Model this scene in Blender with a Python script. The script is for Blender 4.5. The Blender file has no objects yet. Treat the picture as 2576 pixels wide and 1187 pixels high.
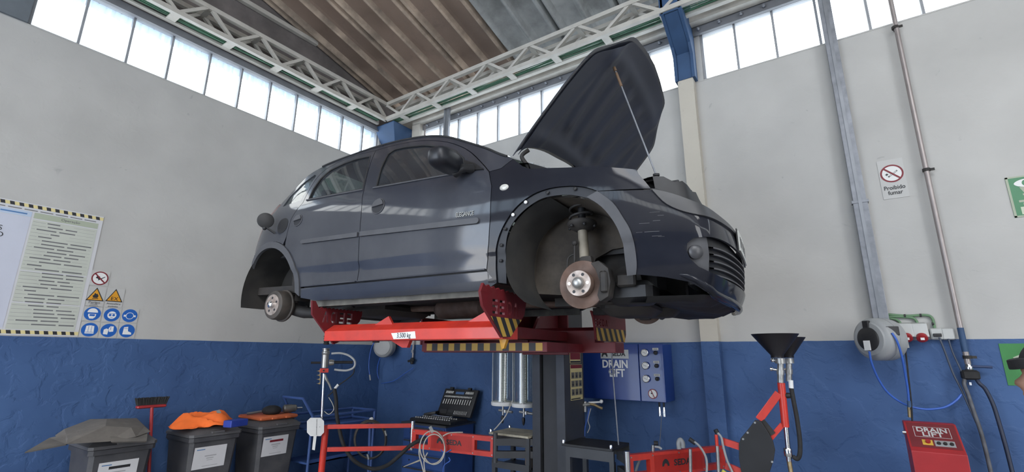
import bpy, bmesh, math, random
import numpy as np
from mathutils import Vector, Matrix, geometry
random.seed(4)
PI = math.pi
SC = bpy.context.scene
COL = SC.collection

# ------------------------------------------------------------------ camera
IMG_W, IMG_H = 2576, 1187
YAW, PITCH, ROLL, FPX, EYE = -0.600034, 0.244359, 0.005418, 1196.92, 1.70
_f = Vector((math.sin(YAW)*math.cos(PITCH), math.cos(YAW)*math.cos(PITCH), math.sin(PITCH)))
_r0 = Vector((math.cos(YAW), -math.sin(YAW), 0.0))
_u0 = _r0.cross(_f)
_r = _r0*math.cos(ROLL) + _u0*math.sin(ROLL)
_u = _u0*math.cos(ROLL) - _r0*math.sin(ROLL)
cam_data = bpy.data.cameras.new('camera')
cam_data.sensor_width = 36.0
cam_data.lens = 36.0*FPX/IMG_W
cam_data.clip_start = 0.05
cam_data.clip_end = 200
cam = bpy.data.objects.new('camera', cam_data)
COL.objects.link(cam)
cam.matrix_world = Matrix((( _r.x, _u.x, -_f.x, 0.0), (_r.y, _u.y, -_f.y, 0.0), (_r.z, _u.z, -_f.z, EYE), (0, 0, 0, 1)))
SC.camera = cam
SC.view_settings.view_transform = 'Standard'
SC.view_settings.look = 'None'
SC.view_settings.gamma = 1.0
SC.view_settings.use_curve_mapping = False
SC.view_settings.exposure = -0.50

# ------------------------------------------------------------------ sky
wd = bpy.data.worlds.new('overcast_sky')
SC.world = wd
wd.use_nodes = True
_n = wd.node_tree.nodes; _l = wd.node_tree.links
_n.clear()
_o = _n.new('ShaderNodeOutputWorld'); _b = _n.new('ShaderNodeBackground')
_t = _n.new('ShaderNodeTexCoord'); _ns = _n.new('ShaderNodeTexNoise'); _cr = _n.new('ShaderNodeValToRGB')
_ns.inputs['Scale'].default_value = 2.2; _ns.inputs['Detail'].default_value = 5
_cr.color_ramp.elements[0].position = .38; _cr.color_ramp.elements[0].color = (.62, .78, 1.0, 1)
_cr.color_ramp.elements[1].position = .58; _cr.color_ramp.elements[1].color = (1.0, 1.0, 1.0, 1)
_l.new(_t.outputs['Generated'], _ns.inputs['Vector']); _l.new(_ns.outputs['Fac'], _cr.inputs['Fac'])
_l.new(_cr.outputs['Color'], _b.inputs['Color']); _l.new(_b.outputs['Background'], _o.inputs['Surface'])
_b.inputs['Strength'].default_value = 7.5

# fill lamps added at made-up doorways and skylights behind the photographer
def fill_light(name, loc, rot, sx, sy, watts, col=(1, .985, .96)):
    ld = bpy.data.lights.new(name, 'AREA'); ld.shape = 'RECTANGLE'; ld.size = sx; ld.size_y = sy
    ld.energy = watts; ld.color = col
    o = bpy.data.objects.new(name, ld); COL.objects.link(o); o.location = loc; o.rotation_euler = rot
    return o
fill_light('added_fill_right', (9.5, -4.30, 2.1), (math.radians(90), 0, 0), 4.0, 4.1, 270)
fill_light('added_fill_left', (-3.4, -4.30, 2.1), (math.radians(90), 0, 0), 4.0, 4.1, 78)
fill_light('added_fill_roof', (2.5, -2.6, 6.98), (0, 0, 0), 5.0, 2.6, 270)
fill_light('added_fill_roof_far', (9.0, -2.6, 6.98), (0, 0, 0), 5.0, 2.6, 270)

# ------------------------------------------------------------------ pixel helpers (a pixel is a direction; depth comes from the surface)
def ray(x, y): return _f + _r*((x-IMG_W/2)/FPX) - _u*((y-IMG_H/2)/FPX)
def onY(x, y, Y): d = ray(x, y); return d*(Y/d.y) + Vector((0, 0, EYE))
def onX(x, y, X): d = ray(x, y); return d*(X/d.x) + Vector((0, 0, EYE))
def onZ(x, y, Z): d = ray(x, y); return d*((Z-EYE)/d.z) + Vector((0, 0, EYE))
def facing(x, y, X, Y):
    """point on the upright plane through (X,Y) that faces the photographer"""
    n = Vector((X, Y, 0)).normalized(); d = ray(x, y)
    return d*(math.hypot(X, Y)/d.dot(n)) + Vector((0, 0, EYE))

# ------------------------------------------------------------------ materials
MATS = {}
def mat(name, col, rough=.55, metal=0.0, var=.12, scale=6.0, bump=0.0, bscale=40.0, coat=0.0, spec=.5, dirt=None, dirt_amt=.5, dirt_scale=4.0):
    if name in MATS: return MATS[name]
    m = bpy.data.materials.new(name); m.use_nodes = True
    n = m.node_tree.nodes; l = m.node_tree.links
    p = n['Principled BSDF']
    p.inputs['Roughness'].default_value = rough; p.inputs['Metallic'].default_value = metal
    p.inputs['Specular IOR Level'].default_value = spec
    if coat: p.inputs['Coat Weight'].default_value = coat; p.inputs['Coat Roughness'].default_value = .06
    tc = n.new('ShaderNodeTexCoord'); ns = n.new('ShaderNodeTexNoise')
    ns.inputs['Scale'].default_value = scale; ns.inputs['Detail'].default_value = 6
    l.new(tc.outputs['Object'], ns.inputs['Vector'])
    cr = n.new('ShaderNodeValToRGB')
    cr.color_ramp.elements[0].position = .3; cr.color_ramp.elements[1].position = .7
    cr.color_ramp.elements[0].color = (*[max(0, c*(1-var)) for c in col], 1)
    cr.color_ramp.elements[1].color = (*[min(1, c*(1+var)) for c in col], 1)
    l.new(ns.outputs['Fac'], cr.inputs['Fac'])
    out = cr.outputs['Color']
    if dirt:
        n2 = n.new('ShaderNodeTexNoise'); n2.inputs['Scale'].default_value = dirt_scale; n2.inputs['Detail'].default_value = 9; n2.inputs['Roughness'].default_value = .65
        l.new(tc.outputs['Object'], n2.inputs['Vector'])
        r2 = n.new('ShaderNodeValToRGB'); r2.color_ramp.elements[0].position = .42; r2.color_ramp.elements[1].position = .72
        r2.color_ramp.elements[0].color = (0, 0, 0, 1); r2.color_ramp.elements[1].color = (dirt_amt, dirt_amt, dirt_amt, 1)
        l.new(n2.outputs['Fac'], r2.inputs['Fac'])
        mx = n.new('ShaderNodeMix'); mx.data_type = 'RGBA'
        l.new(r2.outputs['Color'], mx.inputs[0]); l.new(out, mx.inputs[6]); mx.inputs[7].default_value = (*dirt, 1)
        out = mx.outputs[2]
        mr = n.new('ShaderNodeMapRange'); l.new(r2.outputs['Color'], mr.inputs[0]); mr.inputs[3].default_value = rough; mr.inputs[4].default_value = min(1, rough+.35)
        l.new(mr.outputs[0], p.inputs['Roughness'])
    l.new(out, p.inputs['Base Color'])
    if bump:
        nb = n.new('ShaderNodeTexNoise'); nb.inputs['Scale'].default_value = bscale; nb.inputs['Detail'].default_value = 5
        bp = n.new('ShaderNodeBump'); bp.inputs['Strength'].default_value = bump; bp.inputs['Distance'].default_value = .02
        l.new(tc.outputs['Object'], nb.inputs['Vector']); l.new(nb.outputs['Fac'], bp.inputs['Height']); l.new(bp.outputs['Normal'], p.inputs['Normal'])
    MATS[name] = m
    return m

def mat_wall(name='wall', c0=(.450, .443, .426), c1=(.515, .507, .488)):
    m = bpy.data.materials.new('painted_plaster'); m.use_nodes = True
    n = m.node_tree.nodes; l = m.node_tree.links; p = n['Principled BSDF']
    p.inputs['Roughness'].default_value = .62; p.inputs['Specular IOR Level'].default_value = .35
    g = n.new('ShaderNodeNewGeometry'); sp = n.new('ShaderNodeSeparateXYZ'); l.new(g.outputs['Position'], sp.inputs[0])
    # wavy brushed edge between the two coats of paint
    ne = n.new('ShaderNodeTexNoise'); ne.inputs['Scale'].default_value = 3.5; ne.inputs['Detail'].default_value = 4; l.new(g.outputs['Position'], ne.inputs['Vector'])
    ma = n.new('ShaderNodeMath'); ma.operation = 'MULTIPLY_ADD'; l.new(ne.outputs['Fac'], ma.inputs[0]); ma.inputs[1].default_value = .012; l.new(sp.outputs['Z'], ma.inputs[2])
    cp = n.new('ShaderNodeMath'); cp.operation = 'GREATER_THAN'; l.new(ma.outputs[0], cp.inputs[0]); cp.inputs[1].default_value = 1.840
    nz = n.new('ShaderNodeTexNoise'); nz.inputs['Scale'].default_value = 2.0; nz.inputs['Detail'].default_value = 7; l.new(g.outputs['Position'], nz.inputs['Vector'])
    w = n.new('ShaderNodeValToRGB'); w.color_ramp.elements[0].position = .3; w.color_ramp.elements[0].color = (*c0, 1); w.color_ramp.elements[1].position = .7; w.color_ramp.elements[1].color = (*c1, 1)
    b = n.new('ShaderNodeValToRGB'); b.color_ramp.elements[0].position = .3; b.color_ramp.elements[0].color = (.041, .090, .222, 1); b.color_ramp.elements[1].position = .75; b.color_ramp.elements[1].color = (.064, .132, .298, 1)
    l.new(nz.outputs['Fac'], w.inputs['Fac']); l.new(nz.outputs['Fac'], b.inputs['Fac'])
    # scuffs and peeled spots
    ns = n.new('ShaderNodeTexNoise'); ns.inputs['Scale'].default_value = 9; ns.inputs['Detail'].default_value = 8; ns.inputs['Distortion'].default_value = .8; l.new(g.outputs['Position'], ns.inputs['Vector'])
    rs = n.new('ShaderNodeValToRGB'); rs.color_ramp.elements[0].position = .70; rs.color_ramp.elements[0].color = (0, 0, 0, 1); rs.color_ramp.elements[1].position = .76; rs.color_ramp.elements[1].color = (.55, .55, .55, 1)
    l.new(ns.outputs['Fac'], rs.inputs['Fac'])
    mx = n.new('ShaderNodeMix'); mx.data_type = 'RGBA'; l.new(cp.outputs[0], mx.inputs[0]); l.new(b.outputs['Color'], mx.inputs[6]); l.new(w.outputs['Color'], mx.inputs[7])
    m2 = n.new('ShaderNodeMix'); m2.data_type = 'RGBA'; m2.blend_type = 'MULTIPLY'; l.new(rs.outputs['Color'], m2.inputs[0]); l.new(mx.outputs[2], m2.inputs[6]); m2.inputs[7].default_value = (.68, .68, .70, 1)
    l.new(m2.outputs[2], p.inputs['Base Color'])
    v = n.new('ShaderNodeTexNoise'); v.inputs['Scale'].default_value = 7; v.inputs['Detail'].default_value = 9; v.inputs['Distortion'].default_value = .5; l.new(g.outputs['Position'], v.inputs['Vector'])
    rv = n.new('ShaderNodeValToRGB'); rv.color_ramp.elements[0].position = .44; rv.color_ramp.elements[1].position = .54; l.new(v.outputs['Fac'], rv.inputs['Fac'])
    mi = n.new('ShaderNodeMath'); mi.operation = 'SUBTRACT'; mi.inputs[0].default_value = 1.0; l.new(cp.outputs[0], mi.inputs[1])
    ml = n.new('ShaderNodeMath'); ml.operation = 'MULTIPLY_ADD'; l.new(mi.outputs[0], ml.inputs[0]); ml.inputs[1].default_value = .26; ml.inputs[2].default_value = .07
    bp = n.new('ShaderNodeBump'); bp.inputs['Distance'].default_value = .012
    l.new(ml.outputs[0], bp.inputs['Strength']); l.new(rv.outputs['Color'], bp.inputs['Height']); l.new(bp.outputs['Normal'], p.inputs['Normal'])
    MATS[name] = m; return m

def mat_glass(name, tint, gloss_rough=.02, fac=.10, dust=0.0, dust_col=(.5, .5, .5)):
    m = bpy.data.materials.new(name); m.use_nodes = True
    n = m.node_tree.nodes; l = m.node_tree.links; n.clear()
    o = n.new('ShaderNodeOutputMaterial'); t = n.new('ShaderNodeBsdfTransparent'); t.inputs['Color'].default_value = (*tint, 1)
    g = n.new('ShaderNodeBsdfGlossy'); g.inputs['Roughness'].default_value = gloss_rough
    fr = n.new('ShaderNodeFresnel'); gm = n.new('ShaderNodeNewGeometry')
    k2 = n.new('ShaderNodeMath'); k2.operation = 'MULTIPLY_ADD'; l.new(gm.outputs['Backfacing'], k2.inputs[0]); k2.inputs[1].default_value = -2.0; k2.inputs[2].default_value = 1.0
    k3 = n.new('ShaderNodeMath'); k3.operation = 'POWER'; k3.inputs[0].default_value = 1.52; l.new(k2.outputs[0], k3.inputs[1]); l.new(k3.outputs[0], fr.inputs['IOR'])
    mr = n.new('ShaderNodeMath'); mr.operation = 'MULTIPLY_ADD'; l.new(fr.outputs[0], mr.inputs[0]); mr.inputs[1].default_value = 1.2; mr.inputs[2].default_value = fac*.2
    mx = n.new('ShaderNodeMixShader'); l.new(mr.outputs[0], mx.inputs[0]); l.new(t.outputs[0], mx.inputs[1]); l.new(g.outputs[0], mx.inputs[2])
    last = mx
    if dust:
        d = n.new('ShaderNodeBsdfDiffuse'); d.inputs['Color'].default_value = (*dust_col, 1)
        tc = n.new('ShaderNodeTexCoord'); nz = n.new('ShaderNodeTexNoise'); nz.inputs['Scale'].default_value = 5; nz.inputs['Detail'].default_value = 6; l.new(tc.outputs['Object'], nz.inputs['Vector'])
        k = n.new('ShaderNodeMath'); k.operation = 'MULTIPLY'; k.inputs[1].default_value = dust; l.new(nz.outputs['Fac'], k.inputs[0])
        m2 = n.new('ShaderNodeMixShader'); l.new(k.outputs[0], m2.inputs[0]); l.new(mx.outputs[0], m2.inputs[1]); l.new(d.outputs[0], m2.inputs[2]); last = m2
    l.new(last.outputs[0], o.inputs['Surface'])
    MATS[name] = m; return m

WALL = mat_wall()
CREAM = mat_wall('cream', (.50, .465, .40), (.56, .525, .455))
GLASS = mat_glass('window_glass', (.97, .985, .98), fac=.05)
CARGLASS = mat_glass('tinted_car_glass', (.42, .50, .47), fac=.3, dust=.22, dust_col=(.20, .22, .26))
CLEAR = mat_glass('clear_tube', (.86, .90, .87), fac=.4, dust=.12, dust_col=(.6, .62, .6))
CONC = mat('floor_concrete', (.30, .29, .275), .6, var=.25, scale=2, bump=.1, bscale=18, dirt=(.07, .065, .06), dirt_amt=.7, dirt_scale=1.3)
ROOFB = mat('sooty_brown_concrete', (.270, .195, .150), .85, var=.35, scale=2.2, bump=.15, bscale=14, dirt=(.105, .082, .070), dirt_amt=.75, dirt_scale=1.1)
ROOFR = mat('tan_rib_concrete', (.430, .340, .265), .85, var=.3, scale=4, bump=.15, bscale=25, dirt=(.10, .085, .075), dirt_amt=.7, dirt_scale=3)
ROOFG = mat('grey_roof_sheet', (.360, .372, .365), .7, var=.25, scale=2.5, bump=.1, bscale=30, dirt=(.10, .10, .10), dirt_amt=.7, dirt_scale=2)
GABLE = mat('gable_cladding', (.175, .155, .148), .85, var=.25, scale=3, dirt=(.07, .065, .065), dirt_amt=.6, dirt_scale=2)
BEIGE = mat('beige_concrete', (.50, .475, .425), .75, var=.1, scale=4, dirt=(.28, .25, .21), dirt_amt=.5)
WSTEEL = mat('off_white_steel', (.53, .51, .465), .5, var=.08, scale=8, dirt=(.38, .34, .29), dirt_amt=.4, dirt_scale=6)
BSTEEL = mat('blue_painted_steel', (.034, .080, .175), .6, var=.12, scale=5)
FRAME = mat('grey_window_frame', (.30, .31, .33), .5, var=.1)
GALV = mat('galvanised_steel', (.235, .245, .270), .45, .4, var=.18, scale=14)
CHROME = mat('bright_chrome', (.75, .76, .78), .16, 1.0, var=.05)
STEEL = mat('dull_steel', (.42, .42, .41), .4, .8, var=.2, scale=20)
BRASS = mat('tarnished_brass', (.42, .32, .18), .4, .8, var=.25, scale=25)
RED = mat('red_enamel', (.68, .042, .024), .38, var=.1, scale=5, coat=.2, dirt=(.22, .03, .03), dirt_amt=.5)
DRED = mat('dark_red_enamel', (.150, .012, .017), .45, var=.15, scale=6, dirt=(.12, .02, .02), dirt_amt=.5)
BLACK = mat('black_plastic', (.017, .017, .019), .5, var=.25, scale=12)
RUBBER = mat('black_rubber', (.020, .020, .021), .75, var=.3, scale=15)
DGREY = mat('dark_grey_enamel', (.050, .052, .058), .42, var=.12, scale=6)
GREY = mat('grey_plastic', (.33, .34, .345), .45, var=.07)
LGREY = mat('light_grey_plastic', (.52, .53, .52), .5, var=.06)
BINGREY = mat('bin_grey_plastic', (.060, .061, .070), .55, var=.15, scale=5, dirt=(.14, .135, .13), dirt_amt=.35, dirt_scale=5)
BINLID = mat('bin_lid_grey_plastic', (.100, .100, .106), .5, var=.12, scale=6, dirt=(.20, .19, .18), dirt_amt=.4, dirt_scale=5)
ORANGE = mat('orange_fabric', (.85, .16, .025), .8, var=.12, scale=8)
ORLID = mat('orange_plastic', (.55, .13, .045), .5, var=.15)
BLUEBOX = mat('blue_plastic', (.025, .055, .33), .45, var=.1)
WHITE = mat('white_print', (.80, .80, .79), .55, var=.03)
PAPER = mat('white_paper', (.66, .66, .68), .7, var=.04)
YELLOW = mat('hazard_yellow', (.50, .31, .055), .5, var=.1)
PYELLOW = mat('pale_hazard_yellow', (.72, .62, .30), .6, var=.05)
INK = mat('black_ink', (.022, .022, .026), .5, var=.1)
GINK = mat('grey_ink', (.16, .16, .165), .6, var=.1)
REDINK = mat('dark_red_ink', (.20, .012, .022), .5, var=.1)
SIGNBLUE = mat('sign_blue', (.012, .115, .46), .5, var=.05)
SIGNOR = mat('sign_orange', (.72, .33, .02), .5, var=.05)
SIGNGREEN = mat('sign_green', (.085, .25, .13), .5, var=.06)
PALEGREEN = mat('pale_green_print', (.40, .44, .34), .6, var=.04)
PALEBLUE = mat('pale_blue_print', (.47, .56, .70), .6, var=.04)
TABLEGREY = mat('pale_table_print', (.52, .54, .48), .6, var=.04)
BOXBLUE = mat('blue_cabinet_enamel', (.010, .040, .225), .35, var=.08, coat=.3)
TOOLBLUE = mat('tool_cabinet_blue', (.035, .085, .27), .45, var=.12)
CARTBLUE = mat('trolley_blue', (.050, .105, .30), .5, var=.15)
GCABLE = mat('green_cable', (.085, .215, .135), .5, var=.15, scale=9)
BHOSE = mat('blue_air_hose', (.045, .13, .50), .4, var=.08)
CHOSE = mat('milky_hose', (.52, .50, .45), .35, var=.1)
BRHOSE = mat('brown_rubber_hose', (.055, .048, .042), .5, var=.2, scale=12)
PAINT = mat('dark_blue_black_paint', (.024, .0275, .040), .45, .0, var=.10, scale=1.5, coat=1.0, spec=.3, dirt=(.095, .099, .112), dirt_amt=.34, dirt_scale=2.2)
BPAINT = mat('cleaner_dark_paint', (.0105, .0118, .0185), .5, .0, var=.10, scale=1.5, coat=.55, spec=.1, dirt=(.05, .05, .055), dirt_amt=.14, dirt_scale=3)
HOODIN = mat('hood_inner_paint', (.044, .050, .072), .5, .1, var=.15, scale=2.5)
TRIM = mat('dark_grey_trim_plastic', (.070, .071, .079), .5, var=.15, scale=9)
LINER = mat('black_liner', (.018, .018, .018), .8, var=.3, scale=9, dirt=(.085, .075, .064), dirt_amt=.35, dirt_scale=3)
WELL = mat('dusty_wheel_well', (.042, .035, .029), .85, var=.4, scale=4, dirt=(.175, .146, .115), dirt_amt=.6, dirt_scale=2.4)
UNDER = mat('black_underbody', (.018, .017, .017), .65, var=.4, scale=5, dirt=(.085, .07, .06), dirt_amt=.5, dirt_scale=4)
RUST = mat('rusty_steel', (.140, .094, .076), .65, .35, var=.35, scale=16, dirt=(.17, .10, .072), dirt_amt=.6, dirt_scale=9)
HUBST = mat('worn_hub_steel', (.40, .34, .30), .45, .6, var=.3, scale=24, dirt=(.22, .13, .09), dirt_amt=.5, dirt_scale=14)
DAMP = mat('dusty_damper', (.22, .195, .155), .6, .1, var=.25, scale=10)
DMET = mat('dark_cast_metal', (.032, .030, .029), .65, .2, var=.35, scale=14, dirt=(.085, .072, .062), dirt_amt=.5, dirt_scale=8)
SEAT = mat('charcoal_seat_fabric', (.035, .036, .040), .9, var=.2)
PLATE = mat('licence_plate_white', (.62, .63, .60), .4, var=.05)
CARDB = mat('grey_brown_card', (.165, .150, .135), .85, var=.25, scale=5, dirt=(.07, .065, .06), dirt_amt=.5)
SKIN = mat('skin', (.38, .22, .155), .6, var=.06)
CLOTH = mat('navy_work_fabric', (.025, .032, .055), .85, var=.15)
HAIR = mat('dark_cap_fabric', (.016, .016, .018), .85, var=.25, scale=20)
WOOD = mat('pale_board', (.55, .50, .38), .6, var=.15, dirt=(.12, .11, .09), dirt_amt=.8, dirt_scale=4)

# ------------------------------------------------------------------ mesh helpers
WM = {}
def wm(o): return WM.get(o.name, Matrix.Identity(4)) if o else Matrix.Identity(4)
def tag(o, label=None, cat=None, group=None, kind=None):
    if label: o['label'] = label
    if cat: o['category'] = cat
    if group: o['group'] = group
    if kind: o['kind'] = kind
    return o
def empty(name, loc, rz=0.0, label=None, cat=None, group=None, kind=None):
    o = bpy.data.objects.new(name, None); COL.objects.link(o); o.empty_display_size = .1
    o.location = loc; o.rotation_euler = (0, 0, rz)
    WM[o.name] = Matrix.Translation(loc) @ Matrix.Rotation(rz, 4, 'Z')
    return tag(o, label, cat, group, kind)

def link_mesh(name, me, material, parent=None, local=False, origin=None):
    """world-space mesh -> object; under a parent it is brought into the parent's space, else its origin goes to its base"""
    o = bpy.data.objects.new(name, me)
    if material is not None and not me.materials: me.materials.append(material)
    COL.objects.link(o)
    if parent is not None:
        o.parent = parent
        if not local: me.transform(wm(parent).inverted())
        WM[o.name] = wm(parent)
    else:
        co = np.empty(len(me.vertices)*3); me.vertices.foreach_get('co', co); co = co.reshape(-1, 3)
        mn, mx_ = co.min(0), co.max(0)
        b = Vector(((mn[0]+mx_[0])/2, (mn[1]+mx_[1])/2, mn[2])) if origin is None else Vector(origin)
        me.transform(Matrix.Translation(-b)); o.location = b
        WM[o.name] = Matrix.Translation(b)
    return o

def perp(d):
    d = d.normalized(); a = Vector((0, 0, 1)) if abs(d.z) < .9 else Vector((1, 0, 0))
    u = d.cross(a).normalized(); return u, d.cross(u).normalized()

class MB:
    def __init__(s): s.v = []; s.f = []
    def add(s, vs, fs):
        b = len(s.v); s.v += [tuple(x) for x in vs]; s.f += [tuple(i+b for i in q) for q in fs]; return s
    def obox(s, c, ex, ey, ez):
        c = Vector(c); ex = Vector(ex)/2; ey = Vector(ey)/2; ez = Vector(ez)/2
        vs = [c+ex*i+ey*j+ez*k for k in (-1, 1) for j in (-1, 1) for i in (-1, 1)]
        return s.add(vs, [(0, 2, 3, 1), (4, 5, 7, 6), (0, 1, 5, 4), (2, 6, 7, 3), (0, 4, 6, 2), (1, 3, 7, 5)])
    def box(s, a, b):
        a = Vector(a); b = Vector(b); d = b-a
        return s.obox((a+b)/2, (d.x, 0, 0), (0, d.y, 0), (0, 0, d.z))
    def bar(s, a, b, w, h, up=(0, 0, 1)):
        a = Vector(a); b = Vector(b); d = b-a; up = Vector(up)
        sd = d.cross(up)
        if sd.length < 1e-6: sd = d.cross(Vector((1, 0, 0)))
        sd.normalize(); u2 = sd.cross(d).normalized()
        return s.obox((a+b)/2, d, sd*w, u2*h)
    def rbox(s, a, b, r=.01):
        """box with chamfered upright edges and top"""
        x0, y0, z0 = a; x1, y1, z1 = b
        def ring(i, z): return [(x0+i+r, y0+i, z), (x1-i-r, y0+i, z), (x1-i, y0+i+r, z), (x1-i, y1-i-r, z), (x1-i-r, y1-i, z), (x0+i+r, y1-i, z), (x0+i, y1-i-r, z), (x0+i, y0+i+r, z)]
        vs = ring(r, z0)+ring(0, z0+r)+ring(0, z1-r)+ring(r, z1)
        fs = [tuple(range(7, -1, -1)), tuple(range(24, 32))]
        for k in range(3):
            for i in range(8): fs.append((k*8+i, k*8+(i+1) % 8, k*8+8+(i+1) % 8, k*8+8+i))
        return s.add(vs, fs)
    def tube(s, path, r, n=10, closed=False):
        if n > 4: n = max(n, 10)
        P = [Vector(p) for p in path]; m = len(P); rr = r if isinstance(r, (list, tuple)) else [r]*m
        vs = []; u = None
        for i in range(m):
            if closed: d = P[(i+1) % m]-P[i-1]
            else: d = P[min(i+1, m-1)]-P[max(i-1, 0)]
            if d.length < 1e-9: d = Vector((0, 0, 1))
            d.normalize()
            if u is None: u, w = perp(d)
            else:
                u = (u-d*u.dot(d))
                if u.length < 1e-6: u, w = perp(d)
                u.normalize(); w = d.cross(u)
            vs += [P[i]+(u*math.cos(2*PI*k/n)+w*math.sin(2*PI*k/n))*rr[i] for k in range(n)]
        fs = []
        for i in range(m if closed else m-1):
            j = (i+1) % m
            fs += [(i*n+k, i*n+(k+1) % n, j*n+(k+1) % n, j*n+k) for k in range(n)]
        if not closed: fs += [tuple(range(n-1, -1, -1)), tuple((m-1)*n+k for k in range(n))]
        return s.add(vs, fs)
    def lathe(s, prof, o, ax=(0, 0, 1), n=24, cap=True):
        o = Vector(o); ax = Vector(ax).normalized(); u, w = perp(ax); vs = []
        for (r, h) in prof: vs += [o+ax*h+(u*math.cos(2*PI*k/n)+w*math.sin(2*PI*k/n))*r for k in range(n)]
        fs = []
        for i in range(len(prof)-1): fs += [(i*n+k, i*n+(k+1) % n, (i+1)*n+(k+1) % n, (i+1)*n+k) for k in range(n)]
        if cap: fs += [tuple(range(n-1, -1, -1)), tuple((len(prof)-1)*n+k for k in range(n))]
        return s.add(vs, fs)
    def prism(s, poly, vec):
        P = [Vector(p) for p in poly]; v = Vector(vec); n = len(P)
        return s.add(P+[p+v for p in P], [tuple(range(n-1, -1, -1)), tuple(range(n, 2*n))]+[(i, (i+1) % n, n+(i+1) % n, n+i) for i in range(n)])
    def ball(s, c, r, sc=(1, 1, 1), n=14, m=9):
        c = Vector(c); vs = []
        for i in range(m+1):
            t = PI*i/m
            for k in range(n):
                a = 2*PI*k/n
                vs.append(c+Vector((math.sin(t)*math.cos(a)*r*sc[0], math.sin(t)*math.sin(a)*r*sc[1], math.cos(t)*r*sc[2])))
        fs = [(i*n+k, (i+1)*n+k, (i+1)*n+(k+1) % n, i*n+(k+1) % n) for i in range(m) for k in range(n)]
        return s.add(vs, fs)
    def build(s, name, material, parent=None, smooth=None, local=False, label=None, cat=None, group=None, kind=None, origin=None, bevel=0):
        me = bpy.data.meshes.new(name); me.from_pydata(s.v, [], s.f)
        bm = bmesh.new(); bm.from_mesh(me)
        bmesh.ops.remove_doubles(bm, verts=bm.verts, dist=1e-6)
        bmesh.ops.recalc_face_normals(bm, faces=bm.faces)
        if bevel: bmesh.ops.bevel(bm, geom=[e for e in bm.edges if len(e.link_faces) == 2 and e.calc_face_angle(0) > .6], offset=bevel, segments=2, affect='EDGES', profile=.6, clamp_overlap=True)
        bm.to_mesh(me); bm.free()
        if smooth is None: smooth = .7
        if smooth:
            me.polygons.foreach_set('use_smooth', [True]*len(me.polygons)); me.set_sharp_from_angle(angle=smooth)
        return tag(link_mesh(name, me, material, parent, local, origin), label, cat, group, kind)

def inside(p, poly):
    x, y = p; c = False; n = len(poly); j = n-1
    for i in range(n):
        xi, yi = poly[i]; xj, yj = poly[j]
        if (yi > y) != (yj > y) and x < (xj-xi)*(y-yi)/(yj-yi)+xi: c = not c
        j = i
    return c
def densify(poly, step):
    out = []
    for i in range(len(poly)):
        a = poly[i]; b = poly[(i+1) % len(poly)]; L = math.hypot(b[0]-a[0], b[1]-a[1]); k = max(1, int(math.ceil(L/step)))
        for t in range(k): out.append((a[0]+(b[0]-a[0])*t/k, a[1]+(b[1]-a[1])*t/k))
    return out
def smooth_line(pts, per=4):
    """Catmull-Rom through points (open)"""
    P = [np.array(p, float) for p in pts]; out = []
    for i in range(len(P)-1):
        a = P[max(i-1, 0)]; b = P[i]; c = P[i+1]; d = P[min(i+2, len(P)-1)]
        for k in range(per):
            t = k/per
            out.append(tuple(.5*((2*b)+(c-a)*t+(2*a-5*b+4*c-d)*t*t+(-a+3*b-3*c+d)*t**3)))
    out.append(tuple(P[-1])); return out
def sm3(pts, per=6): return [Vector(p) for p in smooth_line([tuple(p) for p in pts], per)]

def patch(name, outer, holes, fmap, material, parent=None, step=.04, thick=.008, nrm=None, local=False, border=None, **kw):
    """thin panel: 2-D outline with holes, filled with a grid, mapped into space by fmap(u,v,w); w is depth behind the face"""
    border = border or step
    loops = [densify(outer, border)]+[densify(h, border) for h in holes]
    v2 = []; ed = []
    for L in loops:
        b = len(v2); v2 += L; ed += [(b+i, b+(i+1) % len(L)) for i in range(len(L))]
    xs = [p[0] for p in outer]; ys = [p[1] for p in outer]
    nb = len(v2); bp = np.array(v2)
    gx = np.arange(min(xs)+step*.5, max(xs), step); gy = np.arange(min(ys)+step*.5, max(ys), step)
    for x in gx:
        for y in gy:
            if inside((x, y), outer) and not any(inside((x, y), h) for h in holes):
                if ((bp[:, 0]-x)**2+(bp[:, 1]-y)**2).min() > (step*.45)**2: v2.append((x, y))
    V, E, F, *_ = geometry.delaunay_2d_cdt([Vector(p) for p in v2], ed, [], 0, 1e-7)
    tris = []
    for t in F:
        cx = sum(V[i].x for i in t)/3; cy = sum(V[i].y for i in t)/3
        if inside((cx, cy), outer) and not any(inside((cx, cy), h) for h in holes): tris.append(tuple(t))
    cnt = {}
    for t in tris:
        for a, b in ((t[0], t[1]), (t[1], t[2]), (t[2], t[0])): cnt[(a, b)] = cnt.get((a, b), 0)+1
    bnd = [e for e in cnt if (e[1], e[0]) not in cnt]
    n = len(V); fr = [fmap(p.x, p.y, 0.0) for p in V]
    if thick > 0:
        bk = [fmap(p.x, p.y, thick) for p in V]
        fs = tris+[(t[2]+n, t[1]+n, t[0]+n) for t in tris]+[(b, a, a+n, b+n) for a, b in bnd]
        vs = fr+bk
    else: vs = fr; fs = tris
    me = bpy.data.meshes.new(name); me.from_pydata([tuple(x) for x in vs], [], fs); me.validate()
    if nrm is not None:
        # face side must agree with the given normal
        t = tris[len(tris)//2]; a, b, c = (Vector(fr[i]) for i in t); g = (b-a).cross(c-a)
        if g.dot(Vector(nrm(V[t[0]].x, V[t[0]].y))) < 0: me.flip_normals()
    else:
        bm = bmesh.new(); bm.from_mesh(me); bmesh.ops.recalc_face_normals(bm, faces=bm.faces); bm.to_mesh(me); bm.free()
    me.polygons.foreach_set('use_smooth', [True]*len(me.polygons)); me.set_sharp_from_angle(angle=.7)
    o = link_mesh(name, me, material, parent, local)
    return tag(o, **kw)

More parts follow.
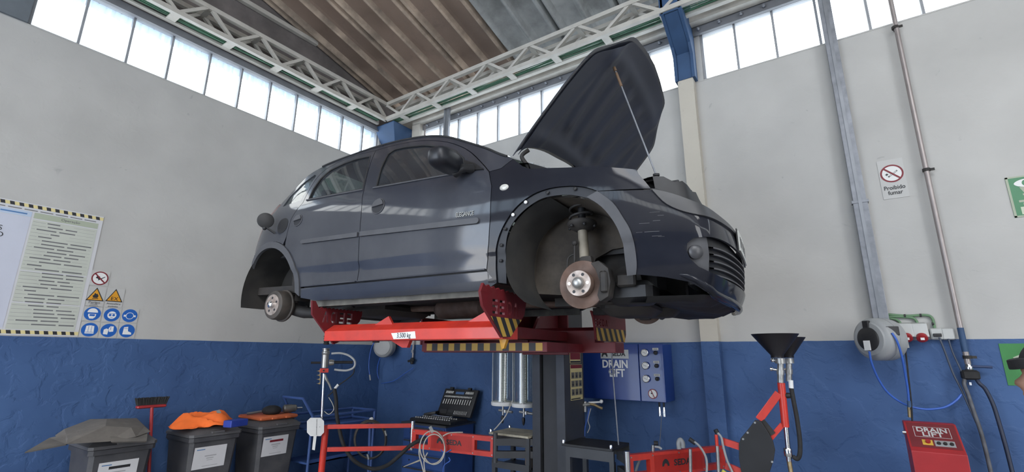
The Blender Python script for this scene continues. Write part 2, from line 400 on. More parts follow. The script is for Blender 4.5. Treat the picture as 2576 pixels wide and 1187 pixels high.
def flat(o, ex, ey):
    o = Vector(o); ex = Vector(ex).normalized(); ey = Vector(ey).normalized(); n = ex.cross(ey)
    return lambda u, v, w: o+ex*u+ey*v-n*w
def plate(name, outer, fm, material, parent=None, thick=.006, holes=(), **kw):
    return patch(name, outer, list(holes), fm, material, parent, step=9.0, thick=thick, **kw)
def circ(cx, cy, r, n=28, ry=None): return [(cx+r*math.cos(2*PI*k/n), cy+(ry or r)*math.sin(2*PI*k/n)) for k in range(n)]
def rect(x0, y0, x1, y1): return [(x0, y0), (x1, y0), (x1, y1), (x0, y1)]
def arcpts(cx, cy, r, a0, a1, n=10): return [(cx+r*math.cos(math.radians(a0+(a1-a0)*k/n)), cy+r*math.sin(math.radians(a0+(a1-a0)*k/n))) for k in range(n+1)]

def text(name, body, size, origin, ex, ey, material, parent=None, ext=.001, align='CENTER', xs=1.0, shear=0.0, bold=0.0, **kw):
    cu = bpy.data.curves.new('t', 'FONT'); cu.body = body; cu.size = size; cu.extrude = ext; cu.align_x = align; cu.align_y = 'CENTER'
    cu.shear = shear; cu.resolution_u = 3; cu.offset = bold
    to = bpy.data.objects.new('t', cu); COL.objects.link(to)
    dg = bpy.context.evaluated_depsgraph_get()
    me = bpy.data.meshes.new_from_object(to.evaluated_get(dg)); bpy.data.objects.remove(to); bpy.data.curves.remove(cu)
    ex = Vector(ex).normalized(); ey = Vector(ey).normalized(); n = ex.cross(ey); o = Vector(origin)
    me.transform(Matrix(((ex.x*xs, ey.x, n.x, o.x), (ex.y*xs, ey.y, n.y, o.y), (ex.z*xs, ey.z, n.z, o.z), (0, 0, 0, 1))))
    me.name = name; me.materials.clear()
    return tag(link_mesh(name, me, material, parent), **kw)
def quads(name, rects, fm, w, material, parent, kind=None, label=None):
    """several flat printed bars as one part"""
    mb = MB()
    for r in rects:
        P = [fm(u, v, w) for (u, v) in r]; k = len(P)
        mb.add(P, [tuple(range(k))])
    me = bpy.data.meshes.new(name); me.from_pydata(mb.v, [], mb.f)
    return tag(link_mesh(name, me, material, parent), label=label, kind=kind)

# ================================================================== the room
XL, YB, SILL, WTOP = -5.927, 5.10, 4.685, 5.30
XR, YF = 14.0, -4.2
def roof_z(y): return 5.75+.245*(5.1-y) if y > -1.0 else 5.75+.245*6.1-.245*(-1.0-y)

MB().box((XL-.25, YF-.25, -.12), (XR+.25, YB+.25, 0)).build('floor', CONC, kind='structure', label='grey workshop floor', smooth=0)
w = MB().box((XL-.25, YF-.25, 0), (XL, YB+.25, SILL))
w.box((XL-.25, .20, SILL), (XL, .604, WTOP)).box((XL-.25, 4.745, SILL), (XL, YB+.25, WTOP)).box((XL-.25, YF-.25, SILL), (XL, -4.03, WTOP))
wl = w.build('wall_left', WALL, kind='structure', label='white and blue plastered side wall', smooth=0)
gp = [(XL, YF-.25, WTOP), (XL, YB+.25, WTOP), (XL, YB+.25, roof_z(YB+.25)+.1), (XL, -1.0, roof_z(-1.0)+.1), (XL, YF-.25, roof_z(YF-.25)+.1)]
MB().prism(gp, (-.2, 0, 0)).build('gable', GABLE, wl, smooth=0)
w = MB().box((XL-.25, YB, 0), (XR+.25, YB+.25, SILL))
w.box((XL-.25, YB, SILL), (-5.45, YB+.25, WTOP)).box((-1.17, YB, SILL), (-.915, YB+.25, WTOP)).box((4.3, YB, SILL), (4.6, YB+.25, WTOP))
wb = w.build('wall_back', WALL, kind='structure', label='white and blue plastered back wall', smooth=0)
MB().box((XL-.25, YB, WTOP), (XR+.25, YB+.16, 5.635)).build('header_beam', BEIGE, wb, smooth=0)
# walls behind the photographer
w = MB().box((XL-.25, YF-.25, 0), (-5.4, YF, SILL)).box((-5.4, YF-.25, 4.2), (-1.4, YF, SILL)).box((-1.4, YF-.25, 0), (7.5, YF, SILL)).box((11.5, YF-.25, 0), (XR+.25, YF, SILL)).box((7.5, YF-.25, 4.2), (11.5, YF, SILL))  # both doorway gaps are added for the fill lamps outside
w.box((XL-.25, YF-.25, WTOP), (XR+.25, YF, roof_z(YF)+.05))
w.build('wall_front', WALL, kind='structure', label='white and blue plastered wall with two added doorways behind the photographer', smooth=0)
w = MB().box((XR, YF-.25, 0), (XR+.25, YB+.25, SILL))
wr = w.build('wall_right', WALL, kind='structure', label='white and blue plastered wall on the far right', smooth=0)
gp = [(XR, YF-.25, WTOP), (XR, YB+.25, WTOP), (XR, YB+.25, roof_z(YB+.25)+.1), (XR, -1.0, roof_z(-1.0)+.1), (XR, YF-.25, roof_z(YF-.25)+.1)]
MB().prism(gp, (.2, 0, 0)).build('gable', GABLE, wr, smooth=0)

def window(name, ax, c, marks, out, label, dark_rail=False):
    """ax 0: runs along x at y=c ; ax 1: runs along y at x=c ; marks = frame and mullion positions"""
    def pt(a, d, z): return (a, c+out*d, z) if ax == 0 else (c+out*d, a, z)
    m = (marks[0]+marks[-1])/2
    e = empty(name, pt(m, .05, SILL), kind='structure', label=label)
    fr = MB()
    fr.box(pt(marks[0], .03, SILL), pt(marks[-1], .09, SILL+.022)).box(pt(marks[0], .03, WTOP-.03), pt(marks[-1], .09, WTOP))
    fr.box(pt(marks[0], .03, SILL), pt(marks[0]+.03, .09, WTOP)).box(pt(marks[-1]-.03, .03, SILL), pt(marks[-1], .09, WTOP))
    fr.build('window_frame', FRAME, e, smooth=0)
    for a in marks[1:-1]:
        MB().box(pt(a-.011, .035, SILL+.022), pt(a+.011, .085, WTOP-.03)).build('mullion', FRAME, e, smooth=0)
    for a, b in zip(marks, marks[1:]):
        MB().box(pt(a+.004, .058, SILL+.018), pt(b-.004, .062, WTOP-.025)).build('pane', GLASS, e, smooth=0)
    return e
lm = [.604, .978, 1.371, 1.746, 2.150, 2.529, 2.914, 3.299, 3.673, 4.060, 4.445, 4.745]
win1 = window('window_1', 1, XL, lm, -1, 'long strip window of upright panes under the sloping gable')
win2 = window('window_2', 1, XL, [-4.03+.3845*k for k in range(11)]+[.20], -1, 'strip window beyond the grey pier')
rm = [-5.45, -5.30, -4.93, -4.545, -4.165, -3.784, -3.404, -3.034, -2.655, -2.275, -1.895, -1.515, -1.17]
win3 = window('window_3', 0, YB, rm, 1, 'strip window behind the car between the two blue brackets')
win4 = window('window_4', 0, YB, [-.915, -.553, -.181, .201, .598, .986, 1.37, 1.75, 2.13, 2.51, 2.89, 3.27, 3.65, 4.03, 4.30], 1, 'strip window over the cable duct and the no smoking sign')
win5 = window('window_5', 0, YF, [XL+.2+.385*k for k in range(51)], -1, 'strip window behind the photographer')
win6 = window('window_6', 1, XR, [YF+.2+.385*k for k in range(24)], 1, 'strip window on the far right wall')
EAVES = bpy.data.materials.new('weathered_eaves_sheet'); EAVES.use_nodes = True
_q = EAVES.node_tree; _q.nodes.clear(); _qo = _q.nodes.new('ShaderNodeOutputMaterial'); _qt = _q.nodes.new('ShaderNodeBsdfTranslucent'); _qd = _q.nodes.new('ShaderNodeBsdfDiffuse'); _qm = _q.nodes.new('ShaderNodeMixShader')
_qt.inputs['Color'].default_value = (.40, .47, .55, 1); _qd.inputs['Color'].default_value = (.5, .54, .6, 1); _qm.inputs[0].default_value = .25
_q.links.new(_qt.outputs[0], _qm.inputs[1]); _q.links.new(_qd.outputs[0], _qm.inputs[2]); _q.links.new(_qm.outputs[0], _qo.inputs['Surface'])
# eaves sheet with a wavy lower edge hanging outside the left window
mb = MB(); pr = None
for k in range(0, 150):
    y = .604+(4.745-.604)*k/149
    zb = 5.195+.010*math.sin(y*2*PI/.115)+.008*math.sin(y*7.0)
    x = XL-.13+.018*math.sin(y*2*PI/.10)
    mb.v += [(x, y, zb), (x, y, WTOP+.05)]
    if pr is not None: mb.f.append((pr, pr+2, pr+3, pr+1))
    pr = len(mb.v)-2
mb.build('eaves_sheet', EAVES, win1)

# sills
MB().box((XL, .604, SILL-.012), (XL+.004, 4.745, SILL)).build('trim_1', WALL, kind='structure', label='narrow sill under the left strip window', smooth=0)
MB().box((-5.45, YB-.004, SILL-.012), (4.3, YB, SILL)).build('trim_2', WALL, kind='structure', label='narrow sill under the back strip windows', smooth=0)
# steel rail under the back eaves and the dark strip of bolts above the panes
MB().box((-5.35, 4.93, 5.33), (10.0, 5.03, 5.43)).build('trim_3', WSTEEL, kind='structure', label='off white steel rail above the back strip windows', smooth=0)
st = MB().box((-5.45, 5.05, 5.245), (10.0, 5.09, 5.44)).build('trim_4', mat('dirty_strip', (.17, .175, .19), .6), kind='structure', label='dark strip with bolts above the back panes', smooth=0)
for k in range(32):
    x = -5.33+.2215*k
    MB().lathe([(.018, 0), (.018, .03), (.011, .034), (.011, .05)], (x, 5.05, 5.29), (0, -1, 0), 8).build('bolt', GALV, st)
MB().box((XL+.01, .0, 5.245), (XL+.06, 4.75, 5.33)).build('trim_5', mat('dirty_strip', (.17, .175, .19), .6), kind='structure', label='dark strip above the left panes', smooth=0)
MB().box((XL+.01, -1.0, 6.13), (XL+.07, 3.45, 6.19)).build('trim_6', WSTEEL, kind='structure', label='off white rail across the gable', smooth=0)

# roof: sloping panels with ribs
rf = MB()
def slab(x0, x1, y0, y1): rf.prism([(x0, y0, roof_z(y0)+.16), (x0, y1, roof_z(y1)+.16), (x0, y1, roof_z(y1)+.26), (x0, y0, roof_z(y0)+.26)], (x1-x0, 0, 0))
slab(XL-.3, XR+.3, YB+.26, -1.0)
slab(XL-.3, 0, -1.0, YF-.5); slab(0, 11.5, -1.0, -1.3); slab(0, 11.5, -3.9, YF-.5); slab(5.0, 6.5, -1.3, -3.9); slab(11.5, XR+.3, -1.0, YF-.5)  # rear slope left open in two spots, added for the roof fill lamps
ceil = rf.build('ceiling', ROOFB, kind='structure', label='sloping roof of ribbed panels', smooth=0)
PW = .82
prof = [(0, .05), (.020, .0), (.045, -.018), (.070, -.005), (.100, .055), (.150, .075), (.33, .08), (.365, .06), (.390, .0), (.41, -.012), (.430, .0), (.455, .06), (.49, .08), (.67, .075), (.72, .055), (.750, -.005), (.775, -.018), (.800, .0), (PW, .05)]
def roof_panel(x0, front, name, m1, m2):
    ys = (YB+.24, -1.0) if front else (-1.0, YF-.4)
    mb = MB(); n = len(prof)
    for y in ys:
        for (dx, dz) in prof: mb.v.append((x0+.006+dx*(PW-.012)/PW, y, roof_z(y)+dz))
    for y in ys:
        for (dx, dz) in prof: mb.v.append((x0+.006+dx*(PW-.012)/PW, y, roof_z(y)+dz+.03))
    for i in range(n-1): mb.f += [(i, i+1, n+i+1, n+i), (2*n+i, 3*n+i, 3*n+i+1, 2*n+i+1), (i, 2*n+i, 2*n+i+1, i+1)]
    mb.f += [(0, n, 3*n, 2*n), (n-1, 3*n-1, 4*n-1, 2*n-1)]
    o = mb.build(name, m1, ceil, smooth=.5)
    me = o.data; me.materials.append(m2)
    zc = prof
    for p in me.polygons:
        c = p.center; dz = c.z+WM[o.name].translation.z-roof_z(c.y+WM[o.name].translation.y)
        if dz < .052: p.material_index = 1
    return o
x = -3.38-3*PW-PW
k = 0
while x < XR:
    brown = x < -3.39
    for fr_ in ((True,) if -PW < x < 11.5 else (True, False)):
        roof_panel(x, fr_, 'roof_panel', ROOFB if brown else ROOFG, ROOFR if brown else mat('pale_roof_rib', (.36, .375, .37), .7, var=.2, scale=3, dirt=(.15, .15, .15), dirt_amt=.6))
    x += PW

MB().box((0, -3.9, roof_z(-3.9)+.1), (11.5, -3.86, roof_z(-3.9)+.2)).build('light_opening_kerb', BEIGE, ceil, smooth=0)  # edge of the added roof openings
# pilaster and blue brackets
MB().box((-1.165, 4.99, 0), (-1.0, YB, SILL+.01)).build('pilaster', CREAM, wb, smooth=0)
MB().box((XL, .19, SILL), (XL+.03, .604, WTOP)).build('pier_cladding', mat('pier_grey', (.13, .15, .17), .6), wl, smooth=0)
def bracket(name, mb, label):
    return mb.build(name, BSTEEL, label=label, cat='bracket', smooth=0, bevel=.006)
pf = [(5.10, SILL), (4.97, SILL), (4.97, 4.98), (4.90, 5.08), (4.58, 5.30), (4.58, 5.66), (5.10, 5.66)]
m_ = MB().prism([(-1.19, y, z) for y, z in pf], (.035, 0, 0)).prism([(-1.005, y, z) for y, z in pf], (.035, 0, 0))
m_.box((-1.155, 4.99, SILL), (-1.005, 5.02, 5.05))
m_.add([(-1.155, 4.99, 5.02), (-1.005, 4.99, 5.02), (-1.005, 4.60, 5.30), (-1.155, 4.60, 5.30), (-1.155, 5.02, 5.02), (-1.005, 5.02, 5.02), (-1.005, 4.63, 5.31), (-1.155, 4.63, 5.31)], [(0, 1, 2, 3), (7, 6, 5, 4), (0, 3, 7, 4), (1, 5, 6, 2), (0, 4, 5, 1), (3, 2, 6, 7)])
m_.box((-1.20, 4.58, 5.30), (-.965, 4.60, 5.66))
bracket('roof_bracket', m_, 'blue flared steel bracket on top of the white pilaster')
def ring4(x0, x1, y0, y1, z): return [(x0, y1, z), (x0, y0, z), (x1, y0, z), (x1, y1, z)]
rings = [(-5.927+.0, -5.64, 4.86, 5.10, SILL), (-5.927, -5.64, 4.86, 5.10, 4.95), (-5.927, -5.60, 4.80, 5.10, 5.06), (-5.927, -5.47, 4.64, 5.10, 5.30), (-5.927, -5.47, 4.64, 5.10, 5.315)]
m_ = MB(); vs = []
for (a, b, c_, d, z) in rings: vs += ring4(a, b, c_, d, z)
fs = [(3, 2, 1, 0), tuple(range(16, 20))]
for k in range(4): fs += [(k*4+i, k*4+(i+1) % 4, k*4+4+(i+1) % 4, k*4+4+i) for i in range(4)]
m_.add(vs, fs)
bracket('roof_bracket', m_, 'blue flared steel bracket in the room corner under both trusses')
MB().add([(-5.44, 5.10, SILL), (-5.30, 5.10, SILL), (-5.22, 5.10, 5.34), (-5.40, 5.10, 5.34), (-5.44, 5.03, SILL), (-5.30, 5.03, SILL), (-5.22, 4.97, 5.34), (-5.40, 4.97, 5.34)], [(0, 1, 2, 3), (7, 6, 5, 4), (0, 4, 5, 1), (1, 5, 6, 2), (2, 6, 7, 3), (3, 7, 4, 0)]).build('gusset_plate', BEIGE, label='off white steel gusset plate beside the corner bracket', cat='gusset plate', smooth=0)

# lattice trusses
TB, TT = 5.325, 5.625
def truss(name, ax, f0, f1, a0, a1, nodes, label):
    """ax 1: along y, front plane x=f0, rear plane x=f1; ax 0: along x"""
    def pt(a, d, z): return Vector((a, d, z)) if ax == 0 else Vector((d, a, z))
    e = empty(name, pt((a0+a1)/2, (f0+f1)/2, TB), label=label, cat='truss')
    for d in (f0, f1):
        for z, nm in ((TB+.02, 'bottom_chord'), (TT-.02, 'top_chord')):
            MB().bar(pt(a0, d, z), pt(a1, d, z), .055, .055).build(nm, WSTEEL, e, smooth=0)
    for i, a in enumerate(nodes):
        for d in (f0, f1):
            h = (nodes[1]-nodes[0])/2
            for sgn in (-1, 1):
                b = a+sgn*h*.92
                if min(a0, a1) <= b <= max(a0, a1):
                    MB().bar(pt(a+sgn*.03, d, TT-.04), pt(b, d, TB+.04), .036, .042, up=pt(0, 1, 0)).build('diagonal', WSTEEL, e, smooth=0)
        b = a+(nodes[1]-nodes[0])/2
        if min(a0, a1) <= b <= max(a0, a1):
            MB().box(pt(b-.045, f0, TB-.004), pt(b+.045, f1, TB+.012)).build('batten_plate', WSTEEL, e, smooth=0)
        MB().box(pt(a-.03, f0, TT-.05), pt(a+.03, f1, TT-.035)).build('batten_plate', WSTEEL, e, smooth=0)
    return e
LN = [1.325-.598*3+.598*k for k in range(9)]
trL = truss('lattice_truss', 1, -5.605, -5.805, -1.2, 4.60, LN, 'off white steel lattice truss along the left wall under the gable')
RN = [-5.62+.685*k for k in range(16)]
trR = truss('lattice_truss', 0, 4.59, 4.79, -5.60, 5.0, RN, 'off white steel lattice truss along the back wall with cable runs')
# green cables lying in the trusses
def cables(name, ax, d0, a0, a1, n, label):
    def pt(a, d, z): return Vector((a, d, z)) if ax == 0 else Vector((d, a, z))
    e = empty(name, pt((a0+a1)/2, d0, TB+.03), label=label, cat='cables')
    for i in range(n):
        ph = random.random()*6; off = (i-(n-1)/2)*.0110
        N = 46; pts = []
        for k in range(N+1):
            a = a0+(a1-a0)*k/N
            pts.append(pt(a, d0+off+.012*math.sin(a*2.1+ph), TB+.020+.010*abs(math.sin(a*1.3+ph))+.006*(i % 3)))
        MB().tube(pts, .0055 if i % 4 else .008, 6).build('cable', GCABLE if i % 5 else mat('dark_cable', (.05, .055, .05), .5), e)
    return e
cables('cable_bundle', 1, -5.705, -1.0, 4.55, 12, 'green electric cables lying in the left wall truss')
cables('cable_bundle', 0, 4.69, -5.55, 4.8, 13, 'green electric cables lying in the back wall truss')

# galvanised duct, pipes on the back wall
e = empty('cable_duct', (.275, 5.05, 2.0), label='square galvanised cable duct running down the back wall', cat='duct')
MB().box((.222, 5.0, 1.98), (.328, 5.06, 3.02)).build('duct_length', GALV, e, smooth=0, bevel=.004)
MB().box((.226, 5.0, 3.024), (.324, 5.06, 5.62)).build('duct_length', GALV, e, smooth=0, bevel=.004)
MB().box((.262, 4.992, 1.98), (.288, 5.001, 5.60)).build('cover_seam', mat('galvanised_cover', (.24, .25, .27), .45, .7), e, smooth=0)  # cover strip close to the duct grey, only more metallic
for z in (3.02,): MB().box((.214, 4.994, z-.012), (.336, 5.064, z+.012)).build('duct_joint', GALV, e, smooth=0)
MB().box((.24, 5.06, 2.0), (.31, 5.10, 5.6)).build('back_rail', GALV, e, smooth=0)
e = empty('air_pipe', (.755, 5.04, 1.62), label='thin steel air pipe running down the back wall past the no smoking sign', cat='pipe')
MB().tube([(.77, 5.04, 5.45), (.757, 5.04, 3.4), (.752, 5.04, 1.62)], .019, 12).build('pipe_run', mat('pinkish_steel_pipe', (.36, .32, .31), .4, .5), e)
for z in (4.60, 3.22, 1.70):
    mb = MB().lathe([(.027, -.012), (.027, .012)], (.757, 5.04, z), (0, 0, 1), 14).box((.757, 5.035, z-.01), (.81, 5.045, z+.01)).box((.75, 5.04, z-.008), (.765, 5.10, z+.008))
    mb.build('pipe_clamp', DMET, e)
MB().tube([(.753, 5.04, 1.74), (.753, 5.04, 1.92)], .0205, 12).build('blue_sleeve', BSTEEL, e)
e = empty('drop_duct', (-4.70, 4.9, 2.2), label='slim galvanised drop duct hanging from the back truss behind the car', cat='duct')
MB().box((-4.60, 4.86, 2.2), (-4.565, 4.90, 5.36)).box((-4.535, 4.86, 2.2), (-4.50, 4.90, 5.36)).build('rail', GALV, e, smooth=0)
MB().box((-4.565, 4.865, 2.2), (-4.535, 4.895, 5.36)).build('cover', mat('galvanised_cover', (.24, .25, .27), .45, .7), e, smooth=0)
# drop pipe with a tap near the corner
e = empty('drop_pipe', (-5.19, 5.06, 1.58), label='thin air pipe with a black tap near the room corner', cat='pipe')
MB().tube([(-5.19, 5.06, 5.4), (-5.19, 5.06, 1.62)], .014, 10).build('pipe_run', mat('pinkish_steel_pipe', (.36, .32, .31), .4, .5), e)
MB().lathe([(.02, 0), (.028, .02), (.028, .07), (.018, .09)], (-5.19, 5.05, 1.56), (0, 0, 1), 12).bar((-5.25, 5.03, 1.60), (-5.13, 5.03, 1.62), .02, .03).build('tap', BLACK, e)
MB().tube([(-5.19, 5.05, 1.72), (-5.19, 5.05, 1.76)], .022, 10).build('pipe_clamp', GALV, e)
MB().tube(sm3([onY(1040, 925, 5.02), onY(1020, 938, 5.0), onY(990, 958, 5.0), onY(960, 964, 5.03)]), .006, 8).build('blue_hose', BHOSE, e)

# ================================================================== the car on the lift
CX, CY, CZ, CH = -1.16979, 2.96699, 0.36108+EYE, 0.095506       # front axle centre, heading
ZB = .30                                                        # the car's empty sits this far below hub height
CARM = Matrix.Translation((CX, CY, CZ)) @ Matrix.Rotation(CH, 4, 'Z')
def C(v): return CARM @ Vector(v)
def carP(x, y, axis, val):
    """pixel -> car coordinates on the plane (axis = val)"""
    inv = CARM.inverted(); o = inv @ Vector((0, 0, EYE)); d = inv.to_3x3() @ ray(x, y)
    return o+d*((val-o[axis])/d[axis])

def itp(x, xs, ys):
    if x <= xs[0]: return ys[0]
    if x >= xs[-1]: return ys[-1]
    i = 0
    while x > xs[i+1]: i += 1
    def m(k):
        if k == 0: return (ys[1]-ys[0])/(xs[1]-xs[0])
        if k == len(xs)-1: return (ys[-1]-ys[-2])/(xs[-1]-xs[-2])
        d0 = (ys[k]-ys[k-1])/(xs[k]-xs[k-1]); d1 = (ys[k+1]-ys[k])/(xs[k+1]-xs[k])
        return 0. if d0*d1 <= 0 else 2*d0*d1/(d0+d1)
    h = xs[i+1]-xs[i]; t = (x-xs[i])/h; a, b = ys[i], ys[i+1]; ma, mb_ = m(i)*h, m(i+1)*h
    return a*(2*t**3-3*t*t+1)+ma*(t**3-2*t*t+t)+b*(-2*t**3+3*t*t)+mb_*(t**3-t*t)
WZ = [-.25, -.15, -.03, .02, .10, .16, .19, .30, .40, .50, .58, .66, .73, .76, .95, 1.10, 1.18, 1.24, 1.40]
WW = [.60, .70, .745, .770, .790, .800, .812, .820, .823, .822, .817, .806, .785, .772, .685, .608, .560, .52, .40]
FZ = [-.20, -.15, -.10, -.05, .0, .05, .15, .25, .32, .45, .52, .60, .72]
FX = [.52, .62, .68, .715, .733, .742, .750, .742, .725, .66, .60, .52, .42]
RZ = [-.12, .0, .1, .25, .4, .55, .7, .9, 1.1, 1.2]
RX = [-2.86, -2.97, -3.02, -3.03, -3.01, -2.97, -2.92, -2.80, -2.64, -2.5]
XF0, XR0 = .12, -2.42
PF = [(.12, .803), (.18, .801), (.25, .796), (.35, .781), (.45, .757), (.55, .727), (.61, .702), (.65, .668), (.685, .59), (.712, .47), (.733, .31), (.745, .15), (.75, .0)]
PR = [(-2.42, .80), (-2.50, .797), (-2.60, .787), (-2.70, .765), (-2.78, .735), (-2.84, .69), (-2.89, .62), (-2.94, .48), (-2.975, .30), (-2.99, .15), (-3.0, .0)]
def cum(P):
    L = [0.]
    for a, b in zip(P, P[1:]): L.append(L[-1]+math.hypot(a[0]-b[0], a[1]-b[1]))
    return L
CF, CR = cum(PF), cum(PR)
PFx, PFy = [a[0] for a in PF], [a[1] for a in PF]
PRx, PRy = [a[0] for a in PR], [a[1] for a in PR]
SF, SR = XF0+CF[-1], XR0-CR[-1]
def S(s, z):
    """near flank of the body: s runs along the car and round its corners"""
    k = max(0., min(1., (-s-.45)/1.6)); q = max(0., 1-abs(z-.21)/.17)
    w = itp(z-(.018+.045*k)*q*q*(3-2*q), WZ, WW)
    if s > XF0:
        x = itp(s-XF0, CF, PFx); y = itp(s-XF0, CF, PFy); xf = itp(z, FZ, FX)
        return Vector((XF0+(x-XF0)*(xf-XF0)/.63, -w*y/.803, z))
    if s < XR0:
        x = itp(XR0-s, CR, PRx); y = itp(XR0-s, CR, PRy); xr = itp(z, RZ, RX)
        return Vector((XR0+(x-XR0)*(xr-XR0)/-.58, -w*y/.80, z))
    return Vector((s, -w, z))
def SN(s, z, e=.012):
    a = S(s+e, z)-S(s-e, z); b = S(s, z+e)-S(s, z-e)
    if a.length < 1e-6: a = Vector((0, 1, 0))
    n = a.cross(b); n.normalize(); return n
def smap(side=-1, off=0.0):
    def f(u, v, w):
        p = S(u, v)-SN(u, v)*(w-off)
        if side > 0: p.y = -p.y
        p.z += ZB; return p
    return f
def inset(poly, d):
    n = len(poly); A = sum(poly[i][0]*poly[(i+1) % n][1]-poly[(i+1) % n][0]*poly[i][1] for i in range(n)); sg = 1 if A > 0 else -1
    out = []
    for i in range(n):
        p, q, r = Vector(poly[i-1]), Vector(poly[i]), Vector(poly[(i+1) % n])
        a = (q-p).normalized(); b = (r-q).normalized()
        na = Vector((-a.y, a.x))*sg; nb = Vector((-b.y, b.x))*sg; m = na+nb
        if m.length < .3: m = na
        m.normalize(); k = d/max(.5, m.dot(na)); out.append((q.x+m.x*k, q.y+m.y*k))
    return out

car = empty('hatchback_car', C((0, 0, -ZB)), CH, 'dark blue-black five-door hatchback without wheels, hood open, raised on the red lift', 'car')
def part(mb, name, m, parent=None, **kw):
    """parts drawn in car coordinates measured from hub height"""
    mb.v = [(v[0], v[1], v[2]+ZB) for v in mb.v]
    return mb.build(name, m, parent or car, local=True, **kw)
def panel(name, outer, holes, m, side=-1, off=0.0, thick=.010, step=.035, gap=.0025, parent=None, border=.02):
    return patch(name, inset(outer, gap) if gap else outer, holes, smap(side, off), m, parent or car, step=step, thick=thick, local=True, border=border,
                 nrm=lambda u, v: (lambda n: (n.x, n.y*(1 if side < 0 else -1), n.z))(SN(u, v)))

# ---- outlines on the flank, (position along the car, height above hub)
roofline = [(-.377, .761), (-.493, .828), (-.604, .900), (-.736, .974), (-.919, 1.075), (-1.055, 1.138), (-1.208, 1.186), (-1.341, 1.212), (-1.537, 1.232), (-1.79, 1.232), (-2.0, 1.210), (-2.19, 1.180), (-2.30, 1.150), (-2.412, 1.085), (-2.52, .965), (-2.60, .84)]
doortop_f = [(-.53, .70), (-.608, .786), (-.762, .930), (-.97, 1.056), (-1.198, 1.139), (-1.387, 1.177), (-1.60, 1.190), (-1.725, 1.184)]
gapline = [(-1.725, 1.184), (-1.66, .967), (-1.59, .760), (-1.548, .60), (-1.538, .40), (-1.540, .22), (-1.562, .108)]
doortop_r = [(-1.725, 1.184), (-1.90, 1.190), (-2.03, 1.176), (-2.193, 1.125), (-2.262, 1.03), (-2.262, .90), (-2.245, .775)]
RA = (-2.50, .085, .363, .392)       # rear arch: centre, radii
def rarc(a, k=1.0): return (RA[0]+RA[2]*k*math.cos(math.radians(a)), RA[1]+RA[3]*k*math.sin(math.radians(a)))
rdoor_back = [(-2.245, .775), (-2.300, .64), (-2.312, .50), rarc(60), rarc(45), rarc(30), rarc(14), (-2.145, .108)]
front_arch = [(-.478, .03), (-.475, .131), (-.465, .213), (-.438, .297), (-.388, .378), (-.321, .448), (-.227, .499), (-.126, .518), (-.021, .513), (.064, .494), (.149, .456)]
trim_out = [(.149, .456), (.229, .385), (.272, .301), (.301, .229), (.311, .141), (.313, .069), (.305, .023)]
trim_in = [(.087, .432), (.168, .368), (.224, .283), (.253, .196), (.258, .116), (.261, .057), (.262, .02)]
flange_in = [(-.425, .02), (-.419, .093), (-.411, .208), (-.389, .308), (-.33, .387), (-.246, .445), (-.154, .475), (-.021, .469), (.087, .432)]
frontglass = [(-.712, .738), (-.765, .858), (-.86, .945), (-.97, 1.012), (-1.198, 1.095), (-1.387, 1.130), (-1.50, 1.135), (-1.545, 1.10), (-1.530, .956), (-1.480, .778), (-1.10, .757)]
rearglass = [(-1.612, .786), (-1.672, .967), (-1.745, 1.130), (-1.90, 1.140), (-2.02, 1.125), (-2.150, 1.080), (-2.205, 1.00), (-2.215, .90), (-2.195, .800)]
quarterglass = [(-2.292, .805), (-2.515, .780), (-2.505, .875), (-2.400, 1.010), (-2.325, 1.070), (-2.296, 1.05)]
GL = smooth_line(gapline, 3); DF = smooth_line(doortop_f, 4); DR = smooth_line(doortop_r, 3); RLs = smooth_line(roofline, 4)
FA = smooth_line(front_arch, 4); TO = smooth_line(trim_out, 4); TI = smooth_line(trim_in, 4); FI = smooth_line(flange_in, 4)
fdoor_front = [(-.538, .108), (-.512, .25), (-.500, .40), (-.499, .60)]
fdoor = fdoor_front+DF+GL[1:]
rdoor = GL[::-1]+DR[1:]+rdoor_back[1:]
arch_back = [rarc(a) for a in range(60, 151, 6)]
side_outer = RLs+[(-2.66, .74), (-2.73, .60), (-2.78, .50), (-2.80, .42)]+arch_back[::-1][:0]+[(-2.77, .42)]+[rarc(a) for a in range(124, 59, -6)]+[(-2.312, .50), (-2.300, .64), (-2.245, .775)]+DR[::-1][1:]+DF[::-1][1:]+[(-.45, .705)]
fender = [(-.538, .03), (-.538, .108), (-.512, .25), (-.500, .40), (-.499, .60), (-.53, .70), (-.45, .705), (-.377, .761), (-.30, .690), (-.353+.09, .668), (-.022, .626), (.20, .592), (.437, .557), (.432, .527), (.455, .440), (.30, .447)]+FA[::-1]
bump_half = TO+[(.44, .005), (.56, -.02), (.64, -.06), (.74, -.095), (.90, -.105), (SF, -.11), (SF, -.003), (1.05, -.003), (.85, -.001), (.74, .008), (.66, .022), (.60, .048), (.562, .085), (.548, .125), (.553, .16), (.585, .184), (.66, .190), (.90, .190), (SF, .190), (SF, .315), (1.10, .318), (.93, .318), (.80, .322), (.70, .338), (.60, .378), (.53, .408), (.455, .435), (.29, .444)]
rocker = [(-2.135, .10), (-2.137, .03), (-1.98, .003), (-1.5, -.005), (-.60, -.005), (-.545, .0), (-.478, .03), (-.538, .10)]
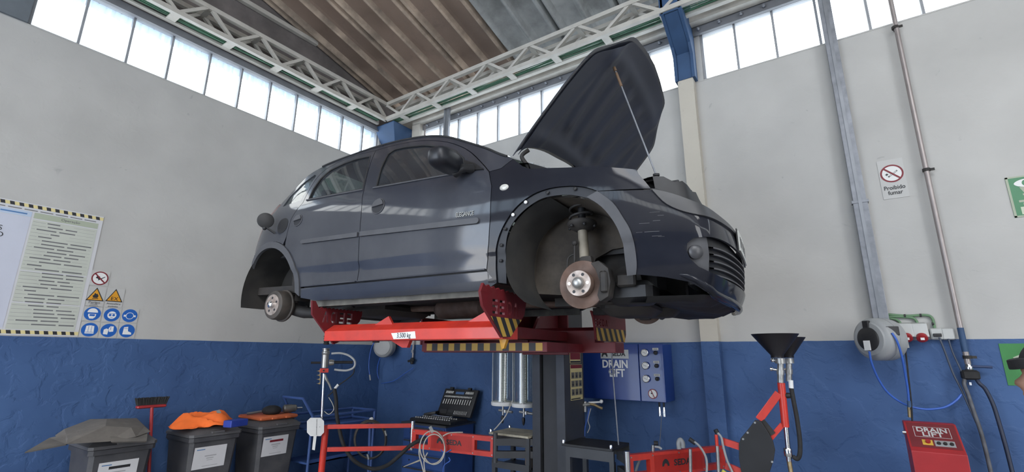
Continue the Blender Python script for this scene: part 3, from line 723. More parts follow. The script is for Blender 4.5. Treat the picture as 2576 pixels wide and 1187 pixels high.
for sd in (-1, 1):
    panel('front_fender', fender, [], BPAINT, sd)
    d1 = panel('front_door', fdoor, [frontglass], PAINT, sd)
    d2 = panel('rear_door', rdoor, [rearglass], PAINT, sd)
    panel('side_frame', side_outer, [quarterglass], PAINT, sd)
    panel('window_glass', frontglass, [], CARGLASS, sd, off=-.010, thick=0.0, gap=-.006, parent=d1)
    panel('window_glass', rearglass, [], CARGLASS, sd, off=-.010, thick=0.0, gap=-.006, parent=d2)
    panel('quarter_glass', quarterglass, [], CARGLASS, sd, off=-.008, thick=0.0, gap=-.006)
    # rubber window seals
    for gl, dd in ((frontglass, d1), (rearglass, d2)):
        f = smap(sd, .0)
        mb = MB().tube([f(u, v, .002) for u, v in densify(gl, .03)], .006, 6, closed=True)
        mb.build('window_seal', RUBBER, dd, local=True)
    # belt line strip
    f = smap(sd, .004)
    MB().tube([f(-.70-(.80)*k/14, .735+.031*k/14, 0) for k in range(15)], .006, 6).build('belt_strip', CHROME if False else TRIM, d1, local=True)
    MB().tube([f(-1.60-(.61)*k/12, .772+.018*k/12, 0) for k in range(13)], .006, 6).build('belt_strip', TRIM, d2, local=True)
    panel('rocker_panel', rocker, [], PAINT, sd)
    MB().tube([f(-2.12+(2.12-1.575)*k/10, .111, 0) for k in range(11)], .0045, 6).build('door_hem', PAINT, d2, local=True)
    MB().tube([f(-1.555+(1.555-.548)*k/16, .111, 0) for k in range(17)], .0045, 6).build('door_hem', PAINT, d1, local=True)
    # side rub strips
    def strip(s0, s1, z0a, z1a, z0b, z1b, name, dd, round_front):
        N = 22; f = smap(sd, .0); poly = []
        lo = [(s0+(s1-s0)*k/N, z0a+(z0b-z0a)*k/N) for k in range(N+1)]; hi = [(s0+(s1-s0)*k/N, z1a+(z1b-z1a)*k/N) for k in range(N+1)]
        r = (z1b-z0b)/2; cx, cz = s1, (z0b+z1b)/2
        tip = [(cx+r*math.cos(math.radians(a)), cz+r*math.sin(math.radians(a))) for a in (-60, -25, 0, 25, 60)] if round_front else []
        r2 = (z1a-z0a)/2; cz2 = (z0a+z1a)/2
        tail = [] if round_front else [(s0-r2*math.cos(math.radians(a)), cz2+r2*math.sin(math.radians(a))) for a in (60, 25, 0, -25, -60)]
        patch(name, lo+tip+hi[::-1]+tail, [], smap(sd, .013), TRIM, dd, step=.02, thick=.013, local=True, border=.03)
    strip(-2.112, -1.550, .420, .450, .409, .440, 'rub_strip', d2, False)
    strip(-1.528, -.590, .409, .441, .378, .413, 'rub_strip', d1, True)
    # door handles: round recess with a grip
    for (hs, hz, dd) in ((-2.213, .616, d2), (-1.395, .607, d1)):
        f = smap(sd, .002)
        pts = circ(hs, hz, .058, 26)
        R_ = .052 if dd is d1 else .043
        patch('handle_cup', circ(hs, hz, R_, 26), [], smap(sd, .0025), mat('handle_cup', (.016, .017, .022), .5), dd, step=.03, thick=.002, local=True, border=.02)
        MB().tube([f(u, v, 0) for u, v in circ(hs, hz, R_+.002, 30)], .0035, 6, closed=True).build('cup_rim', TRIM, dd, local=True)
        patch('door_handle', [(hs-R_*.93, hz-.004), (hs+R_*.98, hz+.006)]+arcpts(hs, hz, R_*.94, 14, 170, 12), [], smap(sd, .012), TRIM, dd, step=.02, thick=.010, local=True, border=.02)
    # wheel arch mouldings
    patch('arch_flange', FA+FI[::-1], [], smap(sd, -.012), mat('flange_paint', (.014, .0155, .021), .5, .0), car, step=.03, thick=.006, local=True, border=.025)
    if sd < 0:
        for (s_, z_) in ((-.445, .15), (-.432, .235), (-.405, .325), (-.352, .40), (-.272, .462), (-.14, .497), (.02, .492)):
            f = smap(sd, -.005); n_ = SN(s_, z_)
            MB().lathe([(.010, 0), (.010, .006), (.004, .010)], f(s_, z_, 0), n_, 10).build('trim_clip', WHITE if s_ in (-.352, -.272) else BLACK, car, local=True)
    tr = patch('arch_moulding', TO+TI[::-1], [], smap(sd, .010), TRIM, car, step=.025, thick=.02, local=True, border=.02)
    ro = [rarc(a) for a in range(-6, 143, 6)]; ri = [rarc(a, .875) for a in range(142, -7, -6)]
    patch('arch_moulding', ro+ri, [], smap(sd, .010), TRIM, car, step=.025, thick=.02, local=True, border=.02)

# front bumper: both halves of one skin
def bump_map(u, v, w):
    if u <= SF: return smap(-1)(u, v, w)
    p = smap(1)(2*SF-u, v, w); return p
full = bump_half[:]
cut = [p for p in bump_half if p[0] < SF-1e-6]
i0 = bump_half.index((SF, -.11))
left_low = bump_half[:i0]                                 # arch, then lower edge
open_l = bump_half[i0+2:bump_half.index((SF, .190))]      # grille mouth, near half
top_l = bump_half[bump_half.index((SF, .315))+1:]         # top edge back to the fender
mir = lambda L: [(2*SF-a, b) for a, b in L]
b_outer = left_low+mir(left_low)[::-1]+mir(top_l)+[]
b_outer = left_low+[(SF, -.11)]+mir(left_low)[::-1]+mir(top_l)[::-1]+[(SF, .315)]+top_l
# order: near arch down, along the bottom to the far arch, up, back along the top
b_hole = open_l+[(SF, .190)]+mir(open_l)[::-1]+[(SF, -.003)]
bumper = patch('front_bumper', b_outer, [b_hole], bump_map, BPAINT, car, step=.035, thick=.012, local=True, border=.02)
# lower lip roll
lip = []
for k in range(41):
    u = .50+(2*(SF-.50))*k/40
    uu = min(u, 2*SF-u); p = bump_map(u, itp(uu, [.44, .56, .64, .74, .90, SF], [.005, -.02, -.06, -.095, -.105, -.11])+.022, .006); lip.append(p)
MB().tube(lip, [.010+.014*math.sin(PI*k/40)**.4 if 0 < k < 40 else .004 for k in range(41)], 10).build('bumper_lip', BPAINT, bumper, local=True)
# fog pocket, fog lamps, grille bars
for sd in (-1, 1):
    pk = [(.548, .125), (.553, .16), (.585, .184), (.665, .189), (.672, .10), (.665, .022), (.60, .048), (.562, .085)]
    patch('fog_pocket', pk, [], smap(sd, -.022), TRIM, bumper, step=.025, thick=.004, local=True, border=.02)
    f = smap(sd); n_ = SN(.592, .118); n_ = Vector((n_.x, n_.y*(1 if sd < 0 else -1), n_.z))
    MB().lathe([(.036, -.010), (.034, .010), (.027, .016), (.012, .020), (.001, .021)], f(.592, .118, .020), n_, 22).build('fog_lamp', mat('fog_lens', (.055, .055, .06), .35), bumper, local=True)
bp = [(.60, .215), (2*SF-.60, .215), (2*SF-.60, -.03), (.60, -.03)]
patch('grille_mesh', bp, [], lambda u, v, w: bump_map(u, v, .032+w), BLACK, bumper, step=.05, thick=.004, local=True)
for zz in (.145, .112, .079, .046, .015):
    N = 44; ps = [bump_map(.69+(2*SF-1.38)*k/N, zz, .008) for k in range(N+1)]
    mb = MB()
    for p in ps: mb.v += [tuple(p), (p.x-.028, p.y, p.z+.006), (p.x-.028, p.y, p.z-.004), (p.x, p.y, p.z-.007)]
    for k in range(N):
        for j in range(4): mb.f.append((k*4+j, k*4+(j+1) % 4, k*4+4+(j+1) % 4, k*4+4+j))
    mb.build('grille_bar', TRIM, bumper, local=True)
# number plate and its plinth
pc = Vector((.742, 0, .25+ZB))
pm = lambda u, v, w: Vector((.752-w-.05*abs(u)*abs(u), u, .25+ZB+v))
lp = patch('number_plate', rect(-.26, -.056, .26, .056), [], pm, PLATE, car, step=.06, thick=.006, local=True)
patch('plate_border', rect(-.27, -.066, .27, .066), [], lambda u, v, w: pm(u, v, w+.007), BLACK, car, step=.06, thick=.006, local=True)
for yy in (-.20, -.145, -.06, -.005, .075, .13):
    patch('plate_mark', [(yy-.018, -.030), (yy+.004, -.030), (yy+.018, .006), (yy+.016, .030), (yy-.012, .030), (yy-.004, .004)], [], lambda u, v, w: pm(u, v, w-.0012), INK, lp, step=.05, thick=.0008, local=True)
# grey ledge along the top of the bumper and some scuffs
led = smooth_line([(.455, .437), (.55, .405), (.664, .350), (.814, .318), (1.05, .316), (SF, .316)], 4); leg_ = smooth_line([(.456, .428), (.50, .352), (.604, .300), (.774, .280), (1.05, .284), (SF, .286)], 4)
led2 = led+[(2*SF-a, b) for a, b in led[::-1][1:]]; leg2 = leg_+[(2*SF-a, b) for a, b in leg_[::-1][1:]]
patch('bumper_ledge', led2+leg2[::-1], [], lambda u, v, w: bump_map(u, v, w-.010), mat('ledge_grey', (.050, .050, .054), .4), bumper, step=.02, thick=.012, local=True, border=.02)
for (a, b, l_, t_) in ((.37, .265, .05, .0007), (.43, .275, .035, .0009), (.40, .222, .07, .0010), (.34, .222, .03, .0006), (.42, .20, .045, .0009), (.44, .196, .03, .0006), (.43, .318, .05, .0006), (.455, .30, .03, .0008)):
    patch('scuff', rect(a-l_/2, b-t_, a+l_/2, b+t_), [], smap(-1, .0008), mat('scuff_grey', (.11, .11, .12), .6), bumper, step=.02, thick=.0006, local=True, border=.01)
# black front structure showing above the bumper (lamps and grille taken off)
mb = MB(); N = 30
for k in range(N+1):
    u = .46+(2*SF-.92)*k/N; t = abs(u-SF)/(SF-.46)
    a = bump_map(u, .30, .055); top = .40+.135*t**1.5+.012*math.sin(k*2.3)
    b = Vector((a.x-.05*(1-t)-.03, a.y*.97, top+ZB)); c_ = Vector((b.x-.10, b.y*.93, top+ZB+.008)); d = Vector((c_.x-.02, c_.y, .28+ZB))
    mb.v += [tuple(a), tuple(b), tuple(c_), tuple(d)]
for k in range(N):
    for j in range(3): mb.f.append((k*4+j, k*4+j+1, k*4+5+j, k*4+4+j))
slam = mb.build('front_panel', BLACK, car, local=True, smooth=.9)
for k, (u, h, w_) in enumerate([(.50, .03, .05), (.56, .018, .03), (.64, .035, .035), (.74, .022, .09), (.86, .045, .10), (.98, .03, .06), (1.10, .05, .12), (1.3, .03, .08), (1.5, .04, .1), (1.7, .03, .06)]):
    t = abs(u-SF)/(SF-.46); a = bump_map(u, .30, .10); z = .40+.135*t**1.5
    part(MB().obox((a.x-.07, a.y*.95, z+h*.4), (.06, 0, 0), (0, w_, 0), (.01, .01, h)), 'panel_clip' if h < .03 else 'panel_block', BLACK if k % 3 else DMET, slam, bevel=.006)
part(MB().lathe([(.012, 0), (.012, .02), (.018, .025), (.018, .035)], (.40, -.60, .545), (0, 0, 1), 12), 'prop_socket', BLACK, slam)
# headlamp housings seen from the side as dark hollows
for sd in (-1, 1):
    part(MB().obox((.44, sd*.60, .40), (.20, sd*-.10, 0), (.02, .20, 0), (0, 0, .14)), 'lamp_carrier', BLACK, slam, bevel=.02)

# inner shell so that gaps read dark, windscreen, roof, rear window
shell = rocker[:7]+[(-.478, .03)]+FA[1:]+[(.30, .447), (.42, .45), (.40, .54), (-.30, .66), (-.40, .74)]+[(a, b-.02) for a, b in RLs[3:]]+[(-2.66, .74), (-2.76, .50), (-2.75, .42)]+[rarc(a, 1.02) for a in range(126, -1, -6)]
for sd in (-1, 1):
    hs = [inset(g, -.012) for g in (frontglass, rearglass, quarterglass)]
    patch('inner_shell', shell, hs, smap(sd, -.030), BLACK, car, step=.06, thick=.004, local=True, border=.04)
def loft(name, pts, bow_x, bow_z, m, thick=.006, nc=16):
    mb = MB(); n = len(pts)
    for i, (s_, z_) in enumerate(pts):
        p = S(s_, z_); yr = -p.y; t0 = i/(n-1)
        bx = bow_x[0]+(bow_x[1]-bow_x[0])*t0; bz = bow_z[0]+(bow_z[1]-bow_z[0])*t0
        for k in range(nc+1):
            t = -1+2*k/nc
            mb.v.append((p.x+bx*(1-t*t), yr*t, z_+bz*(1-t*t)+ZB))
    for i in range(n-1):
        for k in range(nc): mb.f.append((i*(nc+1)+k, i*(nc+1)+k+1, (i+1)*(nc+1)+k+1, (i+1)*(nc+1)+k))
    return mb.build(name, m, car, local=True, smooth=1.2)
iA = RLs.index(min(RLs, key=lambda q: abs(q[0]+1.055))); iB = RLs.index(min(RLs, key=lambda q: abs(q[0]+2.30)))
loft('windscreen', RLs[:iA+1], (.20, .07), (.0, .03), CARGLASS)
loft('roof', RLs[iA:iB+1], (.07, -.05), (.03, .03), PAINT)
loft('rear_window', RLs[iB:], (-.05, -.17), (.03, .0), CARGLASS)
for sd in (-1, 1):
    f = smap(sd, .003)
    MB().tube([f(a, b, 0) for a, b in RLs[2:iB+1]], .007, 8).build('roof_gutter', RUBBER, car, local=True)
# tailgate, lamps, rear bumper
half = lambda a: (SR-a)+SR
def rear_map(u, v, w): return smap(-1)(u, v, w) if u >= SR else smap(1)(2*SR-u, v, w)
tg = [(-2.86, .42), (-2.84, .60), (-2.76, .74), (-2.66, .83), (SR, .80), (2*SR+2.66, .83), (2*SR+2.76, .74), (2*SR+2.84, .60), (2*SR+2.86, .42), (SR, .40)]
patch('tailgate', tg, [], rear_map, PAINT, car, step=.06, thick=.01, local=True)
for sd in (-1, 1):
    panel('tail_lamp', [(-2.80, .43), (-2.78, .50), (-2.73, .60), (-2.66, .74), (-2.62, .82), (-2.655, .825), (-2.755, .735), (-2.835, .60), (-2.855, .43)], [], mat('tail_lamp_red', (.25, .012, .012), .15, coat=1.0), sd)
rb = [rarc(a) for a in range(126, 181, 6)]+[(-2.86, .045), (-3.0, .02), (SR, .0), (2*SR+3.0, .02), (2*SR+2.86, .045)]+[(2*SR-a, b) for a, b in [rarc(a) for a in range(180, 125, -6)]]+[(2*SR+2.77, .412), (SR, .40), (-2.77, .412)]
patch('rear_bumper', rb, [], rear_map, mat('bumper_dusty', (.034, .037, .046), .4, .1, coat=.5, dirt=(.11, .11, .11), dirt_amt=.5), car, step=.05, thick=.012, local=True, border=.03)

# fuel filler: cup in the flank and the round flap folded out
f = smap(-1, .002)
patch('filler_cup', circ(-2.385, .597, .062, 26), [], f, mat('filler_cup', (.010, .010, .012), .5), car, step=.04, thick=.002, local=True, border=.02)
fc = carP(668, 555, 1, -.885); nf = Vector((.86, -.50, -.05)).normalized()
fl = part(MB().lathe([(.056, 0), (.060, .004), (.060, .010), (.052, .014)], fc, nf, 26), 'fuel_flap', BLACK)
part(MB().bar(fc-Vector((0, 0, .045)), Vector((-2.46, -.80, .535)), .02, .012).ball(fc+Vector((.0, -.0, -.06)), .016), 'flap_hinge', BLACK, fl)

# mirror, indicator, badge
for sd in (-1, 1):
    mc = carP(1122, 404, 1, -.935); mc.y *= -sd
    mr = part(MB().ball(mc, 1.0, (.070, .125, .064), 22, 14), 'door_mirror', mat('mirror_shell', (.013, .014, .019), .4), label='black door mirror')
    for v in mr.data.vertices:                       # squared-off housing
        d = Vector(v.co)-Vector((mc.x, mc.y, mc.z+ZB))
        for k, q in ((0, .070), (1, .125), (2, .064)):
            t = d[k]/q; d[k] = q*math.copysign(abs(t)**.62, t)
        v.co = Vector((mc.x, mc.y, mc.z+ZB))+d
    ft = Vector((-.66, sd*.79, .745))
    part(MB().tube([mc+Vector((.0, -sd*.09, -.05)), mc*.45+ft*.55+Vector((.02, 0, -.02)), ft], [.030, .026, .030], 10), 'mirror_foot', BLACK, mr)
    patch('mirror_base', [(-.57, .722), (-.71, .742), (-.745, .83), (-.66, .79), (-.60, .745)], [], smap(sd, .010), BLACK, car, step=.03, thick=.012, local=True)
    n_ = SN(-.413, .574); n_ = Vector((n_.x, n_.y*(-sd), n_.z)); p = smap(sd, 0)(-.413, .574, 0)
    il = MB().ball(Vector(p), 1.0, (.030, .010, .020), 18, 10).build('side_indicator', mat('indicator_lens', (.55, .54, .50), .12, coat=1.0), car, local=True)
R3 = CARM.to_3x3()
text('door_badge', 'ELEGANCE', .040, C(S(-.677, .447)+Vector((0, -.003, 0))), R3 @ Vector((1, 0, -.03)), (0, 0, 1), mat('dull_badge', (.36, .35, .32), .3, .8), car, ext=.0015, xs=.66)

# ---- hood
HX, HZ, HA = -.446, .808, .919
def hoodmap(v, y, w):
    h = -.07*(y/.7)**2-.10*v*v
    # pressed ribs and hollows of the inner frame
    h += w
    return Vector((HX+v*math.cos(HA)-h*math.sin(HA), y, HZ+ZB+v*math.sin(HA)+h*math.cos(HA)))
hh = [(.015, .80), (.16, .795), (.35, .785), (.52, .78), (.65, .770), (.74, .755), (.80, .720), (.89, .615), (.98, .520), (1.045, .455), (1.075, .34), (1.10, .18), (1.112, 0)]
hr = [(.215, 0), (.205, .12), (.188, .25), (.162, .46), (.122, .64), (.08, .75), (.035, .80)]
hl = smooth_line(hh, 3); hrr = smooth_line(hr, 3)
hood_poly = [(v, -y) for v, y in hl]+[(v, y) for v, y in hl[::-1][1:]]+[(v, y) for v, y in hrr[::-1]][1:]+[(v, -y) for v, y in hrr[1:]][:-1]
hood = patch('hood', hood_poly, [], hoodmap, PAINT, car, step=.05, thick=.006, local=True, border=.03, label='open dark hood showing its ribbed underside')
# inner frame: a pressed panel with raised bands, set on the underside
def bump_h(v, y):
    d = 0.0
    # rim and two cross bands
    for (a, wdt, amp) in ((.27, .05, .02), (.93, .05, .022)):
        d += amp*math.exp(-((v-a+.06*(y/.6)**2)/wdt)**2)
    # fanned ribs between them
    if .30 < v < .92:
        e = max(0, min(1, (v-.30)/.12, (.92-v)/.12)); e = e*e*(3-2*e)
        for k in range(-2, 3):
            c0 = k*.235*(.82+.35*(v-.3)); d += .026*e*math.exp(-((y-c0)/.055)**4)
    for sg in (-1, 1): d += .016*math.exp(-((y-sg*(.62-.12*v))/.035)**2)
    return d*.65
inner_poly = [(v*.955+.026, y*.955) for v, y in hood_poly]
patch('inner_frame', inner_poly, [], lambda v, y, w: hoodmap(v, y, -.008-bump_h(v, y)*max(0., min(1., (.80-abs(y)-.10*max(0, v-.5)*4)/.12))*max(0., min(1., (1.06-v)/.10))+w), HOODIN, hood, step=.0165, thick=.004, local=True, border=.03)
pa = hoodmap(.826, -.46, -.040); pb = Vector((.400, -.60, .575+ZB))
MB().tube([pa, pa*.96+pb*.04], .010, 8).tube([pa*.80+pb*.20, pa*.94+pb*.06], .0085, 8).build('rod_grip', mat('brown_grip', (.16, .10, .06), .6), hood, local=True)
MB().tube([pa, pa*.5+pb*.5, pb], .0048, 8).build('prop_rod', GALV, hood, local=True)
MB().tube(sm3([hoodmap(.10, -.70, -.02), Vector((-.36, -.70, .80+ZB)), Vector((-.315, -.705, .72+ZB)), Vector((-.30, -.70, .64+ZB))]), .013, 8).build('hood_hinge', DMET, hood, local=True)
MB().tube(sm3([hoodmap(.10, .70, -.02), Vector((-.36, .70, .80+ZB)), Vector((-.315, .705, .72+ZB)), Vector((-.30, .70, .64+ZB))]), .013, 8).build('hood_hinge', DMET, hood, local=True)
# cowl with its slotted grille, wiper arms, windscreen seal
mb = MB()
for k in range(25):
    t = -1+2*k/24
    mb.v += [(-.40+.20*(1-t*t), .745*t, .745+ZB), (-.30+.20*(1-t*t), .735*t, .735+ZB), (-.27+.20*(1-t*t), .73*t, .66+ZB)]
for k in range(24):
    for j in range(2): mb.f.append((k*3+j, k*3+j+1, k*3+4+j, k*3+3+j))
cowl = mb.build('cowl_panel', BLACK, car, local=True, smooth=.9)
for k in range(36):
    t = -.93+1.8*k/35
    if abs(t+.03) < .07: continue
    part(MB().bar((-.385+.20*(1-t*t), .745*t, .752), (-.315+.20*(1-t*t), .737*t, .744), .007, .014), 'cowl_slat', GREY, cowl)
for y0 in (-.45, .15):
    part(MB().tube([(-.22, y0, .76), (-.40, y0+.22, .86), (-.47, y0+.45, .92)], .008, 6), 'wiper_arm', BLACK, cowl)

# ---- engine bay, floor, underside
part(MB().box((-.36, -.43, .05), (-.32, .43, .70)), 'bulkhead', UNDER)
for sd in (-1, 1):
    part(MB().obox((.0, sd*.43, .40), (.80, 0, 0), (0, .03, 0), (0, 0, .40)), 'inner_wing', UNDER)
eng = part(MB().rbox((-.20, -.38, -.05), (.36, .36, .50), .04), 'engine', DMET)
part(MB().rbox((-.10, -.20, .50), (.20, .25, .58), .03), 'engine_cover', BLACK, eng)
part(MB().rbox((-.05, -.30, -.13), (.25, .10, -.03), .04), 'oil_pan', UNDER, eng)
part(MB().rbox((.02, .16, -.11), (.32, .44, .06), .05), 'gearbox', DMET, eng)
part(MB().lathe([(.075, 0), (.085, .01), (.085, .04), (.03, .05)], (.17, -.42, .04), (0, -1, 0), 20), 'crank_pulley', DMET, eng)
part(MB().lathe([(.045, 0), (.05, .01), (.05, .03), (.02, .04)], (.30, -.43, .16), (0, -1, 0), 16).lathe([(.03, 0), (.03, .04)], (.24, -.42, .22), (0, -1, 0), 12), 'belt_tensioner', STEEL, eng)
part(MB().rbox((.50, -.52, -.02), (.56, .52, .36), .01), 'radiator', BLACK)
# floor pan with sill flanges
mb = MB()
mb.prism([(-2.12, -.70, .035), (-.50, -.70, .035), (-.47, -.44, .04), (-.36, -.42, .05), (-.36, .42, .05), (-.47, .44, .04), (-.50, .70, .035), (-2.12, .70, .035)], (0, 0, .03))
pan = part(mb, 'floor_pan', UNDER, smooth=0)
for sd in (-1, 1):
    part(MB().box((-2.08, sd*.728-.004, -.035), (-.56, sd*.728+.004, .03)), 'sill_flange', mat('dirty_sill_flange', (.16, .15, .13), .8, var=.3, scale=9, dirt=(.05, .05, .05), dirt_amt=.7), pan, smooth=0)
    part(MB().box((-2.05, sd*.42-.05, -.005), (-.45, sd*.42+.05, .04)), 'chassis_rail', UNDER, pan, smooth=0)
part(MB().tube(sm3([(-.05, .12, -.02), (-.45, .10, -.01), (-1.0, .06, .0), (-1.6, .05, .0), (-2.1, .10, .02)]), .024, 10), 'exhaust_pipe', RUST, pan)
part(MB().lathe([(.03, 0), (.075, .05), (.075, .45), (.03, .50)], (-1.55, .06, -.01), (1, 0, 0), 16), 'exhaust_box', RUST, pan)
part(MB().rbox((-2.25, -.30, -.06), (-1.80, .35, .05), .04), 'fuel_tank', UNDER, pan)
part(MB().prism([(-2.86, -.66, .10), (-2.86, .66, .10), (-2.2, .60, .10), (-2.2, -.60, .10)], (0, 0, .06)), 'boot_floor', UNDER, pan, smooth=0)
sub = part(MB().bar((-.02, -.50, -.04), (-.02, .50, -.04), .12, .06).bar((-.30, -.34, -.05), (.12, -.36, -.05), .07, .05).bar((-.30, .34, -.05), (.12, .36, -.05), .07, .05), 'front_subframe', DMET, smooth=0)
# undertray behind the bumper
mb = MB(); N = 26
for k in range(N+1):
    u = .36+(2*SF-.72)*k/N; a = bump_map(u, -.085, .02); t = abs(u-SF)/(SF-.36)
    mb.v += [tuple(a), (a.x-.10*(1-t)-.02, a.y*.95, a.z-.028-.018*math.sin(k*1.7)*(1-t)), (a.x-.26*(1-t*.6)-.02, a.y*.86, a.z-.015), (max(.10, a.x-.50), a.y*.74, a.z+.03)]
for k in range(N):
    for j in range(3): mb.f.append((k*4+j, k*4+j+1, k*4+5+j, k*4+4+j))
ut = mb.build('undertray', mat('glossy_black_tray', (.012, .012, .013), .6, var=.3, dirt=(.06, .055, .05), dirt_amt=.4), car, local=True, smooth=.8)
part(MB().rbox((.10, -.62, -.10), (.34, -.40, .02), .03), 'air_duct', BLACK, ut)
part(MB().rbox((.17, -.66, -.02), (.27, -.62, .05), .01), 'bracket', DMET, ut)

# ---- wheel wells, brakes, suspension
for sd in (-1, 1):
    # dusty metal well behind, black liner at the back half
    mb = MB(); n = len(FI)
    for (s_, z_) in FI+[(.168, .368), (.224, .283), (.255, .196), (.26, .08)]:
        mb.v += [(s_, sd*.745, z_+ZB+.004), (s_*.96-.0, sd*.60, z_*.985+ZB), (s_*.92, sd*.46, z_*.97+ZB)]
    m = len(FI)+4
    for k in range(m-1):
        for j in range(2): mb.f.append((k*3+j, k*3+j+1, k*3+4+j, k*3+3+j))
    wl_ = mb.build('wheel_well', WELL, car, local=True, smooth=1.0)
    part(MB().prism([(-.40, sd*.465, .0), (-.10, sd*.465, -.03), (.0, sd*.465, .18), (.10, sd*.465, .225), (.235, sd*.465, .235), (.22, sd*.465, .28), (.10, sd*.465, .43), (-.02, sd*.465, .465), (-.15, sd*.465, .47), (-.25, sd*.465, .44), (-.34, sd*.465, .37), (-.40, sd*.465, .28), (-.41, sd*.465, .15)], (0, -sd*.02, 0)), 'well_wall', WELL, wl_, smooth=0)
    mb = MB()
    lp_ = [(-.30, -.085), (-.36, -.03), (-.407, .06), (-.418, .16), (-.408, .255), (-.376, .338), (-.315, .405), (-.235, .456), (-.14, .480)]
    for (s_, z_) in smooth_line(lp_, 3): mb.v += [(s_, sd*.785, z_+ZB), (s_+.022, sd*.74, z_-.014+ZB), (s_+.040, sd*.60, z_-.024+ZB), (s_+.050, sd*.52, z_-.030+ZB)]
    for k in range(len(mb.v)//4-1):
        for j in range(3): mb.f.append((k*4+j, k*4+j+1, k*4+5+j, k*4+4+j))
    mb.build('wheel_liner', LINER, car, local=True, smooth=1.0)
    # brake disc, hub, caliper
    y = sd*.755; ax = (0, sd, 0)
    rt = part(MB().lathe([(.068, -.072), (.126, -.072), (.128, -.070), (.128, -.054), (.126, -.052), (.071, -.052), (.070, -.006), (.066, -.001), (.03, 0)], (0, y, 0), ax, 44), 'brake_disc', RUST, label='rusty brake disc')
    part(MB().lathe([(.066, -.001), (.0675, .0), (.066, .0015), (.035, .002), (.033, .0005)], (0, y, 0), ax, 36), 'hub_face', HUBST, rt)
    part(MB().lathe([(.031, -.002), (.031, .012), (.024, .026), (.012, .032), (.001, .033)], (0, y, 0), ax, 24), 'hub_cap', STEEL, rt, label='silver hub cap')
    for k in range(6):
        a = math.radians(60*k+0 if True else 0)+.0; R = .050
        part(MB().lathe([(.0085, .0), (.0085, .003), (.006, .0032)], (R*math.cos(a), y, R*math.sin(a)), ax, 12), 'bolt_hole', BLACK if k % 3 else mat('bolt_shine', (.62, .55, .50), .3, .7), rt)
    cl_ = part(MB().prism([(.060, y-sd*.020, .105), (.105, y-sd*.020, .115), (.155, y-sd*.020, .070), (.165, y-sd*.020, .0), (.150, y-sd*.020, -.075), (.105, y-sd*.020, -.100), (.090, y-sd*.020, -.065), (.108, y-sd*.020, .0), (.085, y-sd*.020, .07)], (0, -sd*.085, 0)), 'brake_caliper', DMET, bevel=.008)
    part(MB().rbox((.112, y-sd*.012-.010, -.055), (.150, y-sd*.012+.010, .055), .008), 'caliper_bridge', DMET, cl_)
    part(MB().prism([(-.02, y-sd*.09, .16), (.04, y-sd*.09, .16), (.06, y-sd*.09, .02), (.04, y-sd*.09, -.10), (-.04, y-sd*.09, -.10), (-.05, y-sd*.09, .02)], (0, -sd*.05, 0)), 'hub_carrier', DMET, bevel=.01)
    st = part(MB().tube([(-.008, sd*.625, .11), (-.026, sd*.598, .325)], .0275, 16), 'strut_damper', DAMP)
    part(MB().lathe([(.034, 0), (.040, .01), (.040, .06), (.03, .07)], (-.004, sd*.632, .085), (-.03, -sd*.1, 1), 14), 'strut_clamp', DMET, st)
    part(MB().lathe([(.03, -.03), (.060, -.012), (.078, .0), (.084, .012), (.082, .022), (.05, .028)], (-.030, sd*.593, .345), (-.03, -sd*.12, 1), 22), 'spring_seat', DMET, st)
    for k in range(6):
        a = 2*PI*k/6; part(MB().ball((-.030+.074*math.cos(a), sd*.593+.074*math.sin(a), .342), .010), 'seat_hole', BLACK, st)
    hx = [(-.034-.003*t/10+.066*math.cos(t*.45), sd*(.59-.0010*t)+.066*math.sin(t*.45), .368+.0040*t) for t in range(0, 40)]
    part(MB().tube(hx, .0075, 8), 'coil_spring', mat('spring_black', (.035, .034, .034), .6), st)
    part(MB().tube([(-.034, sd*.58, .36), (-.04, sd*.565, .52)], .022, 12), 'bump_stop', BLACK, st)
    part(MB().tube([(-.055, sd*.65, .235), (-.058, sd*.655, .09)], .006, 8).ball((-.055, sd*.65, .24), .016).tube(sm3([(-.055, sd*.65, .18), (-.10, sd*.64, .16), (-.105, sd*.64, .08), (-.09, sd*.64, .03)]), .005, 8), 'drop_link', DMET, st)
    part(MB().bar((-.0, sd*.66, -.075), (-.18, sd*.34, -.05), .06, .03).bar((.0, sd*.66, -.075), (.12, sd*.36, -.05), .05, .03), 'control_arm', UNDER, smooth=0)
    part(MB().tube([(0, sd*.66, .0), (.02, sd*.30, .02)], .016, 10).lathe([(.04, 0), (.046, .02), (.034, .04), (.040, .055), (.03, .075)], (0.01, sd*.42, .01), (0, sd, 0), 14), 'drive_shaft', BLACK)
    # rear: drum, trailing arm, well
    dr = part(MB().lathe([(.05, -.125), (.118, -.120), (.124, -.112), (.124, -.100), (.113, -.095), (.112, -.035), (.106, -.018), (.084, -.008), (.080, -.010), (.03, -.010)], (-2.491, y, 0), ax, 40), 'brake_drum', mat('rusty_drum', (.075, .068, .062), .6, .4, var=.3, scale=16, dirt=(.14, .11, .09), dirt_amt=.6, dirt_scale=9), label='dark rusty brake drum')
    part(MB().lathe([(.079, -.011), (.079, -.0075), (.03, -.0075)], (-2.491, y, 0), ax, 30), 'drum_face', HUBST, dr)
    part(MB().lathe([(.026, -.010), (.026, .012), (.018, .020), (.001, .022)], (-2.491, y, 0), ax, 20), 'hub_cap', CHROME, dr)
    for k in range(5):
        a = 2*PI*k/5+.4; part(MB().lathe([(.0095, -.008), (.0095, -.0068)], (-2.491+.052*math.cos(a), y, .052*math.sin(a)), ax, 10), 'bolt_hole', BLACK, dr)
    part(MB().tube(sm3([(-2.46, sd*.60, -.02), (-2.30, sd*.56, -.055), (-2.12, sd*.50, -.045), (-1.96, sd*.44, .01)]), [.045]*6+[.04]*7+[.032]*6, 12), 'trailing_arm', UNDER)
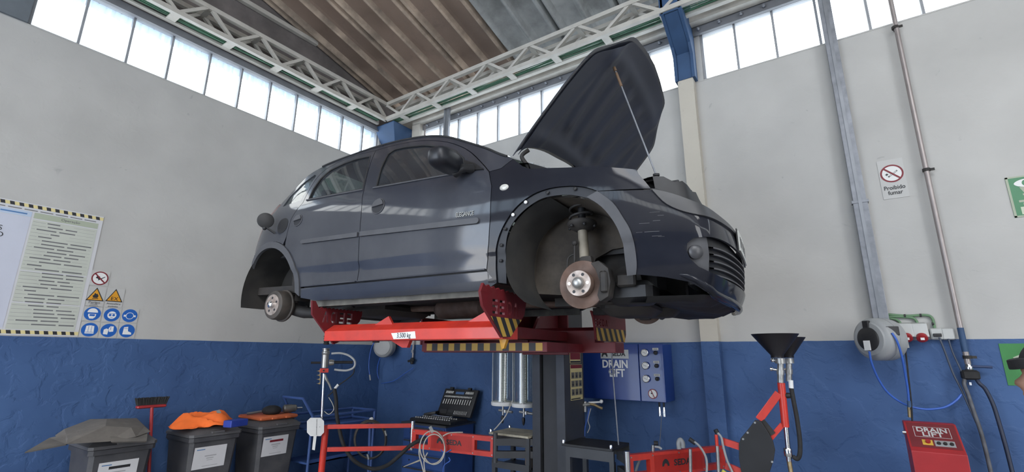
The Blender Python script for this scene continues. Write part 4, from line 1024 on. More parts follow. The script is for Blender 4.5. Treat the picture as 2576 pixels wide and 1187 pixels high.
    part(MB().tube([(-2.44, sd*.585, .02), (-2.50, sd*.55, .38)], .022, 12).tube([(-2.45, sd*.582, .08), (-2.49, sd*.56, .26)], .034, 12), 'rear_damper', DMET)
    mb = MB()
    for a in range(-12, 200, 8):
        u_, v_ = rarc(a, .90)
        mb.v += [(u_, sd*.79, v_+ZB), (u_, sd*.62, v_+ZB), (RA[0]+(u_-RA[0])*.92, sd*.48, RA[1]+(v_-RA[1])*.94+ZB)]
    for k in range(len(mb.v)//3-1):
        for j in range(2): mb.f.append((k*3+j, k*3+j+1, k*3+4+j, k*3+3+j))
    rw = mb.build('wheel_liner', LINER, car, local=True, smooth=1.0)
    poly = [(rarc(a, .90)[0], sd*.482, rarc(a, .90)[1]) for a in range(0, 181, 10)]+[(-2.83, sd*.482, .0), (-2.17, sd*.482, .0)]
    part(MB().prism(poly, (0, -sd*.02, 0)), 'well_wall', LINER, rw, smooth=0)
part(MB().tube([(-2.36, -.55, -.03), (-2.36, .55, -.03)], .035, 12), 'axle_beam', UNDER)

# ---- inside of the cabin
part(MB().prism([(-.46, -.70, .60), (-.80, -.70, .62), (-.86, -.70, .70), (-.80, -.70, .76), (-.46, -.70, .74)], (0, 1.40, 0)), 'dashboard', BLACK, bevel=.02)
part(MB().tube([(-1.02+.04*math.sin(a), .35+.18*math.cos(a), .68+.175*math.sin(a)) for a in [2*PI*k/24 for k in range(24)]], .016, 8, closed=True).bar((-1.02, .20, .68), (-1.02, .50, .68), .03, .05).bar((-1.02, .35, .68), (-.84, .35, .62), .05, .05), 'steering_wheel', BLACK)
for sd in (-1, 1):
    s1 = part(MB().rbox((-1.62, sd*.35-.24, .22), (-1.10, sd*.35+.24, .38), .06), 'front_seat', SEAT)
    part(MB().obox((-1.70, sd*.35, .66), (.13, 0, .02), (0, .44, 0), (-.18, 0, .58)), 'seat_back', SEAT, s1, bevel=.04)
    part(MB().obox((-1.80, sd*.35, 1.03), (.10, 0, .02), (0, .25, 0), (-.03, 0, .15)), 'head_rest', SEAT, s1, bevel=.03)
s2 = part(MB().rbox((-2.25, -.58, .24), (-1.85, .58, .42), .05), 'rear_bench', SEAT)
part(MB().obox((-2.34, 0, .66), (.13, 0, .02), (0, 1.10, 0), (-.14, 0, .46)), 'bench_back', SEAT, s2, bevel=.04)
for sd in (-1, 1): part(MB().obox((-2.41, sd*.33, .95), (.09, 0, 0), (0, .24, 0), (-.02, 0, .13)), 'head_rest', SEAT, s2, bevel=.03)
part(MB().box((-2.86, -.62, .40), (-2.42, .62, .42)), 'parcel_shelf', SEAT)

# ================================================================== the lift
def cpoly(pts, axis, val): return [carP(760+x*.3261, 680+y*.3261, axis, val) for x, y in pts]
LET = {
 'S': [[(0, 1), (.7, 1), (.7, .82), (.2, .82), (.2, .6), (.7, .6), (.7, 0), (0, 0), (0, .18), (.5, .18), (.5, .42), (0, .42)]],
 'E': [[(0, 0), (.7, 0), (.7, .18), (.2, .18), (.2, .41), (.6, .41), (.6, .59), (.2, .59), (.2, .82), (.7, .82), (.7, 1), (0, 1)]],
 'D': [[(0, 0), (.16, 0), (.16, 1), (0, 1)], [(.26, 0), (.55, 0), (.75, .25), (.75, .75), (.55, 1), (.26, 1), (.26, .82), (.48, .82), (.57, .7), (.57, .3), (.48, .18), (.26, .18)]],
 'A': [[(0, 0), (.2, 0), (.38, .7), (.56, 0), (.76, 0), (.48, 1), (.28, 1)]]}
def stencil(u0, u1, v0, v1, mirror=False):
    out = []; x = 0.0
    for ch in 'SEDA':
        for pl in LET[ch]: out.append([(x+a, b) for a, b in pl])
        x += 1.0
    W = x-.24; res = []
    for pl in out: res.append([((u1-(u1-u0)*a/W) if mirror else (u0+(u1-u0)*a/W), v0+(v1-v0)*b) for a, b in pl])
    return res
def clip(poly, conv):
    """Sutherland-Hodgman against a convex polygon"""
    n = len(conv); A = sum(conv[i][0]*conv[(i+1) % n][1]-conv[(i+1) % n][0]*conv[i][1] for i in range(n))
    if A < 0: conv = conv[::-1]
    out = poly
    for i in range(n):
        a, b = conv[i], conv[(i+1) % n]; src = out; out = []
        sd_ = lambda p: (b[0]-a[0])*(p[1]-a[1])-(b[1]-a[1])*(p[0]-a[0])
        for j in range(len(src)):
            p, q = src[j-1], src[j]; dp, dq = sd_(p), sd_(q)
            if dp*dq < 0: t = dp/(dp-dq); out.append((p[0]+(q[0]-p[0])*t, p[1]+(q[1]-p[1])*t))
            if dq >= 0: out.append(q)
        if not out: return []
    return out

lift = empty('column_lift', (-2.377, 4.3, 0), 0, 'red column lift with toothed jaws holding up the dark car', 'vehicle lift')
def lpart(mb, name, m, parent=None, **kw):
    mb.v = [tuple(C(v)) for v in mb.v]; return mb.build(name, m, parent or lift, **kw)
# column, a U section with a side cover
cb = MB().box((-2.554, 4.10, .02), (-2.470, 4.50, 2.55)).box((-2.285, 4.10, .02), (-2.200, 4.50, 2.55)).box((-2.47, 4.30, .02), (-2.285, 4.34, 2.55))
col = cb.build('column', DGREY, lift, smooth=0, bevel=.007)
MB().box((-2.455, 4.135, .02), (-2.300, 4.17, 1.72)).build('cover_strip', mat('matt_grey_cover', (.040, .041, .046), .6), lift, smooth=0)
for x in (-2.552, -2.287): MB().box((x, 4.092, .02), (x+.085, 4.099, 2.5)).build('slide_rail', mat('worn_slide', (.07, .072, .08), .3, .4), col, smooth=0)
MB().box((-2.75, 3.85, 0), (-2.0, 4.75, .02)).build('base_plate', DGREY, lift, smooth=0)
# warning stickers on the side of the column
def side_sticker(x0, y0, x1, y1, name, m, parent, lift_off=.002, **kw):
    a = onX(x0, y0, -2.2+.001); b = onX(x1, y1, -2.2+.001)
    fm = flat((-2.2+lift_off, min(a.y, b.y), min(a.z, b.z)), (0, 1, 0), (0, 0, 1))
    W, H = abs(b.y-a.y), abs(b.z-a.z)
    return plate(name, rect(0, 0, W, H), fm, m, parent, thick=.0015, **kw), fm, W, H
st1, fm, W_, H_ = side_sticker(1433, 887, 1460, 913, 'warning_sticker', PYELLOW, col)
quads('print', [rect(.006, H_*.35, W_-.006, H_*.98)], fm, -.0012, REDINK, st1); quads('print', [rect(.006, .004, W_-.006, H_*.22)], fm, -.0014, INK, st1)
st2, fm, W_, H_ = side_sticker(1434, 917, 1466, 1003, 'warning_sticker', PYELLOW, col)
quads('print', [rect(.005, H_*.89, W_-.005, H_*.99)], fm, -.0012, REDINK, st2)
for r in range(3):
    for c_ in range(3):
        u = W_*(.06+.31*c_); v = H_*(.60-.235*r)
        quads('pictogram', [rect(u, v, u+W_*.27, v+H_*.18)], fm, -.0012, mat('pictogram_grey', (.20, .19, .15), .5), st2)
        quads('pictogram_figure', [rect(u+W_*.07, v+H_*.03, u+W_*.19, v+H_*.10), rect(u+W_*.10, v+H_*.11, u+W_*.16, v+H_*.15)], fm, -.0016, INK, st2)
quads('print', [rect(.006, .006, W_*.8, H_*.05)], fm, -.0012, INK, st2)

# jaw frame (drawn in the car's axes)
Z0 = -.275
nb = [(-.70, Z0), (-.70, -.207), (-.625, -.160), (-.52, -.160), (-.52, Z0)]
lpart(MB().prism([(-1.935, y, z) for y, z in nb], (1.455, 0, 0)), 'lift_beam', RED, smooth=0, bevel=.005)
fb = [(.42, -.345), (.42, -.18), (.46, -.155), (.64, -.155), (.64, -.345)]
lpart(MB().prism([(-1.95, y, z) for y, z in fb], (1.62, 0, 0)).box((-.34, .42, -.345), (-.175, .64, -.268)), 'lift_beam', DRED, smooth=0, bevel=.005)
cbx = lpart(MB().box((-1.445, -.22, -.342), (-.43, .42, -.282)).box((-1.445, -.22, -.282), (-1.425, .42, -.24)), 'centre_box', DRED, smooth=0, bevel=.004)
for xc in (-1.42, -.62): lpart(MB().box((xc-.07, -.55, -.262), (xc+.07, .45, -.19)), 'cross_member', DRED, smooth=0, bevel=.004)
for k in range(19):
    x = -1.40+.94*k/19
    pl = clip([(x, -.345), (x+.025, -.345), (x+.025, -.28), (x, -.28)], rect(-1.40, -.336, -.47, -.284))
    lpart(MB().prism([(u, -.2215, v) for u, v in rect(x, -.336, x+.94/19-.001, -.286)], (0, .0012, 0)), 'hazard_stripe', YELLOW if k % 2 == 0 else INK, cbx, smooth=0)
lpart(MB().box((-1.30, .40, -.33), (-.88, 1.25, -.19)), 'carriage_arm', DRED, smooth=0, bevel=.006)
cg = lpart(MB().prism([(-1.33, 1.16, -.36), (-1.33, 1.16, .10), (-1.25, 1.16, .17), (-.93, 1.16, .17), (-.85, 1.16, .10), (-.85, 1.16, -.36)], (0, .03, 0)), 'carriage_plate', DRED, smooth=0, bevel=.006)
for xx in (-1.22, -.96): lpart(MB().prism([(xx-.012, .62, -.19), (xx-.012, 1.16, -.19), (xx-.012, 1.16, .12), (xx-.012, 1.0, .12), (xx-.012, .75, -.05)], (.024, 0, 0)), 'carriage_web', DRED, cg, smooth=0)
# triangular lugs on the near beam
for xx in (-1.42, -.66):
    lpart(MB().prism([(xx-.10, -.64, -.17), (xx+.02, -.64, -.115), (xx+.06, -.64, -.17)], (0, .02, 0)), 'beam_lug', RED, smooth=0)
lpart(MB().prism([(-1.40, -.60, Z0), (-1.30, -.60, Z0-.045), (-1.26, -.60, Z0-.045), (-1.24, -.60, Z0)], (0, .03, 0)), 'beam_lug', RED, smooth=0)

def jaw(name, outline, fm, holes, region, parent_mat, stripe_off, slant, thick=.016):
    j = plate(name, outline, fm, parent_mat, lift, thick=thick, holes=holes)
    if region:
        quads('stripe_panel', [region], fm, -.0012, INK, j)
        us = [p[0] for p in region]; vs = [p[1] for p in region]; w_ = slant[1]
        u = min(us)-.4; k = 0
        while u < max(us)+.4:
            pl = clip([(u, min(vs)-.01), (u+w_, min(vs)-.01), (u+w_+slant[0], max(vs)+.01), (u+slant[0], max(vs)+.01)], region)
            if len(pl) > 2 and k % 2 == 0: quads('hazard_stripe', [pl], fm, -.0020, YELLOW, j)
            u += w_; k += 1
    for (bu, bv) in ():
        pass
    return j
ex, ey, ez = (R3 @ Vector(a) for a in ((1, 0, 0), (0, 1, 0), (0, 0, 1)))
def plane_x(x): return flat(C((x, 0, 0)), ey, ez)         # u = across the car, v = height
def serrate(a, b, n, h):
    out = []
    for k in range(n):
        t0, t1 = k/n, (k+.5)/n
        out += [(a[0]+(b[0]-a[0])*t0, a[1]+(b[1]-a[1])*t0), (a[0]+(b[0]-a[0])*t1, a[1]+(b[1]-a[1])*t1-h)]
    return out+[b]
xj = -.462
o1 = [(p.y, p.z) for p in cpoly([(1400, 95), (1378, 160), (1395, 270), (1545, 520), (1610, 515), (1715, 345), (1735, 210)], 0, xj)]
top = serrate((o1[-1][0]-.02, o1[-1][1]+.005), o1[0], 9, .016)
o1b = o1+top[:-1]
tx = [(p.y, p.z) for p in cpoly([(1468, 330), (1668, 255)], 0, xj)]
rg = [(p.y, p.z) for p in cpoly([(1452, 352), (1693, 382), (1609, 510), (1543, 512)], 0, xj)]
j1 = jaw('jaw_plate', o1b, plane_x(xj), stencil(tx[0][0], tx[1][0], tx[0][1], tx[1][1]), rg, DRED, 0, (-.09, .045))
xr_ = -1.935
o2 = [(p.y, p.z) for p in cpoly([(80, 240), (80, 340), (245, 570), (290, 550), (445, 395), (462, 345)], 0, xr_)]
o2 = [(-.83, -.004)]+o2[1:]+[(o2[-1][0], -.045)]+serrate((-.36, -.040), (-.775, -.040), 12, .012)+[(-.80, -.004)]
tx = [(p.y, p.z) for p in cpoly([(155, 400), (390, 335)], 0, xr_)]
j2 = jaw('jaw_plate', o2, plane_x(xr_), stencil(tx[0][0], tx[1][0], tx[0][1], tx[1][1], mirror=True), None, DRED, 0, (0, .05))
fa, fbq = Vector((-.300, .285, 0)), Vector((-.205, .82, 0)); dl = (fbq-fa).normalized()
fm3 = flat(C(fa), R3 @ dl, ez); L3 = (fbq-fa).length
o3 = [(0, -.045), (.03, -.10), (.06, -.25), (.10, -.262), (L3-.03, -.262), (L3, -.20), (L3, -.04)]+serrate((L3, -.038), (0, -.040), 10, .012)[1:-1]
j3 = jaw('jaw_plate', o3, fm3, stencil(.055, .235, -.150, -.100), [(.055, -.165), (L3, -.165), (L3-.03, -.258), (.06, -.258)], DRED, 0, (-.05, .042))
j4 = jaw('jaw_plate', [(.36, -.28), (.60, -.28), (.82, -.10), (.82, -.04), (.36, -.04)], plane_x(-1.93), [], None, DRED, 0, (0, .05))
# yellow safety hook under the front jaw, rating label on the beam
hk = carP(1262, 842, 1, -.62)
lpart(MB().prism([hk+Vector(v) for v in ((-.026, 0, .022), (-.014, 0, .030), (.004, 0, .022), (.022, 0, .040), (.036, 0, .034), (.042, 0, -.004), (.014, 0, -.078), (-.002, 0, -.082), (-.020, 0, -.02))], (0, .03, 0)), 'safety_hook', mat('hook_yellow', (.66, .33, .02), .4), lift, bevel=.004)
a = [carP(x, y, 1, -.7015) for x, y in ((984, 838), (1044, 833), (1046, 851), (990, 853))]
fml = lambda u, v, w: C(Vector((u, -.7015+w, v)))
lab = quads('rating_label', [[(p.x, p.z) for p in a]], fml, 0, WHITE, lift)
c0 = (a[0]+a[1]+a[2]+a[3])/4
text('rating_text', '3.500 kg', .042, C(c0+Vector((0, -.0015, 0))), ex, ez, INK, lab, ext=.0004, xs=.80)

# ---- trays beside the column
def tray(name, x0, x1, y0, y1, top_m, label, shelves):
    e = empty(name, ((x0+x1)/2, (y0+y1)/2, 0), 0, label, 'tray stand')
    MB().box((x0-.03, y0-.02, .935), (x1, y1, .955)).build('tray_top', top_m, e, smooth=0, bevel=.004)
    for ya, yb in ((y0, y0+.02), (y1-.02, y1)): MB().box((x0, ya, .85), (x1, yb, .935)).build('tray_rim', DGREY, e, smooth=0)
    for x in (x0+.02, x1-.02):
        for y in (y0+.02, y1-.02): MB().box((x-.02, y-.02, 0), (x+.02, y+.02, .85)).build('leg', DGREY, e, smooth=0)
    for z in shelves: MB().box((x0, y0, z-.06), (x1, y1, z-.045)).box((x0, y0-.005, z-.06), (x1, y0+.015, z)).build('shelf', DGREY, e, smooth=0)
    for (x, y) in ((x0-.02, y0), (x1-.02, y0) if x1 > -2 else (x0-.02, y1-.03)): MB().lathe([(.014, 0), (.014, .02), (.010, .03)], (x, y, .955), (0, 0, 1), 10).build('stop_pin', CHROME, e)
    return e
tray('tray_stand', -3.00, -2.57, 4.06, 4.42, WOOD, 'dark steel tray stand with a pale stained board beside the column', (.70,))
tray('tray_stand', -2.12, -1.68, 3.94, 4.30, BLACK, 'dark steel tray stand with a black top under the blue control box', (.66,))
mb = MB().rbox((-2.68, 4.15, .656), (-2.60, 4.27, .83), .008)
mb.build('cardboard_box', mat('brown_card', (.27, .20, .15), .8), label='small brown box on the shelf beside the column', cat='box')

# ---- measuring glasses left of the column
vs_ = empty('measuring_glasses', (-2.92, 4.32, 1.12), 0, 'pair of clear cylinders with perforated inner tubes beside the column', 'glass cylinders')
perf = mat('perforated_tube', (.74, .73, .66), .85, var=.03, spec=.1)
nt = perf.node_tree; pn = nt.nodes['Principled BSDF']
tcn = nt.nodes.new('ShaderNodeTexCoord'); sepn = nt.nodes.new('ShaderNodeSeparateXYZ'); nt.links.new(tcn.outputs['Object'], sepn.inputs[0])
def _node(op, a, b=None):
    m_ = nt.nodes.new('ShaderNodeMath'); m_.operation = op
    for i_, v_ in enumerate((a, b)):
        if v_ is None: continue
        if hasattr(v_, 'is_output'): nt.links.new(v_, m_.inputs[i_])
        else: m_.inputs[i_].default_value = v_
    return m_.outputs[0]
hole = _node('MULTIPLY', _node('GREATER_THAN', _node('SINE', _node('MULTIPLY', sepn.outputs['Z'], 2*PI/.0165)), .2), _node('GREATER_THAN', _node('SINE', _node('MULTIPLY', sepn.outputs['X'], 2*PI/.016)), .1))
mxp = nt.nodes.new('ShaderNodeMix'); mxp.data_type = 'RGBA'; nt.links.new(hole, mxp.inputs[0]); mxp.inputs[6].default_value = (.74, .73, .66, 1); mxp.inputs[7].default_value = (.10, .095, .08, 1)
nt.links.new(mxp.outputs[2], pn.inputs['Base Color'])
for xc in (-3.045, -2.785):
    MB().lathe([(.105, 0), (.105, .66)], (xc, 4.30, 1.225), (0, 0, 1), 32, cap=False).build('glass_cylinder', CLEAR, vs_)
    MB().lathe([(.036, 0), (.036, .66)], (xc, 4.30, 1.225), (0, 0, 1), 20).build('perforated_tube', perf, vs_)
    MB().lathe([(.118, 0), (.124, .008), (.124, .034), (.112, .042)], (xc, 4.30, 1.185), (0, 0, 1), 32).build('base_ring', WHITE, vs_)
    MB().lathe([(.118, 0), (.124, .008), (.124, .04), (.06, .05)], (xc, 4.30, 1.88), (0, 0, 1), 32).build('top_cap', LGREY, vs_)
    MB().tube([(xc, 4.30, 1.19), (xc, 4.30, 1.09)], .012, 10).tube([(xc-.05, 4.30, 1.135), (xc+.12, 4.30, 1.125)], .013, 10).lathe([(.024, 0), (.024, .03)], (xc+.03, 4.30, 1.115), (0, 0, 1), 10).build('drain_pipe', STEEL, vs_)
    MB().lathe([(.013, 0), (.018, .02), (.012, .06), (.004, .075)], (xc+.01, 4.28, 1.085), (0, 0, -1), 10).build('drain_tap', BLACK, vs_)
    for k in range(4):
        a_ = 2*PI*k/4+.5; MB().tube([(xc+.114*math.cos(a_), 4.30+.114*math.sin(a_), 1.20), (xc+.114*math.cos(a_), 4.30+.114*math.sin(a_), 1.90)], .005, 6).build('tie_rod', STEEL, vs_)
MB().box((-2.68, 4.30, 1.9), (-2.554, 4.34, 1.96)).box((-3.10, 4.33, 1.93), (-2.56, 4.36, 1.97)).build('hanger', DGREY, vs_, smooth=0)
MB().tube(sm3([(-2.90, 4.27, 1.25), (-2.95, 4.22, 1.10), (-3.02, 4.18, 1.0), (-3.05, 4.15, .96)]), .006, 8).build('drain_hose', CHOSE, vs_)

# ---- left swing arm with the drilling unit
arm = empty('swing_arm', (-2.85, 3.92, 0), 0, 'red folding swing arm carrying the drilling unit left of the column', 'swing arm')
def arm_plate(A, B, z0, z1, e, lab_u):
    A = Vector((*A, 0)); B = Vector((*B, 0)); d = (B-A); L = d.length; d.normalize()
    fm = flat(Vector((A.x, A.y, 0)), d, (0, 0, 1))
    h = z1-z0
    p = plate('arm_plate', rect(0, z0, L, z1), fm, RED, e, thick=.05, holes=[rect(.05, z0+h*.25, L*.21, z1-h*.25), rect(L*.77, z0+h*.25, L-.05, z1-h*.25)])
    quads('logo_panel', [rect(L*.25, z0+h*.12, L*.74, z1-h*.12)], fm, -.0012, mat('red_panel', (.44, .024, .016), .4), p)
    text('logo', 'SEDA', h*.36, fm(L*.53, (z0+z1)/2, -.002), d, (0, 0, 1), INK, p, ext=.0004, bold=.002, xs=1.15)
    lc = fm(L*.36, (z0+z1)/2, 0); 
    quads('logo_mark', [[(L*.36+math.cos(t)*h*.21, (z0+z1)/2-h*.10+math.sin(t)*h*.30) for t in [PI*k/10 for k in range(11)]]+[(L*.36+math.cos(t)*h*.10, (z0+z1)/2-h*.10+math.sin(t)*h*.12) for t in [PI*k/10 for k in range(10, -1, -1)]]], fm, -.0022, INK, p)
    for u in (.03, L*.235, L*.5, L*.755, L-.03):
        for v in (z0+.018, z1-.018): MB().lathe([(.006, 0), (.006, .005)], fm(u, v, 0), fm(u, v, -1)-fm(u, v, 0), 8).build('rivet', STEEL, p)
    return p, fm, L
# left end first so that the lettering reads from the left
ap, afm, aL = arm_plate((-3.82, 3.77), (-2.85, 3.90), .765, .945, arm, 0)
def fp(x, y, X, Y, push=0.0):
    p = facing(x, y, X, Y); n = Vector((X, Y, 0)).normalized(); return p-n*push
TX, TY = -4.50, 3.24
for (ya, yb) in ((1073, 1070), (1130, 1125)):
    a = facing(824, ya, TX, TY); b = facing(1041, yb, -3.84, 3.80)
    b = Vector((-3.845, 3.80, a.z+.004)) 
    MB().bar(a, b, .035, .042).build('arm_bar', RED, arm, smooth=0, bevel=.004)
MB().tube([(-3.845, 3.80, .74), (-3.845, 3.80, 1.02)], .022, 14).build('pivot_pin', CHROME, arm)
MB().tube([(-2.85, 3.905, .72), (-2.85, 3.905, .98)], .022, 14).bar((-2.85, 3.91, .90), (-2.56, 4.12, .90), .05, .06).bar((-2.85, 3.91, .79), (-2.56, 4.12, .79), .05, .06).build('pivot_bracket', DGREY, arm)
pt_ = facing(800, 1050, TX, TY)
MB().tube([(TX-.035, TY, 0), (TX-.025, TY, .985)], .032, 16).build('arm_post', RED, arm)
MB().box((TX-.18, TY-.15, 0), (TX+.12, TY+.15, .02)).build('post_foot', DRED, arm, smooth=0)
g = lambda x, y, push=0.0: fp(740+x*.2923, 840+y*.2923, TX, TY, push)
du = empty('drilling_unit', tuple(g(262, 700)), 0, 'metal drilling unit with black bellows and clear tube on the red post', 'drilling unit')
ax_ = (g(275, 60)-g(240, 700)).normalized()
def cyl(mb, x0, y0, x1, y1, wpx, n=16):
    a, b = g(x0, y0), g(x1, y1); r = wpx*.2923/2*math.hypot(TX, TY)/FPX*.86; return mb.tube([a, b], r, n)
cyl(MB(), 255, 340, 237, 740, 22).build('chrome_rod', CHROME, du)
pr = []
L_ = (g(278, 0)-g(276, 92)).length
for k in range(9): pr += [(.024+.006*(k % 2), L_*k/9)]
MB().lathe(pr, g(276, 92), ax_, 20).build('bellows', RUBBER, du)
MB().lathe([(.036, 0), (.041, .006), (.041, .03), (.033, .036), (.033, .052), (.037, .056), (.036, .066)], g(272, 178), ax_, 24).build('collar', STEEL, du)
cyl(MB(), 270, 175, 262, 290, 60).lathe([(.030, 0), (.033, .02), (.026, .05)], g(300, 245), g(350, 245)-g(300, 245), 14).build('drill_body', mat('brushed_alloy', (.45, .44, .42), .35, .8), du)
cyl(cyl(MB(), 345, 243, 505, 243, 26), 145, 247, 228, 247, 20).build('handle', BLACK, du)
a, b = g(222, 290, .04), g(297, 335, .04)
MB().obox((a+b)/2, (g(297, 310)-g(222, 310)), ax_*.042, (a-g(222, 290)).normalized()*.05).build('clamp_block', RED, du, smooth=0, bevel=.004)
MB().lathe([(.009, 0), (.009, .012)], g(255, 313, .06), (a-g(222, 290)), 12).build('clamp_knob', BLACK, du)
MB().tube(sm3([g(320, 168), g(400, 165), g(470, 185), g(520, 230), g(515, 285), g(460, 312), g(400, 312), g(345, 305)]), .011, 10).build('clear_tube', mat('cloudy_tube', (.52, .53, .53), .25, var=.08), du)
mb = MB()
for k in range(4):
    y0 = 318+36*k; mb.lathe([(.012, 0), (.003, .02), (.001, .032)], g(222, y0), g(185, y0)-g(222, y0), 8)
mb.tube([g(224, 300), g(224, 430)], .004, 6).build('pin_rack', BRASS, du)
MB().tube(sm3([g(262, 345), g(275, 385), g(300, 430), g(320, 480)]), [.012, .012, .012, .013, .014, .014, .015, .015, .014, .012, .012, .012, .011, .011, .010, .010, .009, .009, .008], 10).build('outlet_elbow', STEEL, du)
MB().tube(sm3([g(380, 435), g(350, 470)]), .014, 10).build('hose_ferrule', WHITE, du)
MB().tube(sm3([g(518, 300), g(505, 345), g(440, 400), g(385, 440), g(340, 490), g(290, 535)]), .006, 8).build('thin_hose', RUBBER, du)
MB().tube(sm3([g(298, 545), g(330, 600), g(340, 650), g(300, 690), g(260, 665)]), .004, 8).build('cable', CHOSE, du)
# white gauge plate with its lever
gp_ = [g(x, y, .05) for x, y in ((112, 745), (142, 716), (228, 716), (258, 745), (258, 840), (228, 872), (142, 872), (112, 840))]
n_ = Vector((TX, TY, 0)).normalized()
gd = MB().prism(gp_, n_*.012).build('gauge_plate', WHITE, du, smooth=0)
MB().prism([g(x, y, .064) for x, y in ((170, 860), (196, 860), (180, 990), (156, 985))], n_*.008).build('gauge_lever', WHITE, gd, smooth=0)
MB().tube([g(197, 725, .052), g(192, 865, .052)], .0015, 6).build('gauge_line', GINK, gd)
for (x, y) in ((195, 742), (222, 793), (195, 795)): MB().lathe([(.004, 0), (.004, .003)], g(x, y, .05), -n_, 8).build('gauge_screw', STEEL, gd)
# thick drain hose sagging from the unit back to the arm
hp = [g(345, 470), g(360, 560), g(365, 680), g(385, 800), g(420, 940), g(480, 1050), g(560, 1120), g(680, 1160)]
h2 = [facing(740+x*.2923, 840+y*.2923, -4.05, 3.5) for x, y in ((800, 1130),)]+[facing(740+x*.2923, 840+y*.2923, -3.85, 3.58) for x, y in ((900, 1050), (1000, 960))]+[facing(740+x*.2923, 840+y*.2923, -3.72, 3.72) for x, y in ((1080, 915), (1140, 895))]
MB().tube(sm3(hp+h2, 5), .019, 12).build('drain_hose', RUBBER, label='thick black hose sagging between the drilling unit and the red arm', cat='hose')
# coil of pale tubing hung on the arm
e = empty('tubing_coil', tuple(afm(.36, .86, -.02)), 0, 'coil of milky tubing hung on the red lettered arm', 'hose')
g2 = lambda x, y, push=.06: fp(740+x*.2923, 840+y*.2923, -3.45, 3.80, push)
for k, (cx_, cy_, rx_, ry_) in enumerate(((1190, 965, 105, 140), (1205, 980, 92, 128))):
    MB().tube([g2(cx_+rx_*math.cos(t), cy_+ry_*math.sin(t), .06+.012*k) for t in [2*PI*q/36 for q in range(36)]], .006, 8, closed=True).build('tube_ring', CHOSE, e)
MB().tube(sm3([g2(1280, 870), g2(1330, 845), g2(1400, 838), g2(1450, 838)]), .006, 8).build('tube_end', CHOSE, e)
MB().tube(sm3([g2(1455, 850), g2(1460, 900), g2(1475, 950), g2(1510, 1000)]), .005, 8).build('tube_end', BRHOSE, e)
MB().bar(g2(1170, 790, .05), g2(1195, 840, .05), .025, .03).build('hook', GREY, e)
MB().tube(sm3([g2(1085, 930), g2(1078, 1020), g2(1100, 1110), g2(1120, 1185)]), .006, 8).tube(sm3([g2(1150, 1010), g2(1120, 1080), g2(1130, 1190)]), .006, 8).build('tube_end', CHOSE, e)
MB().tube([g2(945, 1130), g2(1085, 1075)], [.003, .009], 8).build('tube_nozzle', mat('dusty_nozzle', (.42, .38, .30), .6), e)
MB().tube(sm3([g2(1350, 985), g2(1300, 1010), g2(1260, 985)]), .005, 8).tube(sm3([g2(1330, 1050), g2(1340, 1080), g2(1290, 1120), g2(1280, 1190)]), .005, 8).build('blue_tube', BHOSE, e)
# brown hose ring behind, on a blue stand
e = empty('hose_ring', tuple(facing(934, 1180, -4.60, 4.15)-Vector((0, 0, .1))), 0, 'ring of brown hose hung on a slim blue stand', 'hose')
g3 = lambda x, y, push=0.0: fp(740+x*.2923, 840+y*.2923, -4.60, 4.15, push)
for k in range(3): MB().tube([g3(657+(138-4*k)*math.cos(t), 905+(165-5*k)*math.sin(t), .02+.016*k) for t in [2*PI*q/36 for q in range(36)]], .010, 8, closed=True).build('hose_loop', BRHOSE, e)
b_ = g3(650, 1187)
MB().tube([(b_.x, b_.y, 0), g3(655, 740)], .016, 10).build('stand_post', CARTBLUE, e)
MB().ball(g3(665, 735), .026).build('stand_knob', WHITE, e)
for (x, y) in ((790, 850), (640, 1050)): MB().tube([g3(x-8, y-25, .06), g3(x+4, y+18, .06)], .013, 8).build('hose_ferrule', STEEL, e)

# ---- right swing arm and its fluid nozzles
arm2 = empty('swing_arm', (-1.51, 3.84, 0), 0, 'red lettered swing arm right of the column with steel nozzles', 'swing arm')
ap2, afm2, aL2 = arm_plate((-1.51, 3.82), (-.98, 4.70), .765, .945, arm2, 0)
MB().tube([(-1.515, 3.815, .74), (-1.515, 3.815, .975)], .024, 14).build('pivot_pin', CHROME, arm2)
MB().bar((-1.52, 3.85, .90), (-1.66, 4.02, .90), .05, .06).bar((-1.52, 3.85, .79), (-1.66, 4.02, .79), .05, .06).build('pivot_bracket', DGREY, arm2, smooth=0)
h = lambda x, y, push=0.0, X=-1.20, Y=4.25: fp(1560+x*.3092, 820+y*.3092, X, Y, push)
def nozzle(label, rod, cap, hose, tip=None):
    e = empty('fluid_nozzle', tuple(h(*rod[-1])), 0, label, 'nozzle')
    MB().tube([h(*q, .08) for q in rod], .013, 10).build('nozzle_tube', STEEL, e)
    if cap: MB().tube([h(*q, .08) for q in cap], .017, 10).build('nozzle_cap', BLACK, e)
    if tip: MB().tube([h(*q, .08) for q in tip], .013, 10).build('nozzle_grip', RED, e)
    if hose: MB().tube(sm3([h(*q, .09) for q in hose]), .009, 8).build('nozzle_hose', GREY, e)
nozzle('steel nozzle with a black cap hooked on the right arm', [(568, 985), (572, 1240)], [(560, 905), (610, 940)], [(600, 925), (640, 960), (680, 1020), (700, 1090), (695, 1240)])
nozzle('steel nozzle with a red grip hooked on the right arm', [(783, 960), (800, 1240)], [(770, 830), (785, 860)], [(785, 855), (815, 890), (830, 960), (860, 1070), (900, 1160), (930, 1240)], tip=[(775, 870), (782, 960)])
nozzle('short silver valve standing on the right arm', [(272, 955), (270, 1025)], [(278, 938), (312, 940)], [(285, 965), (320, 970), (340, 985)])
MB().tube(sm3([h(215, 1020, .07), h(180, 1050, .08), h(150, 1110, .08), (h(110, 1240, .08))]), .011, 8).build('grey_hose', GREY, label='grey hose bent over the left end of the right arm', cat='hose')
